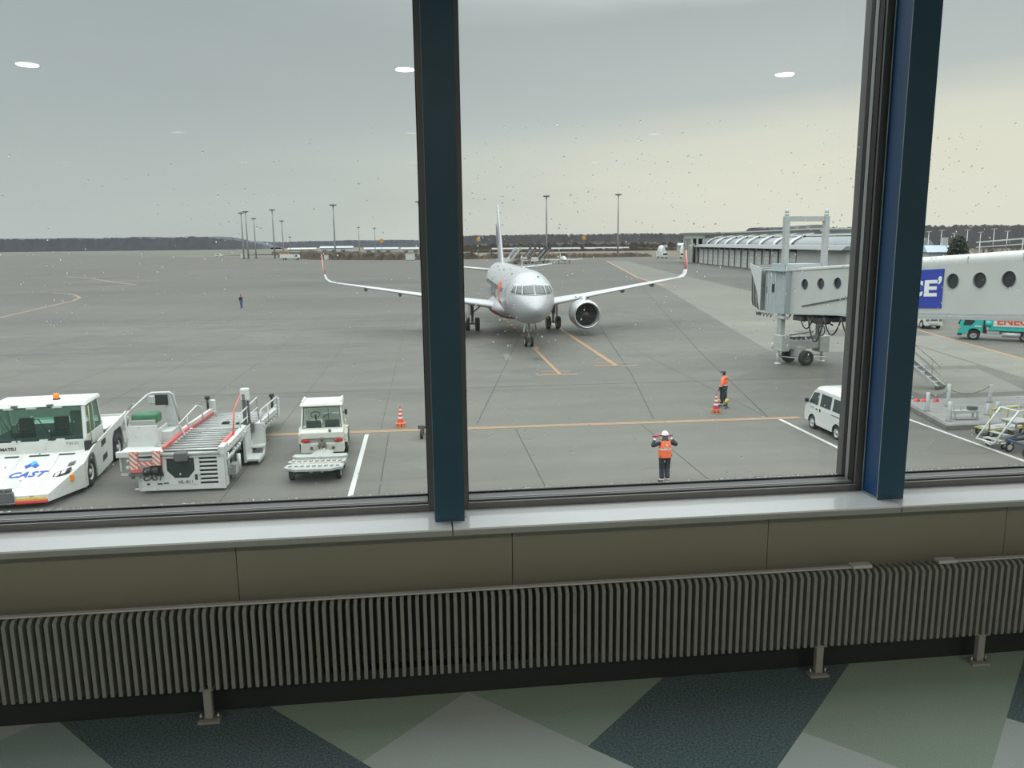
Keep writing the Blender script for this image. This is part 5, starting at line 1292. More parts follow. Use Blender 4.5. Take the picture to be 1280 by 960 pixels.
# ------------------------------------------------------------------ people
def skin_part(joints, edges, root, sub=2):
    """joints: name -> (xyz, rx[, ry]); a Skin surface grown over the skeleton, returned as verts/faces"""
    names = list(joints); me = bpy.data.meshes.new('sk'); me.from_pydata([joints[n][0] for n in names], [(names.index(a), names.index(b_)) for a, b_ in edges], [])
    o = bpy.data.objects.new('sk', me); COL.objects.link(o)
    md = o.modifiers.new('skin', 'SKIN'); md.use_smooth_shade = True; md.branch_smoothing = .6
    if not me.skin_vertices: return [], []
    for i, n in enumerate(names):
        r = joints[n][1:]; me.skin_vertices[0].data[i].radius = (r[0], r[1] if len(r) > 1 else r[0])
        me.skin_vertices[0].data[i].use_root = (n == root)
    sb_ = o.modifiers.new('sub', 'SUBSURF'); sb_.levels = sub; sb_.render_levels = sub
    dg = bpy.context.evaluated_depsgraph_get(); ev = bpy.data.meshes.new_from_object(o.evaluated_get(dg))
    r = ([tuple(v.co) for v in ev.vertices], [tuple(p.vertices) for p in ev.polygons])
    bpy.data.objects.remove(o); bpy.data.meshes.remove(me); bpy.data.meshes.remove(ev)
    return r
def hand_chains(wrist, palm_dir, finger_dir, curl_dir, side, r=.0095, curl=1.0):
    """palm + four unequal fingers + thumb as skinned chains; curl_dir is the way fingertips close"""
    W = Vector(wrist); F = Vector(finger_dir).normalized(); C_ = Vector(curl_dir).normalized(); S = F.cross(C_).normalized() * side
    out = []
    palm = {'w': (W, .026, .02), 'p': (W + F * .05, .036, .018), 'k': (W + F * .088, .038, .016)}
    out.append(skin_part(palm, [('w', 'p'), ('p', 'k')], 'w', 1))
    for i, L in enumerate((.072, .08, .075, .06)):
        off = S * (.03 - .02 * i); b0_ = W + F * .07 + off
        a1 = F * .7 + C_ * .3 * curl; a2 = F * .35 + C_ * .9 * curl; a3 = -F * .3 + C_ * 1.0 * curl
        k1 = W + F * .092 + off; k2 = k1 + a1.normalized() * L * .45; k3 = k2 + a2.normalized() * L * .32; k4 = k3 + a3.normalized() * L * .25
        out.append(skin_part({'a': (b0_, r), 'b': (k1, r), 'c': (k2, r * .95), 'd': (k3, r * .88), 'e': (k4, r * .75)}, [('a', 'b'), ('b', 'c'), ('c', 'd'), ('d', 'e')], 'a', 1))
    t0 = W + F * .025 + S * .02; t1 = t0 + S * .03 + F * .02 + C_ * .012; t2 = t1 + F * .028 + C_ * .02 * curl; t3 = t2 + F * .02 + C_ * .018 * curl - S * .008
    out.append(skin_part({'a': (t0, r * 1.2), 'b': (t1, r * 1.15), 'c': (t2, r), 'd': (t3, r * .85)}, [('a', 'b'), ('b', 'c'), ('c', 'd')], 'a', 1))
    return out
SKIN = mat('skin_tone', (.55, .36, .27), .55)
HAIR = mat('black_hair', (.015, .013, .012), .6)
NAVY = mat('navy_uniform', (.016, .022, .034), .75, noise=.2, nscale=14)
HIVIS = mat('orange_hi_vis', (.90, .17, .06), .6, noise=.05, nscale=20)
REFL = mat('reflective_tape', (.70, .68, .62), .35)
GLOVE = mat('white_glove', (.78, .77, .74), .6)
GLOVED = mat('dark_glove', (.03, .03, .035), .6)
BOOT = mat('dark_boot', (.025, .025, .028), .5)
def head_mesh(c, H, look, r=.078):
    """head with brow, nose, mouth, chin and ears; look = unit vector faced"""
    c = Vector(c); f_ = Vector(look).normalized(); up = Vector((0, 0, 1)); s = f_.cross(up).normalized()
    mb = MB(); mb.smooth = True; v = []; n, m_ = 24, 16
    for i in range(m_ + 1):
        th = pi * i / m_; zz = cos(th)
        for k in range(n):
            ph = 2 * pi * k / n; x, y = sin(th) * cos(ph), sin(th) * sin(ph)   # y = forward
            w = .076 * (1 - .12 * max(0, -zz)); d_ = .096
            X, Y, Z = x * w, y * d_, zz * .118
            if y > 0:
                if -.75 < zz < -.1: Y *= 1 - .03
                if abs(x) < .28 and -.38 < zz < .12: Y += .024 * (1 - abs(x) / .28) * (1 - abs(zz + .18) / .3 if abs(zz + .18) < .3 else 0)   # nose
                if .05 < zz < .3 and .15 < abs(x) < .55: Y -= .008                        # eye sockets
                if abs(x) < .35 and -.62 < zz < -.5: Y += .006                             # lips
                if abs(x) < .4 and zz < -.72: Y += .012                                    # chin
            v.append(c + s * X + f_ * Y + up * Z)
    fs = [(i * n + k, (i + 1) * n + k, (i + 1) * n + (k + 1) % n, i * n + (k + 1) % n) for i in range(m_) for k in range(n)]
    mb.add(v, fs)
    for e in (-1, 1):
        q = c + s * (.078 * e) - f_ * .005
        mb.loft([[q + f_ * (.02 * cos(a)) * sc_ + up * (.032 * sin(a)) * sc_ + s * (e * o_) for a in [2 * pi * k / 10 for k in range(10)]] for sc_, o_ in ((.7, -.006), (1, .008), (.8, .014))])
    return mb
def eyes(par, c, look):
    c = Vector(c); f_ = Vector(look).normalized(); s = f_.cross(Vector((0, 0, 1))).normalized()
    for e in (-1, 1):
        q = c + s * (.03 * e) + f_ * .085 + Vector((0, 0, .018)); MB().ball(q, .011, n=8, m=6).build('eye', mat('eye_dark', (.05, .04, .035), .3), par)
def person(label, loc, rz, J, look, clothes):
    """J: joints in metres in the person's own frame (facing +Y)"""
    t = thing('person', label, 'person', loc, rz)
    g = lambda n: Vector(J[n])
    # one continuous body: trunk, neck, arms, legs, then the hands and head joined on
    mid = lambda a, b_, u: g(a).lerp(g(b_), u)
    jb = {'pel': (g('pel'), .125, .095), 'waist': (g('waist'), .12, .085), 'chest': (g('chest'), .15, .105), 'neck0': (g('neck0'), .07, .06), 'neck1': (g('neck1'), .052, .052), 'skull': (g('head') + Vector((0, 0, -.04)), .06, .06)}
    ed = [('pel', 'waist'), ('waist', 'chest'), ('chest', 'neck0'), ('neck0', 'neck1'), ('neck1', 'skull')]
    for s in 'LR':
        jb.update({'sh' + s: (g('sh' + s), .055), 'el' + s: (g('el' + s), .042), 'fa' + s: (mid('el' + s, 'wr' + s, .35), .042), 'wr' + s: (g('wr' + s), .028, .022), 'hip' + s: (g('hip' + s), .09), 'th' + s: (mid('hip' + s, 'kn' + s, .5), .078), 'kn' + s: (g('kn' + s), .056), 'ca' + s: (mid('kn' + s, 'an' + s, .3), .056), 'an' + s: (g('an' + s), .038), 'toe' + s: (g('toe' + s), .035, .028)})
        ed += [('chest', 'sh' + s), ('sh' + s, 'el' + s), ('el' + s, 'fa' + s), ('fa' + s, 'wr' + s), ('pel', 'hip' + s), ('hip' + s, 'th' + s), ('th' + s, 'kn' + s), ('kn' + s, 'ca' + s), ('ca' + s, 'an' + s), ('an' + s, 'toe' + s)]
    mb = MB(); mb.smooth = True; mb.add(*skin_part(jb, ed, 'pel'))
    for s, sgn in (('L', -1), ('R', 1)):
        fd = g('hd' + s); cd = g('cd' + s)
        for vs, fs in hand_chains(g('wr' + s), None, fd, cd, -sgn): mb.add(vs, fs)
    hm = head_mesh(g('head'), 0, look); mb.add(hm.v, hm.f)
    body = mb.build('body', SKIN, t); eyes(body, g('head'), look)
    grow = clothes.get('bulk', 1.0)
    # jacket / trousers as clothing over the same skeleton
    jk = {k: (jb[k][0], *[r * 1.12 * grow + .014 for r in jb[k][1:]]) for k in ('waist', 'chest', 'shL', 'elL', 'faL', 'wrL', 'shR', 'elR', 'faR', 'wrR')}
    jk['hem'] = (g('pel') + Vector((0, 0, -.02)), .165 * grow, .125 * grow); jk['col'] = (g('neck0') + Vector((0, 0, .01)), .098, .092)
    for s in 'LR':
        a, b_ = g('wr' + s), g('el' + s); jk['wr' + s] = (a.lerp(b_, .06), .042, .038)
    v, f = skin_part(jk, [('hem', 'waist'), ('waist', 'chest'), ('chest', 'col')] + [e for s in 'LR' for e in (('chest', 'sh' + s), ('sh' + s, 'el' + s), ('el' + s, 'fa' + s), ('fa' + s, 'wr' + s))], 'hem')
    m = MB(); m.smooth = True; m.add(v, f)
    if 'split' in clothes:   # two-tone jacket
        zs = clothes['split']
        for i, fc in enumerate(m.f):
            z = sum(m.v[q][2] for q in fc) / len(fc); m.m[i] = 0 if z > zs + .03 else 2 if z > zs - .02 else 1
        m.build('jacket', [clothes['jacket'], NAVY, REFL], t)
    else: m.build('jacket', clothes['jacket'], t)
    tr = {'b': (g('pel') + Vector((0, 0, .04)), .14, .11)}; te = []
    for s in 'LR':
        tr.update({'hip' + s: (g('hip' + s), .105 * grow), 'th' + s: (jb['th' + s][0], .095 * grow), 'kn' + s: (g('kn' + s), .078 * grow), 'ca' + s: (jb['ca' + s][0], .076 * grow), 'an' + s: (g('an' + s) + Vector((0, 0, .03)), .068 * grow)})
        te += [('b', 'hip' + s), ('hip' + s, 'th' + s), ('th' + s, 'kn' + s), ('kn' + s, 'ca' + s), ('ca' + s, 'an' + s)]
    m = MB(); m.smooth = True; m.add(*skin_part(tr, te, 'b')); to = m.build('trousers', clothes['trousers'], t)
    for s in 'LR':
        an, te_ = g('an' + s), g('toe' + s); d = (te_ - an); d.z = 0; d.normalize(); heel = an - d * .06
        m = MB(); m.smooth = True; m.add(*skin_part({'a': (Vector((heel.x, heel.y, .05)), .042, .045), 'b': (Vector((an.x, an.y, .06)), .05, .055), 'c': (Vector((te_.x, te_.y, .04)), .05, .035), 'd': (Vector((te_.x, te_.y, .035)) + d * .05, .038, .028), 'u': (an + Vector((0, 0, .04)), .05)}, [('a', 'b'), ('b', 'c'), ('c', 'd'), ('b', 'u')], 'b'))
        m.build('boot', clothes.get('boot', BOOT), t)
        if clothes.get('ankle'):
            c = an + Vector((0, 0, .055)); MB().lathe([(.074, -.02), (.082, 0), (.074, .02)], c, n=16).build('ankle_band', REFL, to)
    for s, sgn in (('L', -1), ('R', 1)):
        if clothes.get('glove'):
            m = MB(); m.smooth = True
            for vs, fs in hand_chains(g('wr' + s), None, g('hd' + s), g('cd' + s), -sgn, r=.0115): m.add(vs, fs)
            w = g('wr' + s); m.cyl(w + g('hd' + s).normalized() * .02, w - g('hd' + s).normalized() * .05, .036, .042, n=12)
            m.build('glove', clothes['glove'], t)
    return t
# marshaller: stands with his back to us, arms up, elbows out, wands held level before his forehead
J1 = dict(pel=(0, 0, .95), waist=(0, .0, 1.10), chest=(0, .0, 1.32), neck0=(0, 0, 1.46), neck1=(0, .01, 1.52), head=(0, .03, 1.63),
          shL=(-.19, 0, 1.41), shR=(.19, 0, 1.41), elL=(-.43, .06, 1.26), elR=(.43, .06, 1.26), wrL=(-.29, .20, 1.46), wrR=(.29, .20, 1.46),
          hdL=(.35, .5, .9), hdR=(-.35, .5, .9), cdL=(.8, .5, -.2), cdR=(-.8, .5, -.2),
          hipL=(-.092, 0, .92), hipR=(.092, 0, .92), knL=(-.092, .01, .50), knR=(.092, .01, .50), anL=(-.10, -.02, .09), anR=(.095, -.02, .09), toeL=(-.14, .11, .035), toeR=(.115, .12, .035))
MPOS = (7.87, 24.6, 0)
p1_ = person('person in white helmet and orange vest over navy, seen from behind, arms raised', MPOS, radians(4), J1, (0, 1, 0), dict(jacket=NAVY, trousers=NAVY, ankle=True, glove=GLOVE, bulk=1.24))
HEL = mat('white_helmet', (.85, .86, .84), .25, coat=.4)
m = MB(); m.smooth = True; m.ball((0, .03, 1.665), .112, .135, .118, n=24, m=14)
m.v = [(x, y, max(z, 1.655)) for x, y, z in m.v]; m.lathe([(.118, 1.652), (.132, 1.650), (.132, 1.660), (.112, 1.668)], (0, .03, 0), n=24); m.build('helmet', HEL, p1_)
m = MB(); m.tube([(-.085, .03, 1.65), (-.09, .03, 1.58), (-.05, .08, 1.52), (.05, .08, 1.52), (.09, .03, 1.58), (.085, .03, 1.65)], .008, n=6); m.build('chin_strap', GLOVED, p1_)
m = MB(); m.smooth = True
m.lathe([(.092, 1.50), (.096, 1.56), (.092, 1.64)], (0, .015, 0), n=18); m.build('neck_cover', mat('grey_scarf', (.10, .10, .11), .8), p1_)
# vest: shell around the trunk
def vest(par, zb, zt, wb, wt, d, tape_z, mt=HIVIS):
    m = MB(); m.smooth = True; rg = []
    N_ = 20
    for z, w, dd in ((zb, wb, d * 1.05), (zb + (zt - zb) * .25, wb * .96, d), (zb + (zt - zb) * .55, (wb + wt) / 2, d), (zb + (zt - zb) * .85, wt, d * .98), (zt, wt * .78, d * .72)):
        rg.append([(w * (abs(cos(2 * pi * k / N_)) ** .7) * (1 if cos(2 * pi * k / N_) >= 0 else -1), dd * (abs(sin(2 * pi * k / N_)) ** .8) * (1 if sin(2 * pi * k / N_) >= 0 else -1), z) for k in range(N_)])
    m.loft(rg, caps=False); o = m.build('vest', mt, par); return o, rg
vo, rg = vest(p1_, .90, 1.47, .225, .18, .165, 1.17)
m = MB(); m.smooth = True
r_ = []
for z in (1.165, 1.215): r_.append([(x * 1.02, y * 1.02, z) for x, y, _ in rg[2]])
m.loft(r_, caps=False); m.build('reflective_stripe', REFL, vo)
st = [(.055 * (1 if k % 2 == 0 else .42) * sin(2 * pi * k / 10), .055 * (1 if k % 2 == 0 else .42) * cos(2 * pi * k / 10)) for k in range(10)]
MB().prism([(x + .0, z + 1.335) for x, z in st], -.178, -.168, 'y').build('star_emblem', mat('print_white', (.8, .78, .74), .5), vo)
t = text_mb('Jetstar', .075, .004); t.v = [(x, y - .176, z + 1.25) for x, y, z in t.v]; t.build('back_lettering', MATS['print_white'], vo)
WAND = mat('pink_red_wand', (.62, .03, .10), .4)
for sgn, lab in ((-1, 'pink-red signal wand in the left hand of the helmeted marshaller'), (1, 'pink-red signal wand in the right hand of the helmeted marshaller')):
    w = thing('signal_wand', lab, 'wand', (MPOS[0], MPOS[1], 0), radians(4), 'signal wands of the marshaller')
    a = Vector((sgn * .27, .24, 1.56)); b_ = Vector((sgn * .03, .20, 1.60)) if sgn < 0 else Vector((.05, .17, 1.585)); d = (b_ - a).normalized()
    MB().cyl(a - d * .10, a - d * .03, .016, n=10).build('grip', BLACK, w)
    MB().cyl(a - d * .03, b_, .032, .036, n=14).ball(b_, .03, n=12, m=8).build('wand_tube', WAND, w)
# ground worker by the cones, turned to the left, dark cap, orange jacket over navy
J2 = dict(pel=(0, 0, .95), waist=(0, .0, 1.10), chest=(0, .0, 1.32), neck0=(0, .01, 1.46), neck1=(0, .03, 1.52), head=(0, .05, 1.63),
          shL=(-.20, 0, 1.40), shR=(.20, 0, 1.40), elL=(-.31, -.02, 1.13), elR=(.31, .0, 1.13), wrL=(-.28, .12, .90), wrR=(.31, .08, .87),
          hdL=(.1, .35, -.9), hdR=(0, .2, -1), cdL=(.9, .2, 0), cdR=(-.9, .2, 0),
          hipL=(-.095, 0, .92), hipR=(.095, 0, .92), knL=(-.10, .05, .50), knR=(.10, -.02, .50), anL=(-.10, .06, .09), anR=(.11, -.12, .09), toeL=(-.11, .2, .035), toeR=(.13, .02, .035))
WPOS = (14.42, 36.1, 0); WR = radians(48)
p2_ = person('person in dark cap and orange hi-vis jacket standing behind the cone stack, turned left', WPOS, WR, J2, (0, 1, -.15), dict(jacket=HIVIS, trousers=NAVY, ankle=True, glove=GLOVED, split=1.05, bulk=1.38))
m = MB(); m.smooth = True; m.ball((0, .045, 1.68), .098, .115, .085, n=20, m=12); m.v = [(x, y, max(z, 1.665)) for x, y, z in m.v]; m.smooth = False
m.prism([(-.075, .12), (.075, .12), (.06, .22), (-.06, .22)], 1.66, 1.672, 'z'); m.build('cap', BLACK, p2_)
m = MB(); m.smooth = True; m.ball((0, .035, 1.63), .092, .098, .11, n=18, m=10); m.v = [(x, min(y, .075), z) for x, y, z in m.v]; m.build('hair', HAIR, p2_)
m = MB(); m.smooth = True; m.ball((0, -.10, 1.44), .13, .07, .08, n=14, m=8); m.build('hood', HIVIS, p2_)
# lone figure far out on the apron, dark jacket and blue jeans
J3 = dict(J2); J3.update(wrL=(-.10, .22, 1.38), elL=(-.26, .08, 1.18), wrR=(.26, .02, .86), hdL=(.3, .2, 1), cdL=(.5, 1, 0), anR=(.11, -.02, .09), toeR=(.13, .12, .035), anL=(-.1, -.02, .09), toeL=(-.1, .12, .035))
p3_ = person('distant lone person in dark jacket and blue jeans on the open apron', (-23.4, 105.3, 0), radians(150), J3, (0, 1, 0), dict(jacket=mat('dark_jacket', (.02, .022, .024), .8), trousers=mat('blue_jeans', (.06, .12, .28), .8), bulk=1.15))
m = MB(); m.smooth = True; m.ball((0, .04, 1.665), .10, .115, .10, n=16, m=10); m.v = [(x, y, max(z, 1.62)) for x, y, z in m.v]; m.build('cap', BLACK, p3_)

# ------------------------------------------------------------------ traffic cones (each stack is several cones nested)
CW = mat('cone_white_band', (.76, .74, .72), .5); CR = mat('cone_red', (.72, .09, .06), .5, noise=.05); CY = mat('cone_base_yellow', (.75, .42, .08), .5)
def cone(loc, z, label, group, mr, mbase):
    t = thing('traffic_cone', label, 'traffic cone', (loc[0], loc[1], z), 0, group)
    m = MB(); H = .78; r = lambda h: .145 - .118 * h / H
    m.slot(0); 
    for k, (a, b_) in enumerate(((.05, .24), (.24, .33), (.33, .42), (.42, .51), (.51, .60), (.60, .68), (.68, .80))):
        m.slot(k % 2).lathe([(r(a), a), (r(b_), b_)], n=24)
    m.slot(0).lathe([(r(.80), .80), (r(.80) * .6, .825), (.001, .825)], n=24)
    m.build('cone_body', [mr, CW], t)
    m = MB(); m.prism([(.22 * cos(2 * pi * k / 8 + pi / 8), .22 * sin(2 * pi * k / 8 + pi / 8)) for k in range(8)], .0, .035, 'z'); m.lathe([(.185, .03), (.15, .07)], n=20); bo = m.build('base', mr, t)
    m = MB()
    for k in range(8):
        a = 2 * pi * k / 8 + pi / 8; b_ = a + .42; m.hexa([(.222 * cos(a), .222 * sin(a), .004), (.222 * cos(b_), .222 * sin(b_), .004), (.20 * cos(b_), .20 * sin(b_), .004), (.20 * cos(a), .20 * sin(a), .004)], [(.222 * cos(a), .222 * sin(a), .038), (.222 * cos(b_), .222 * sin(b_), .038), (.20 * cos(b_), .20 * sin(b_), .038), (.20 * cos(a), .20 * sin(a), .038)])
    m.build('base_marking', mbase, bo)
CR2 = mat('cone_magenta_red', (.50, .05, .09), .5)
for loc, place, mr in (((-1.15, 34.35), 'by the left window column', CR), ((13.55, 34.8), 'in front of the worker', CR2)):
    for k, w in enumerate(('bottom', 'middle', 'topmost')):
        cone(loc, .062 * k, 'red and white striped traffic cone, %s of the stack %s' % (w, place), 'stacked cones ' + place, mr, CY)
# yellow wheel chocks leaning behind the cone stack
for k, (x, y, lab) in enumerate(((14.0, 35.75, 'yellow rubber wheel chock on a stand beside the worker, left one'), (14.42, 35.65, 'yellow rubber wheel chock on a stand beside the worker, right one'))):
    t = thing('wheel_chock', lab, 'wheel chock', (x, y, 0), radians(10 + 30 * k), 'yellow chocks by the worker')
    m = MB(); m.prism([(-.16, .30), (.16, .30), (.09, .44), (-.09, .44)], -.07, .07, 'y'); m.build('block', mat('worn_yellow', (.50, .38, .06), .6, noise=.1), t, bevel=.03, seg=2)
    m = MB(); m.bar((0, 0, 0.0), (0, 0, .32), .05); m.bar((-.14, 0, .02), (.14, 0, .02), .04); m.build('stand', DGREY, t)
# ------------------------------------------------------------------ kerbed island with posts, right of the second column
KERB = mat('kerb_concrete', (.17, .17, .16), .8, noise=.15, nscale=3); PAD = mat('island_slab', (.26, .26, .25), .8, noise=.1, nscale=2)
m = MB(); isl = [(23.0, 35.3), (21.75, 29.9), (30.0, 29.9), (30.0, 35.3)]
m.slot(0).prism(isl, 0, .20, 'z').slot(1).prism([(23.2, 35.15), (22.0, 30.1), (29.8, 30.1), (29.8, 35.15)], .19, .212, 'z')
struct(m.build('kerb_island', [KERB, PAD], bevel=.02))
def bollard(x, y, h, z0, label, base=False):
    t = thing('bollard', label, 'post', (x, y, z0), 0, 'grey posts on the kerbed island')
    MB().lathe([(.085, 0), (.085, h - .02), (.07, h), (.001, h + .005)], n=16).build('post', GALV, t)
    MB().lathe([(.14, 0), (.14, .03), (.085, .04)], n=16).build('base_collar', KERB, t)
bollard(22.72, 32.66, .86, .212, 'grey post at the left edge of the island, nearest the red chocks')
bollard(24.31, 33.47, 1.06, .212, 'tall grey post in line with the foot of the bridge stair')
bollard(22.32, 30.59, .86, .212, 'grey post standing on the near left corner of the island')
bollard(26.82, 33.99, .86, .212, 'grey post at the far side of the island, behind the step stand')
bollard(24.78, 31.46, .5, .212, 'short grey post in the middle of the island')
bollard(25.78, 32.15, .42, .212, 'shortest grey post, just left of the step stand top')
t = thing('barrier_chain', 'thin dark chain sagging between the posts of the island', 'chain', (22.72, 32.66, .212), 0)
m = MB()
def sag(a, b_, d): return [Vector(a).lerp(Vector(b_), i / 12) - Vector((0, 0, d * sin(pi * i / 12))) for i in range(13)]
m.tube(sag((0, 0, .8), (1.59, .81, .8), .22), .014, 6); m.tube(sag((1.59, .81, .8), (4.1, 1.33, .8), .3), .014, 6); m.build('chain_run', DGREY, t)
t = thing('steel_trestle', 'low grey steel trestle with wire hoops on the island, beside the corner post', 'trestle', (22.05, 30.7, .212), radians(-6))
m = MB(); m.box(.1, 1.2, 0, .4, .30, .40).box(.1, 1.2, 0, .06, .05, .12)
for x in (.15, 1.12): m.box(x, x + .06, 0, .06, 0, .3).box(x, x + .06, .34, .4, 0, .3)
m.build('frame', GALV, t)
for x in (.2, .55): MB().tube([(x, .2, .4), (x, .2, .62), (x + .28, .2, .62), (x + .28, .2, .4)], .015).build('wire_hoop', GALV, t)
MB().box(.82, 1.18, .1, .3, .4, .56).build('small_box', DGREY, t)
t.location = (22.55, 30.75, .212)
for x, y, p in ((23.6, 34.73, 'left'), (23.95, 34.67, 'middle'), (24.48, 34.58, 'right')):
    t = thing('wheel_chock', 'small red wheel chock at the far edge of the island, %s of the three' % p, 'wheel chock', (x, y, .212), radians(20), 'three red chocks on the island')
    MB().prism([(-.15, 0), (.15, 0), (.05, .15), (-.05, .15)], -.09, .09, 'y').build('wedge', RED, t, bevel=.02)
    MB().tube([(-.03, 0, .14), (-.02, 0, .19), (.03, 0, .19), (.04, 0, .14)], .01).build('grip', BLACK, t)
# white tubular step stand
t = thing('step_stand', 'white tubular maintenance step stand with sloping rails, beside the island', 'step stand', (21.25, 27.45, 0), radians(10))
m = MB()
for y in (-.05, -.85): m.tube([(-.05, y, .30), (1.0, y, 1.46), (1.9, y, 1.48), (1.9, y, .25)], .035)
m.tube([(-.05, -.05, .30), (.25, -.45, .12), (-.05, -.85, .30)], .03); m.tube([(1.0, -.05, 1.46), (1.0, -.85, 1.46)], .035); m.tube([(-.05, -.05, .3), (-.05, -.85, .3)], .035)
m.tube([(.3, -.85, .25), (1.9, -.85, .25)], .03).tube([(.3, -.05, .25), (1.9, -.05, .25)], .03)
m.build('tube_frame', WHITE, t)
for k in range(4): MB().box(.25 + .27 * k, .50 + .27 * k, -.82, -.08, .32 + .2 * k, .35 + .2 * k).build('step', GALV, t)
for x, y in ((.5, -.1), (.5, -.8), (1.8, -.1), (1.8, -.8)): wheel(t, (x, y, .13), .13, .06, (0, 1, 0), rim=GALV)
MB().box(1.0, 1.9, -.85, -.05, .98, 1.02).build('platform', GALV, t)
# yellow tubular trolley behind it
t = thing('hoop_trolley', 'yellow tubular hoop trolley standing behind the white step stand', 'trolley', (22.55, 28.45, 0), radians(8))
m = MB()
for x in (0, .85, 1.7): m.tube([(x, 0, .25), (x, 0, 1.05), (x + .15, 0, 1.2), (x + .65, 0, 1.2)], .028)
m.tube([(0, 0, 1.18), (1.9, 0, 1.18)], .025); m.tube([(0, 0, .3), (1.9, 0, .3)], .03); m.tube([(0, .7, .3), (1.9, .7, .3)], .03); m.tube([(0, 0, .3), (0, .7, .3)], .03); m.tube([(1.9, 0, .3), (1.9, .7, .3)], .03)
m.build('tube_frame', mat('trolley_yellow', (.42, .36, .08), .5, noise=.1), t)
MB().box(.05, 1.85, .05, .65, .32, .36).build('deck', GALV, t)
for x, y in ((.15, .05), (.15, .65), (1.75, .05), (1.75, .65)): wheel(t, (x, y, .15), .15, .07, (0, 1, 0), rim=GALV)
# dark blue equipment cart with red cabinet, cut by the picture edge
t = thing('equipment_cart', 'dark blue wheeled equipment cart with a red cabinet at the right picture edge', 'cart', (21.72, 25.5, 0), radians(4))
CB = mat('dark_blue_frame', (.05, .07, .11), .5)
m = MB(); m.box(0, 2.2, 0, .08, .42, .52).box(0, 2.2, .85, .93, .42, .52).box(0, .08, 0, .93, .42, .52).box(1.0, 1.08, 0, .93, .42, .52).bar((.05, .04, .5), (.55, .45, .9), .06).bar((.05, .9, .5), (.55, .5, .9), .06).bar((.5, .45, .88), (2.0, .45, .88), .06)
m.build('frame', CB, t, bevel=.01)
m = MB()
rd = random.Random(9)
for k in range(12): x, y = rd.uniform(.6, 1.9), rd.uniform(.1, .8); m.tube([(x, y, .5 + rd.random() * .3), (x + .2, y + .1, .75 + rd.random() * .3), (x + .3, y - .1, .55 + rd.random() * .4)], .025)
m.box(.7, 1.5, .15, .7, .52, .75); m.build('pipework', GALV, t)
MB().box(.72, 1.5, .45, .85, .62, 1.32).box(.8, 1.4, .4, .8, .25, .62).build('cabinet', mat('cabinet_red', (.50, .04, .09), .5), t, bevel=.02)
for x, y in ((.15, .04), (1.05, .04), (.15, .88), (1.9, .04)): wheel(t, (x, y, .2), .2, .1, (0, 1, 0)); 

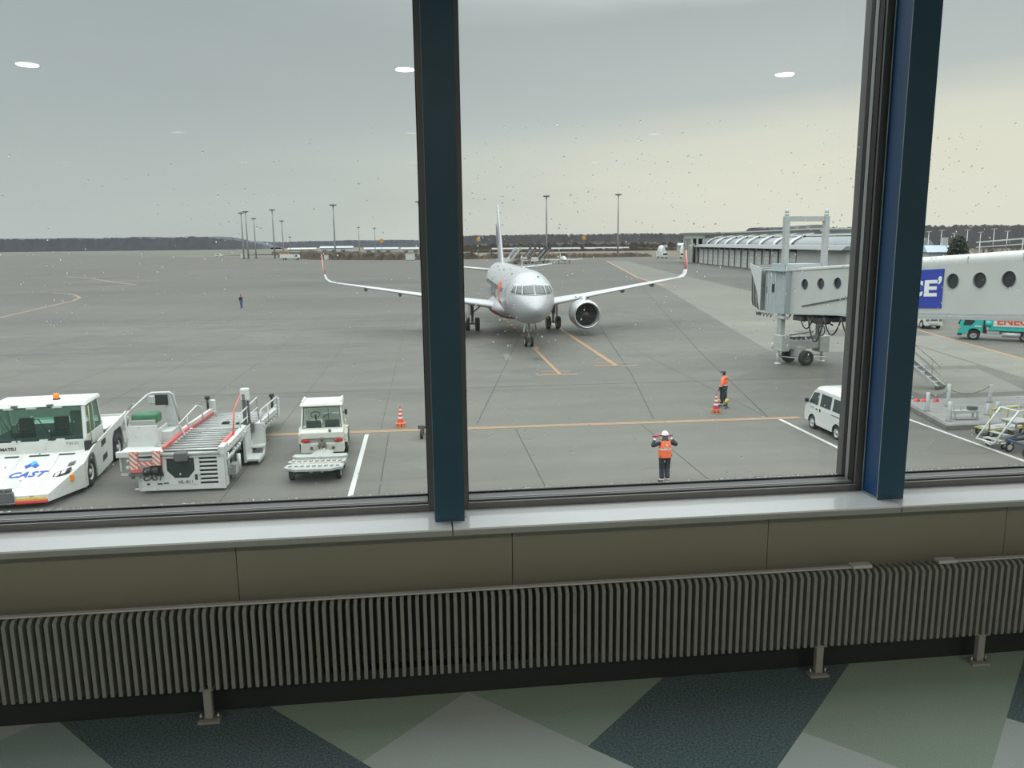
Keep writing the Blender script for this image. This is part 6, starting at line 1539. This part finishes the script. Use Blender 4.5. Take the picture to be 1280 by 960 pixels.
# ------------------------------------------------------------------ vehicles beyond the bridge
def fuel_truck():
    t = thing('fuel_truck', 'turquoise tanker truck with white lettered panel, seen below the bridge at right', 'fuel truck', (42.2, 57.75, 0), radians(-38))
    TQ = mat('turquoise_paint', (.03, .42, .38), .4, noise=.04)
    # truck nose points to -X; near side is y=0
    m = MB(); m.prism([(.02, .65), (.0, 1.25), (.12, 1.5), (.30, 2.35), (.55, 2.5), (1.85, 2.55), (1.85, .75), (1.75, .75)] + [(1.22 + .52 * cos(a), .62 + .52 * sin(a)) for a in [pi * k / 8 for k in range(1, 8)]] + [(.62, .55), (.1, .45)], 0, 2.2, 'y')
    cbn = m.build('cab', TQ, t, bevel=.05, seg=2)
    MB().prism([(.40, 1.45), (1.0, 1.45), (1.25, 1.85), (1.15, 2.05), (.52, 2.05)], -.02, 0, 'y').build('side_window', DGLASS, cbn)
    MB().prism([(.55, 1.45), (1.25, 1.45), (1.35, 1.55), (1.35, 2.05), (1.15, 2.1), (.55, 2.1)], 2.2, 2.22, 'y').build('side_window', DGLASS, cbn)
    MB().hexa([(-.01, .25, 1.5), (-.01, 1.95, 1.5), (.11, 1.95, 1.5), (.11, .25, 1.5)], [(.2, .3, 2.3), (.2, 1.9, 2.3), (.3, 1.9, 2.3), (.3, .3, 2.3)]).build('windscreen', DGLASS, cbn)
    MB().box(1.25, 1.75, -.03, 0, 1.32, 1.44).build('door_stripe', WHITE, cbn)
    MB().box(.0, .35, -.03, .5, .42, .66).build('bumper', BLACK, cbn, bevel=.03); MB().box(.02, .2, -.02, .2, 1.1, 1.3).build('corner_lamp', ORANGE, cbn)
    MB().box(1.88, 2.12, .2, 2.0, .7, 2.5).build('air_intake', BLACK, t)
    m = MB(); m.smooth = True; m.loft([[(x, 1.1 + 1.12 * cos(2 * pi * k / 24) * (abs(cos(2 * pi * k / 24)) ** -.35 if abs(cos(2 * pi * k / 24)) > .01 else 1), 2.0 + .85 * sin(2 * pi * k / 24)) for k in range(24)] for x in (2.6, 7.0)])
    m.smooth = False; m.box(2.3, 7.1, -.03, 2.23, 1.0, 2.3)
    tk = m.build('tank_body', TQ, t, bevel=.02)
    MB().box(2.6, 6.2, -.07, -.03, 1.42, 2.42).build('white_panel', WHITE, tk)
    tt_ = text_mb('ENEOS', .92, .02, bold=.03); tt_.v = [(x + 4.25, y - .08, z + 1.92) for x, y, z in tt_.v]; tt_.build('panel_lettering', mat('lettering_red_orange', (.62, .10, .05), .5), tk)
    m = MB(); m.cyl((2.25, .1, 1.35), (2.25, .1, 1.95), .26, n=16); m.build('filter_housing', TQ, t)
    m = MB(); m.box(2.0, 7.0, .5, .7, .62, .85).box(2.0, 7.0, 1.5, 1.7, .62, .85).cyl((3.3, .2, .65), (4.6, .2, .65), .26, n=14).box(2.2, 3.1, .05, .4, .72, .95); m.build('chassis', GALV, t)
    m = MB(); m.box(4.8, 6.2, .05, .5, .45, 1.02).box(2.9, 6.2, .06, .2, .98, 1.05); m.build('pump_gear', DGREY, t)
    for x in (1.22, 5.0): 
        for y in (.18, 2.0): wheel(t, (x, y, .48), .48, .28, (0, 1, 0), rim=mat('truck_rim', (.30, .31, .31), .5))
    t.scale = (.92, .92, .80)
fuel_truck()
def tug(loc, rz, label):
    t = thing('baggage_tractor', label, 'baggage tractor', loc, rz)
    m = MB(); m.prism([(0, .3), (0, .95), (.15, 1.08), (1.5, 1.15), (1.55, 1.05), (3.0, 1.05), (3.0, .3), (2.9, .3)] + [(2.4 + .42 * cos(a), .38 + .42 * sin(a)) for a in [pi * k / 6 for k in range(7)]] + [(1.2 + .0, .3)] + [(.75 + .42 * cos(a), .38 + .42 * sin(a)) for a in [pi * k / 6 for k in range(7)]], -.75, .75, 'x')
    b_ = m.build('body', WHITE, t, bevel=.04, seg=2)
    for s in (-1, 1):
        MB().box(s * .55 - .12, s * .55 + .12, -.03, .01, .72, .88).build('headlamp', DGREY, b_)
        for y in (.75, 2.4): wheel(t, (s * .68, y, .38), .38, .22)
    MB().box(-.3, .3, -.03, .01, .74, .88).build('grille', DGREY, b_); MB().box(-.35, .35, -.10, .0, .38, .6).build('bumper', GREYP, b_, bevel=.03)
    m = MB()
    for a, b2 in (((-.68, 1.55, 1.1), (-.64, 1.7, 1.95)), ((.68, 1.55, 1.1), (.64, 1.7, 1.95)), ((-.68, 2.8, 1.1), (-.64, 2.7, 1.95)), ((.68, 2.8, 1.1), (.64, 2.7, 1.95))): m.bar(a, b2, .06)
    m.box(-.7, .7, 1.6, 2.8, 1.95, 2.03); m.build('canopy', WHITE, t)
    MB().box(-.5, .5, 2.2, 2.6, 1.1, 1.5).build('seat', BLACK, t, bevel=.05)
tug((44.9, 64.6, 0), radians(-12), 'white baggage tractor facing us under the bridge, left of the turquoise tanker')
tug((48.6, 69.5, 0), radians(-10), 'white baggage tractor mostly hidden behind the other tractor under the bridge')
# ------------------------------------------------------------------ concourse building along the right of the apron
O = Vector((83.0, 130.0)); U = Vector((19.7, 177.6)).normalized(); BR_ = atan2(U.y, U.x)
CW_ = mat('concourse_wall', (.42, .43, .41), .7, noise=.06, nscale=.3); CPAN = mat('concourse_panel', (.50, .51, .48), .7, noise=.08, nscale=.4)
CDK = mat('concourse_recess', (.045, .05, .05), .8); CRF = mat('concourse_roof_metal', (.28, .30, .31), .45, .2, noise=.05, nscale=.5, stretch=(1, .1, 1)); CFA = mat('concourse_fascia', (.23, .24, .25), .6); CTRIM = mat('concourse_rib_white', (.66, .68, .66), .5)
# local: +X runs away along the wall, +Y towards the apron
B = thing('concourse', 'long low grey terminal concourse with barrel roof and row of bays, right background', 'building', (O.x, O.y, 0), BR_)
m = MB(); m.box(22, 50, -24, 0, 0, 5.9).box(50, 150, -24, -.35, 0, 5.9); m.build('wall', CW_, B)
m = MB(); m.box(50, 150, -.36, -.28, 0, 5.6); m.build('bay_recess', CDK, B)
for k in range(15):
    u = 51 + 6.5 * k
    p = MB().box(u, u + 3.9, -.3, -.1, 0, 5.0).build('bay_panel', CPAN, B)
    q = MB()
    for z in (1.2, 2.4, 3.6): q.box(u, u + 3.9, -.1, -.06, z, z + .08)
    q.build('panel_joint', CFA, p)
    MB().box(u + 4.0, u + 4.3, -.3, .1, 0, 5.6).build('pilaster', CTRIM, B)
    if k % 3 != 1: MB().box(u + 4.9, u + 5.7, -.28, -.2, 0, 2.4).build('bay_door', CDK, B)
m = MB(); m.hexa([(21, -3, 5.7), (150, -3, 5.7), (150, 1.6, 5.7), (21, 1.6, 5.7)], [(21, -3, 6.7), (150, -3, 6.7), (150, .6, 6.5), (21, .6, 6.5)]); m.build('eave', CFA, B)
m = MB(); m.smooth = True
m.loft([[(u, -3 - 7 + 7.5 * cos(a), 6.2 + 2.9 * sin(a)) for a in [pi * k / 12 for k in range(13)]] for u in (22, 150)], caps=True, closed=False); m.build('barrel_roof', CRF, B)
for u in [60 + 12.0 * k for k in range(8)]:
    q = MB(); q.loft([[(u + d, -3 - 7 + 8.1 * cos(a), 6.3 + 3.3 * sin(a)) for a in [pi * k / 12 for k in range(6)]] for d in (0, 1.8)], caps=False, closed=False)
    q.loft([[(u + d, -3 - 7 + 7.4 * cos(a), 6.2 + 2.8 * sin(a)) for a in [pi * k / 12 for k in range(6)]] for d in (1.8, 0)], caps=False, closed=False)
    q.build('roof_rib', CTRIM, B)
for u0, u1 in ((22, 148),): MB().box(u0, u1, -6.6, -5.6, 8.7, 9.15).build('roof_ridge_trim', CTRIM, B)
MB().box(72, 158, -30, -12, 5.9, 10.4).box(70, 160, -31, -11, 10.4, 10.8).build('upper_storey', CW_, B)
for u in (92, 101, 112): MB().prism([(-1.4, 10.8), (1.4, 10.8), (2.0, 12.0), (-2.0, 12.0)], -22, -18, 'y').xf(Matrix.Translation((u, 0, 0))).build('roof_vent', CFA, B)
# end block with tall dark openings
m = MB(); m.box(150, 162, -5, 2.8, 9.7, 10.5).box(161, 162, -5, 2.5, 0, 9.8).box(150, 151, -5, -2.6, 0, 9.8)
for y in (-2.5, -.3, 1.7): m.box(150, 150.7, y, y + .7, 0, 9.0)
for x in (153, 156, 159): m.box(x, x + .6, 1.9, 2.5, 0, 9.0)
m.box(150, 162, -5, 2.5, 8.6, 9.8); eb = m.build('end_block', CPAN, B)
MB().box(152, 160.5, -4.5, .8, 0, 8.6).build('dark_opening', CDK, eb)
MB().box(148.5, 163.5, -6, 3.6, 10.5, 10.8).build('roof_slab', CW_, eb)
# de-icing trucks parked by the end block
def service_truck(loc, rz, label, group=None):
    t = thing('service_truck', label, 'truck', loc, rz, group)
    m = MB(); m.box(-1.25, 1.25, 0, 2.0, .6, 2.6); c_ = m.build('cab', WHITE, t, bevel=.2, seg=2); MB().box(-1.1, 1.1, -.03, .0, 1.5, 2.4).build('windscreen', DGLASS, c_)
    m = MB(); m.smooth = True; m.ball((0, 4.6, 3.4), 1.6, 2.6, 2.6, n=20, m=12); m.smooth = False; m.box(-1.4, 1.4, 2.2, 7.2, .8, 3.4); m.build('tank_body', mat('deicer_white', (.60, .61, .59), .5, noise=.06), t, bevel=.1)
    m = MB(); m.bar((0, 6.8, 3.5), (.4, 1.0, 5.6), .3); m.box(-.3, 1.1, .2, 1.3, 4.9, 6.2); m.build('boom', GREYP, t)
    for s in (-1, 1):
        for y in (1.0, 5.8): wheel(t, (s * 1.1, y, .5), .5, .35)
service_truck((110.5, 352, 0), radians(6), 'white domed service truck parked at far right, the left one of the pair')
service_truck((116.5, 345, 0), radians(-20), 'white domed service truck parked beside the end block of the concourse')
# ------------------------------------------------------------------ light masts
MASTM = mat('mast_grey', (.27, .28, .29), .6, .3); LAMPM = mat('mast_lamp_grey', (.22, .225, .23), .5)
def mast(x, y, H, label, thick=1.0):
    t = thing('light_mast', label, 'light mast', (x, y, 0), 0, 'apron light masts')
    MB().lathe([(.45 * thick, 0), (.42 * thick, H * .3), (.32 * thick, H * .7), (.25 * thick, H - .3)], n=14, caps=True).build('pole', MASTM, t)
    m = MB(); m.lathe([(1.0 * thick, H - .55), (1.1 * thick, H - .35), (1.0 * thick, H - .2), (.3, H - .2), (.3, H - .55)], n=18); m.cyl((0, 0, H - .4), (0, 0, H + .9), .12, n=8); hd = m.build('head_ring', LAMPM, t)
    for k in range(8):
        a = 2 * pi * k / 8; c, s = cos(a), sin(a); r = 1.25 * thick
        MB().bar((r * c, r * s, H + .1), (r * c * 1.35, r * s * 1.35, H - .15), .9 * thick, .45 * thick).build('floodlight', LAMPM, hd)
    MB().box(-.7, .7, -.7, .7, 0, .8).build('base_block', KERB, t)
for x, y, h, lab, th in ((-105.2, 488.8, 27.0, 'grey apron light mast, farthest left of the group', 1.0), (-102.0, 486, 27.6, 'grey apron light mast, second from the left and close to the first', 1.0), (-98.4, 490.2, 23.7, 'grey apron light mast, third from the left', .85), (-87.8, 492.2, 28.8, 'tall grey apron light mast left of the white box truck', 1.05), (-82.7, 493.1, 22.3, 'grey apron light mast above the white box truck', .8), (-103.5, 650, 14.3, 'short distant light mast, lowest of the left group', .7), (-44.1, 417.7, 27.9, 'tall light mast above the left wingtip', 1.05), (-49.3, 648, 21.3, 'distant thin light mast, left of two between left wingtip and column', .8), (-36.2, 639, 20.4, 'distant thin light mast, right of two between left wingtip and column', .8), (-.7, 420, 29.35, 'light mast mostly hidden behind the left window column', 1.0), (65.7, 414.8, 31.6, 'tall light mast just right of the airliner tail', 1.05), (102.2, 407.4, 31.8, 'tall light mast above the right wing of the airliner', 1.0)):
    mast(x, y, h, lab, th)
for x, y, h, lab in ((-19.6, 404, 9.6, 'small orange square sign on a pole near the left window column'), (28.6, 399, 9.8, 'small orange square sign on a pole left of the airliner tail'), (80.9, 391.5, 10.0, 'small orange square sign on a pole right of the light aircraft')):
    t = thing('marker_sign', lab, 'sign', (x, y, 0), 0, 'orange marker signs on poles')
    MB().cyl((0, 0, 0), (0, 0, h - .8), .12, n=8).build('pole', DGREY, t); MB().box(-.9, .9, -.06, .06, h - 1.0, h + .8).build('sign_board', mat('sign_orange', (.62, .28, .06), .6), t)
# ------------------------------------------------------------------ parked things along the far apron edge
t = thing('box_truck', 'long white flatbed truck with rust-brown top at the far edge of the apron', 'truck', (-76.2, 441, 0), radians(-24))
m = MB(); m.box(0, 8.8, 0, 2.5, .9, 3.0); m.build('cargo_body', WHITE, t, bevel=.1); MB().box(0, 4.6, .1, 2.4, 3.0, 4.7).build('stacked_load', mat('rust_brown_load', (.30, .20, .14), .8, noise=.2), t)
m = MB(); m.prism([(9.0, .7), (11.2, .7), (11.3, 1.7), (10.8, 2.9), (9.0, 2.9)], 0, 2.4, 'y'); cb_ = m.build('cab', WHITE, t, bevel=.08); MB().box(9.7, 10.9, -.02, 0, 1.8, 2.6).build('side_window', DGLASS, cb_)
MB().box(6.2, 11.6, .2, 2.3, 4.1, 4.5).bar((9, 1, 3), (7.5, 1, 4.2), .2).build('boom_platform', GREYP, t)
for x in (2.0, 9.9):
    for y in (.1, 2.4): wheel(t, (x, y, .5), .5, .35, (0, 1, 0))
def crate(x, y, w, h, lab):
    t = thing('equipment_cabinet', lab, 'cabinet', (x, y, 0), radians(-10), 'white cabinets along the apron edge')
    MB().box(-w / 2, w / 2, -1, 1, .15, h).build('body', mat('cabinet_white', (.55, .57, .56), .6), t, bevel=.05); MB().box(-w / 2 - .1, w / 2 + .1, -1.1, 1.1, h, h + .12).build('lid', GREYP, t); MB().box(-w / 2, w / 2, -.9, .9, 0, .15).build('plinth', KERB, t)
crate(-109.5, 508, 3.2, 3.0, 'white cabinet at the foot of the leftmost light masts'); crate(-70.5, 463, 2.2, 2.6, 'white cabinet just left of the white truck at the apron edge'); crate(-49.5, 424, 1.9, 2.6, 'white cabinet at the foot of the mast above the wingtip'); crate(-5.4, 388, 4.2, 3.2, 'large white cabinet on the apron edge beside the left window column')
t = thing('airport_car', 'tiny white car with dark roof parked on the apron at far left', 'car', (-150, 602, 0), radians(0))
MB().prism([(0, .4), (5.2, .4), (5.2, 1.2), (4.0, 1.35), (3.4, 2.1), (1.0, 2.1), (.2, 1.3)], -.9, .9, 'y').build('body', WHITE, t, bevel=.1)
MB().prism([(1.0, 1.4), (3.7, 1.4), (3.3, 1.95), (1.15, 1.95)], -.92, .92, 'y').build('windows', DGLASS, t)
for x in (1.0, 4.1): 
    for y in (-.8, .8): wheel(t, (x, y, .36), .36, .2, (0, 1, 0))
# boarding stairs parked behind the airliner
def stairs(loc, rz, lab, mt):
    t = thing('boarding_stairs', lab, 'boarding stairs', loc, rz, 'boarding stairs parked behind the airliner')
    m = MB()
    for x in (-1.0, 1.0): m.bar((x, 0, .8), (x, 6.0, 5.0), .15, .5)
    for k in range(16): z = .95 + .27 * k; m.box(-1, 1, .1 + .385 * k, .48 + .385 * k, z, z + .06)
    m.box(-1.1, 1.1, 6.0, 7.4, 4.9, 5.05); fl_ = m.build('stair_flight', GALV, t)
    m = MB()
    for x in (-1.05, 1.05): m.add([(x, .2, 1.0), (x, 6.1, 5.1), (x, 7.4, 5.1), (x, 7.4, 6.2), (x, 6.0, 6.2), (x, .2, 2.0)], [(0, 1, 2, 3, 4, 5)])
    o = m.build('side_screen', mt, t); s = o.modifiers.new('thickness', 'SOLIDIFY'); s.thickness = .06
    m = MB(); m.box(-1.1, 1.1, -.6, 6.8, .55, .9).bar((-1, 5.8, .8), (-1, 6.2, 4.9), .18).bar((1, 5.8, .8), (1, 6.2, 4.9), .18).bar((-1, 3.2, .8), (-1, 5.8, 4.7), .12).bar((1, 3.2, .8), (1, 5.8, 4.7), .12); m.build('chassis', DGREY, t)
    MB().box(-1.1, 1.1, -1.9, -.5, .6, 2.3).build('cab', WHITE, t, bevel=.15, seg=2)
    for x in (-1, 1):
        for y in (-1.2, 5.2): wheel(t, (x, y, .45), .45, .3)
stairs((32.6, 297, 0), radians(-40), 'pale boarding stairs vehicle, leftmost of three behind the airliner', mat('screen_pale', (.45, .46, .46), .6))
stairs((39.8, 304, 0), radians(-35), 'dark-screened boarding stairs vehicle, middle of three behind the airliner', mat('screen_dark', (.06, .065, .07), .6))
stairs((43.6, 300, 0), radians(-50), 'dark boarding stairs vehicle next to the light aircraft', mat('screen_dark2', (.05, .055, .06), .6))
t = thing('belt_loader', 'low red-brown belt loader between the boarding stairs behind the airliner', 'belt loader', (34.6, 293, 0), radians(-75))
MB().box(-1, 1, 0, 5.5, .5, 1.0).bar((-.3, -.5, 1.0), (-.3, 6.5, 1.9), .8, .25).build('conveyor', mat('loader_brown_red', (.20, .11, .09), .7), t); MB().box(.3, 1, .4, 1.6, 1.0, 1.8).build('seat_box', DGREY, t)
for x in (-.9, .9):
    for y in (.8, 4.5): wheel(t, (x, y, .35), .35, .25)
# light twin aircraft
t = thing('light_aircraft', 'small white low-wing light aircraft facing us beyond the airliner', 'airplane', (52.8, 288, 0), radians(4))
m = MB(); m.smooth = True
m.loft([[(w * cos(2 * pi * k / 20), s, c + h * sin(2 * pi * k / 20)) for k in range(20)] for s, c, w, h in ((0, 1.45, .05, .05), (.3, 1.5, .45, .42), (1.2, 1.6, .62, .6), (2.6, 1.85, .68, .85), (4.2, 1.95, .68, .88), (6.5, 1.85, .45, .55), (9.2, 1.9, .12, .2))]); fb = m.build('fuselage', WHITE, t)
MB().prism([(1.9, 2.2), (2.5, 2.62), (3.1, 2.66), (3.1, 2.2)], -.55, .55, 'x').build('windscreen', DGLASS, fb)
for s in (-1, 1):
    m = MB(); m.smooth = True; m.loft([[Vector((s * p.x, p.y, p.z)) for p in airfoil(x, le, ch, z, .13, 8)] for x, le, ch, z in ((.3, 2.6, 2.1, 1.15), (7.2, 3.0, 1.2, 1.62))]); m.build('wing', WHITE, t)
    m = MB(); m.smooth = True; m.loft([[Vector((s * p.x, p.y, p.z)) for p in airfoil(x, le, ch, z, .1, 8)] for x, le, ch, z in ((.02, 8.1, 1.3, 4.0), (2.4, 8.4, .9, 4.0))]); m.build('tailplane', WHITE, t)
    m = MB(); m.smooth = True; m.loft([[(s * 2.1 + r * cos(2 * pi * k / 14), 1.9 + u, 1.35 + r * sin(2 * pi * k / 14)) for k in range(14)] for u, r in ((0, .05), (.3, .32), (1.6, .36), (3.0, .1))]); m.build('engine', GREYP, t)
    m = MB(); m.cyl((s * 2.1, 2.9, .3), (s * 2.1, 3.0, 1.2), .07, n=8); g_ = m.build('landing_gear', DGREY, t); wheel(g_, (s * 2.1, 2.9, .3), .3, .18)
MB().prism([(7.6, 2.0), (9.3, 2.0), (9.4, 4.05), (8.3, 4.05)], -.08, .08, 'x').build('tail_fin', WHITE, t)
m = MB(); m.cyl((0, .9, .25), (0, .9, 1.2), .06, n=8); g_ = m.build('nose_gear', DGREY, t); wheel(g_, (0, .9, .25), .25, .14)
# ------------------------------------------------------------------ far sheds and hangars
def hangar(x, y, L, W, h, rz, lab, wc=(.50, .51, .50), rc=(.36, .38, .39)):
    t = thing('hangar', lab, 'building', (x, y, 0), rz, 'far hangars and sheds')
    MB().box(0, L, 0, W, 0, h).build('wall', mat('hangar_wall_%d' % int(wc[0] * 100), wc, .7), t)
    MB().prism([(-.8, h), (W + .8, h), (W / 2, h + W * .12)], -.6, L + .6, 'x').build('roof', mat('hangar_roof_%d' % int(rc[0] * 100), rc, .6), t)
    for k in range(max(1, int(L / 9))): MB().box(2 + 9 * k, 6 + 9 * k, -.08, 0, 0, h * .6).build('door', DGREY, t)
hangar(-98, 792, 31, 14, 4.6, 0, 'long white hangar with pale roof behind the mast above the wingtip', rc=(.42, .45, .48))
hangar(-132, 812, 27, 12, 3.6, 0, 'cream low shed on the horizon behind the white truck', (.44, .43, .37), (.46, .46, .42))
hangar(-53, 757, 31, 13, 3.2, 0, 'white hangar on the horizon between mast and left column', (.46, .47, .46), (.40, .42, .43))
hangar(-18, 735, 22, 12, 3.0, 0, 'pale shed on the horizon, touching the left window column', (.46, .46, .44), (.38, .39, .40))
hangar(62, 690, 40, 10, 2.2, 0, 'long low white shed behind the tail of the airliner', (.24, .25, .26), (.27, .28, .30))
hangar(104, 686, 34, 10, 1.9, radians(-4), 'long low white shed in the middle distance behind the light aircraft', (.24, .25, .26), (.27, .28, .30))
hangar(142, 682, 38, 10, 1.8, radians(-6), 'long low white shed behind the mast above the right wing', (.24, .25, .26), (.27, .28, .30))
hangar(186, 560, 30, 14, 4.5, radians(-12), 'pale shed left of the concourse end block', (.40, .41, .41), (.44, .45, .46))
# ------------------------------------------------------------------ behind the bridge, far right
t = thing('annex_building', 'low pale blue-grey building seen above the bridge beside the right column', 'building', (84.5, 124.5, 0), radians(-12))
MB().box(0, 3.6, 0, 5, 0, 5.6).build('wall', mat('annex_wall', (.42, .45, .47), .7), t); MB().prism([(-.4, 5.6), (5.4, 5.6), (4, 6.7), (1, 6.7)], -.4, 4.0, 'x').build('roof', mat('annex_roof', (.44, .52, .60), .6), t)
MB().box(2.6, 3.4, 1, 2, 6.3, 8.0).build('roof_cowl', GALV, t)
t = thing('evergreen_tree', 'dark round evergreen tree rising above the bridge roof at right', 'tree', (86.9, 120.5, 0))
MB().cyl((0, 0, 0), (0, 0, 4.5), .22, .14, n=10).build('trunk', mat('bark_brown', (.10, .07, .05), .9), t)
rd = random.Random(4); m = MB()
for k in range(1500):
    a, b2 = rd.uniform(0, 2 * pi), rd.uniform(-1, 1); r = rd.random() ** .35; w = sqrt(1 - b2 * b2) * r * 1.55; p = Vector((w * cos(a), w * sin(a), 5.6 + b2 * r * 2.9))
    q = Vector((rd.uniform(-1, 1), rd.uniform(-1, 1), rd.uniform(-1, 1))).normalized() * .24; q2 = q.orthogonal().normalized() * .2; m.add([p - q, p + q2, p + q, p - q2], [(0, 1, 2, 3)])
m.build('crown', mat('evergreen_leaf', (.035, .05, .04), .8, noise=.4, nscale=2), t, kind='stuff')
rd = random.Random(14)
def bare_tree(x, y, h, lab):
    t = thing('bare_tree', lab, 'tree', (x, y, 0), 0, 'bare trees above the bridge'); m = MB(); m.cyl((0, 0, 0), (0, 0, h * .45), .16, .1, n=8)
    def br(p, d, L, r, n):
        q = p + d * L; m.cyl(p, q, r, r * .6, n=5, caps=False)
        if n:
            for _ in range(3): br(p.lerp(q, rd.uniform(.6, 1)), (d + Vector((rd.uniform(-.7, .7), rd.uniform(-.7, .7), rd.uniform(0, .5)))).normalized(), L * .72, r * .6, n - 1)
    for _ in range(5): br(Vector((0, 0, h * rd.uniform(.3, .45))), Vector((rd.uniform(-.6, .6), rd.uniform(-.6, .6), 1)).normalized(), h * .26, .08, 4)
    m.build('branches', mat('bare_branch', (.12, .105, .10), .9), t)
bare_tree(90.6, 118.5, 7.6, 'bare grey tree right of the round evergreen'); bare_tree(94.4, 116.2, 7.4, 'bare grey tree near the right picture edge'); bare_tree(97.2, 114, 7.2, 'bare grey tree cut by the right picture edge')
for k in range(8):
    x, y = 85.4 + 1.62 * k, 129.6 - 1.05 * k; h = (8.6, 9.0, 9.2, 8.7, 9.2, 8.8, 9.3, 8.9)[k]
    t = thing('lamp_post', '%s thin grey lamp post from the right column, rising above the bridge roof' % ('first second third fourth fifth sixth seventh eighth'.split()[k]), 'lamp post', (x, y, 0), 0, 'thin lamp posts above the bridge')
    MB().cyl((0, 0, 0), (0, 0, h), .07, .05, n=8).build('pole', GALV, t); MB().bar((-.5, 0, h), (.5, 0, h + .05), .12, .08).build('lamp_arm', GALV, t)
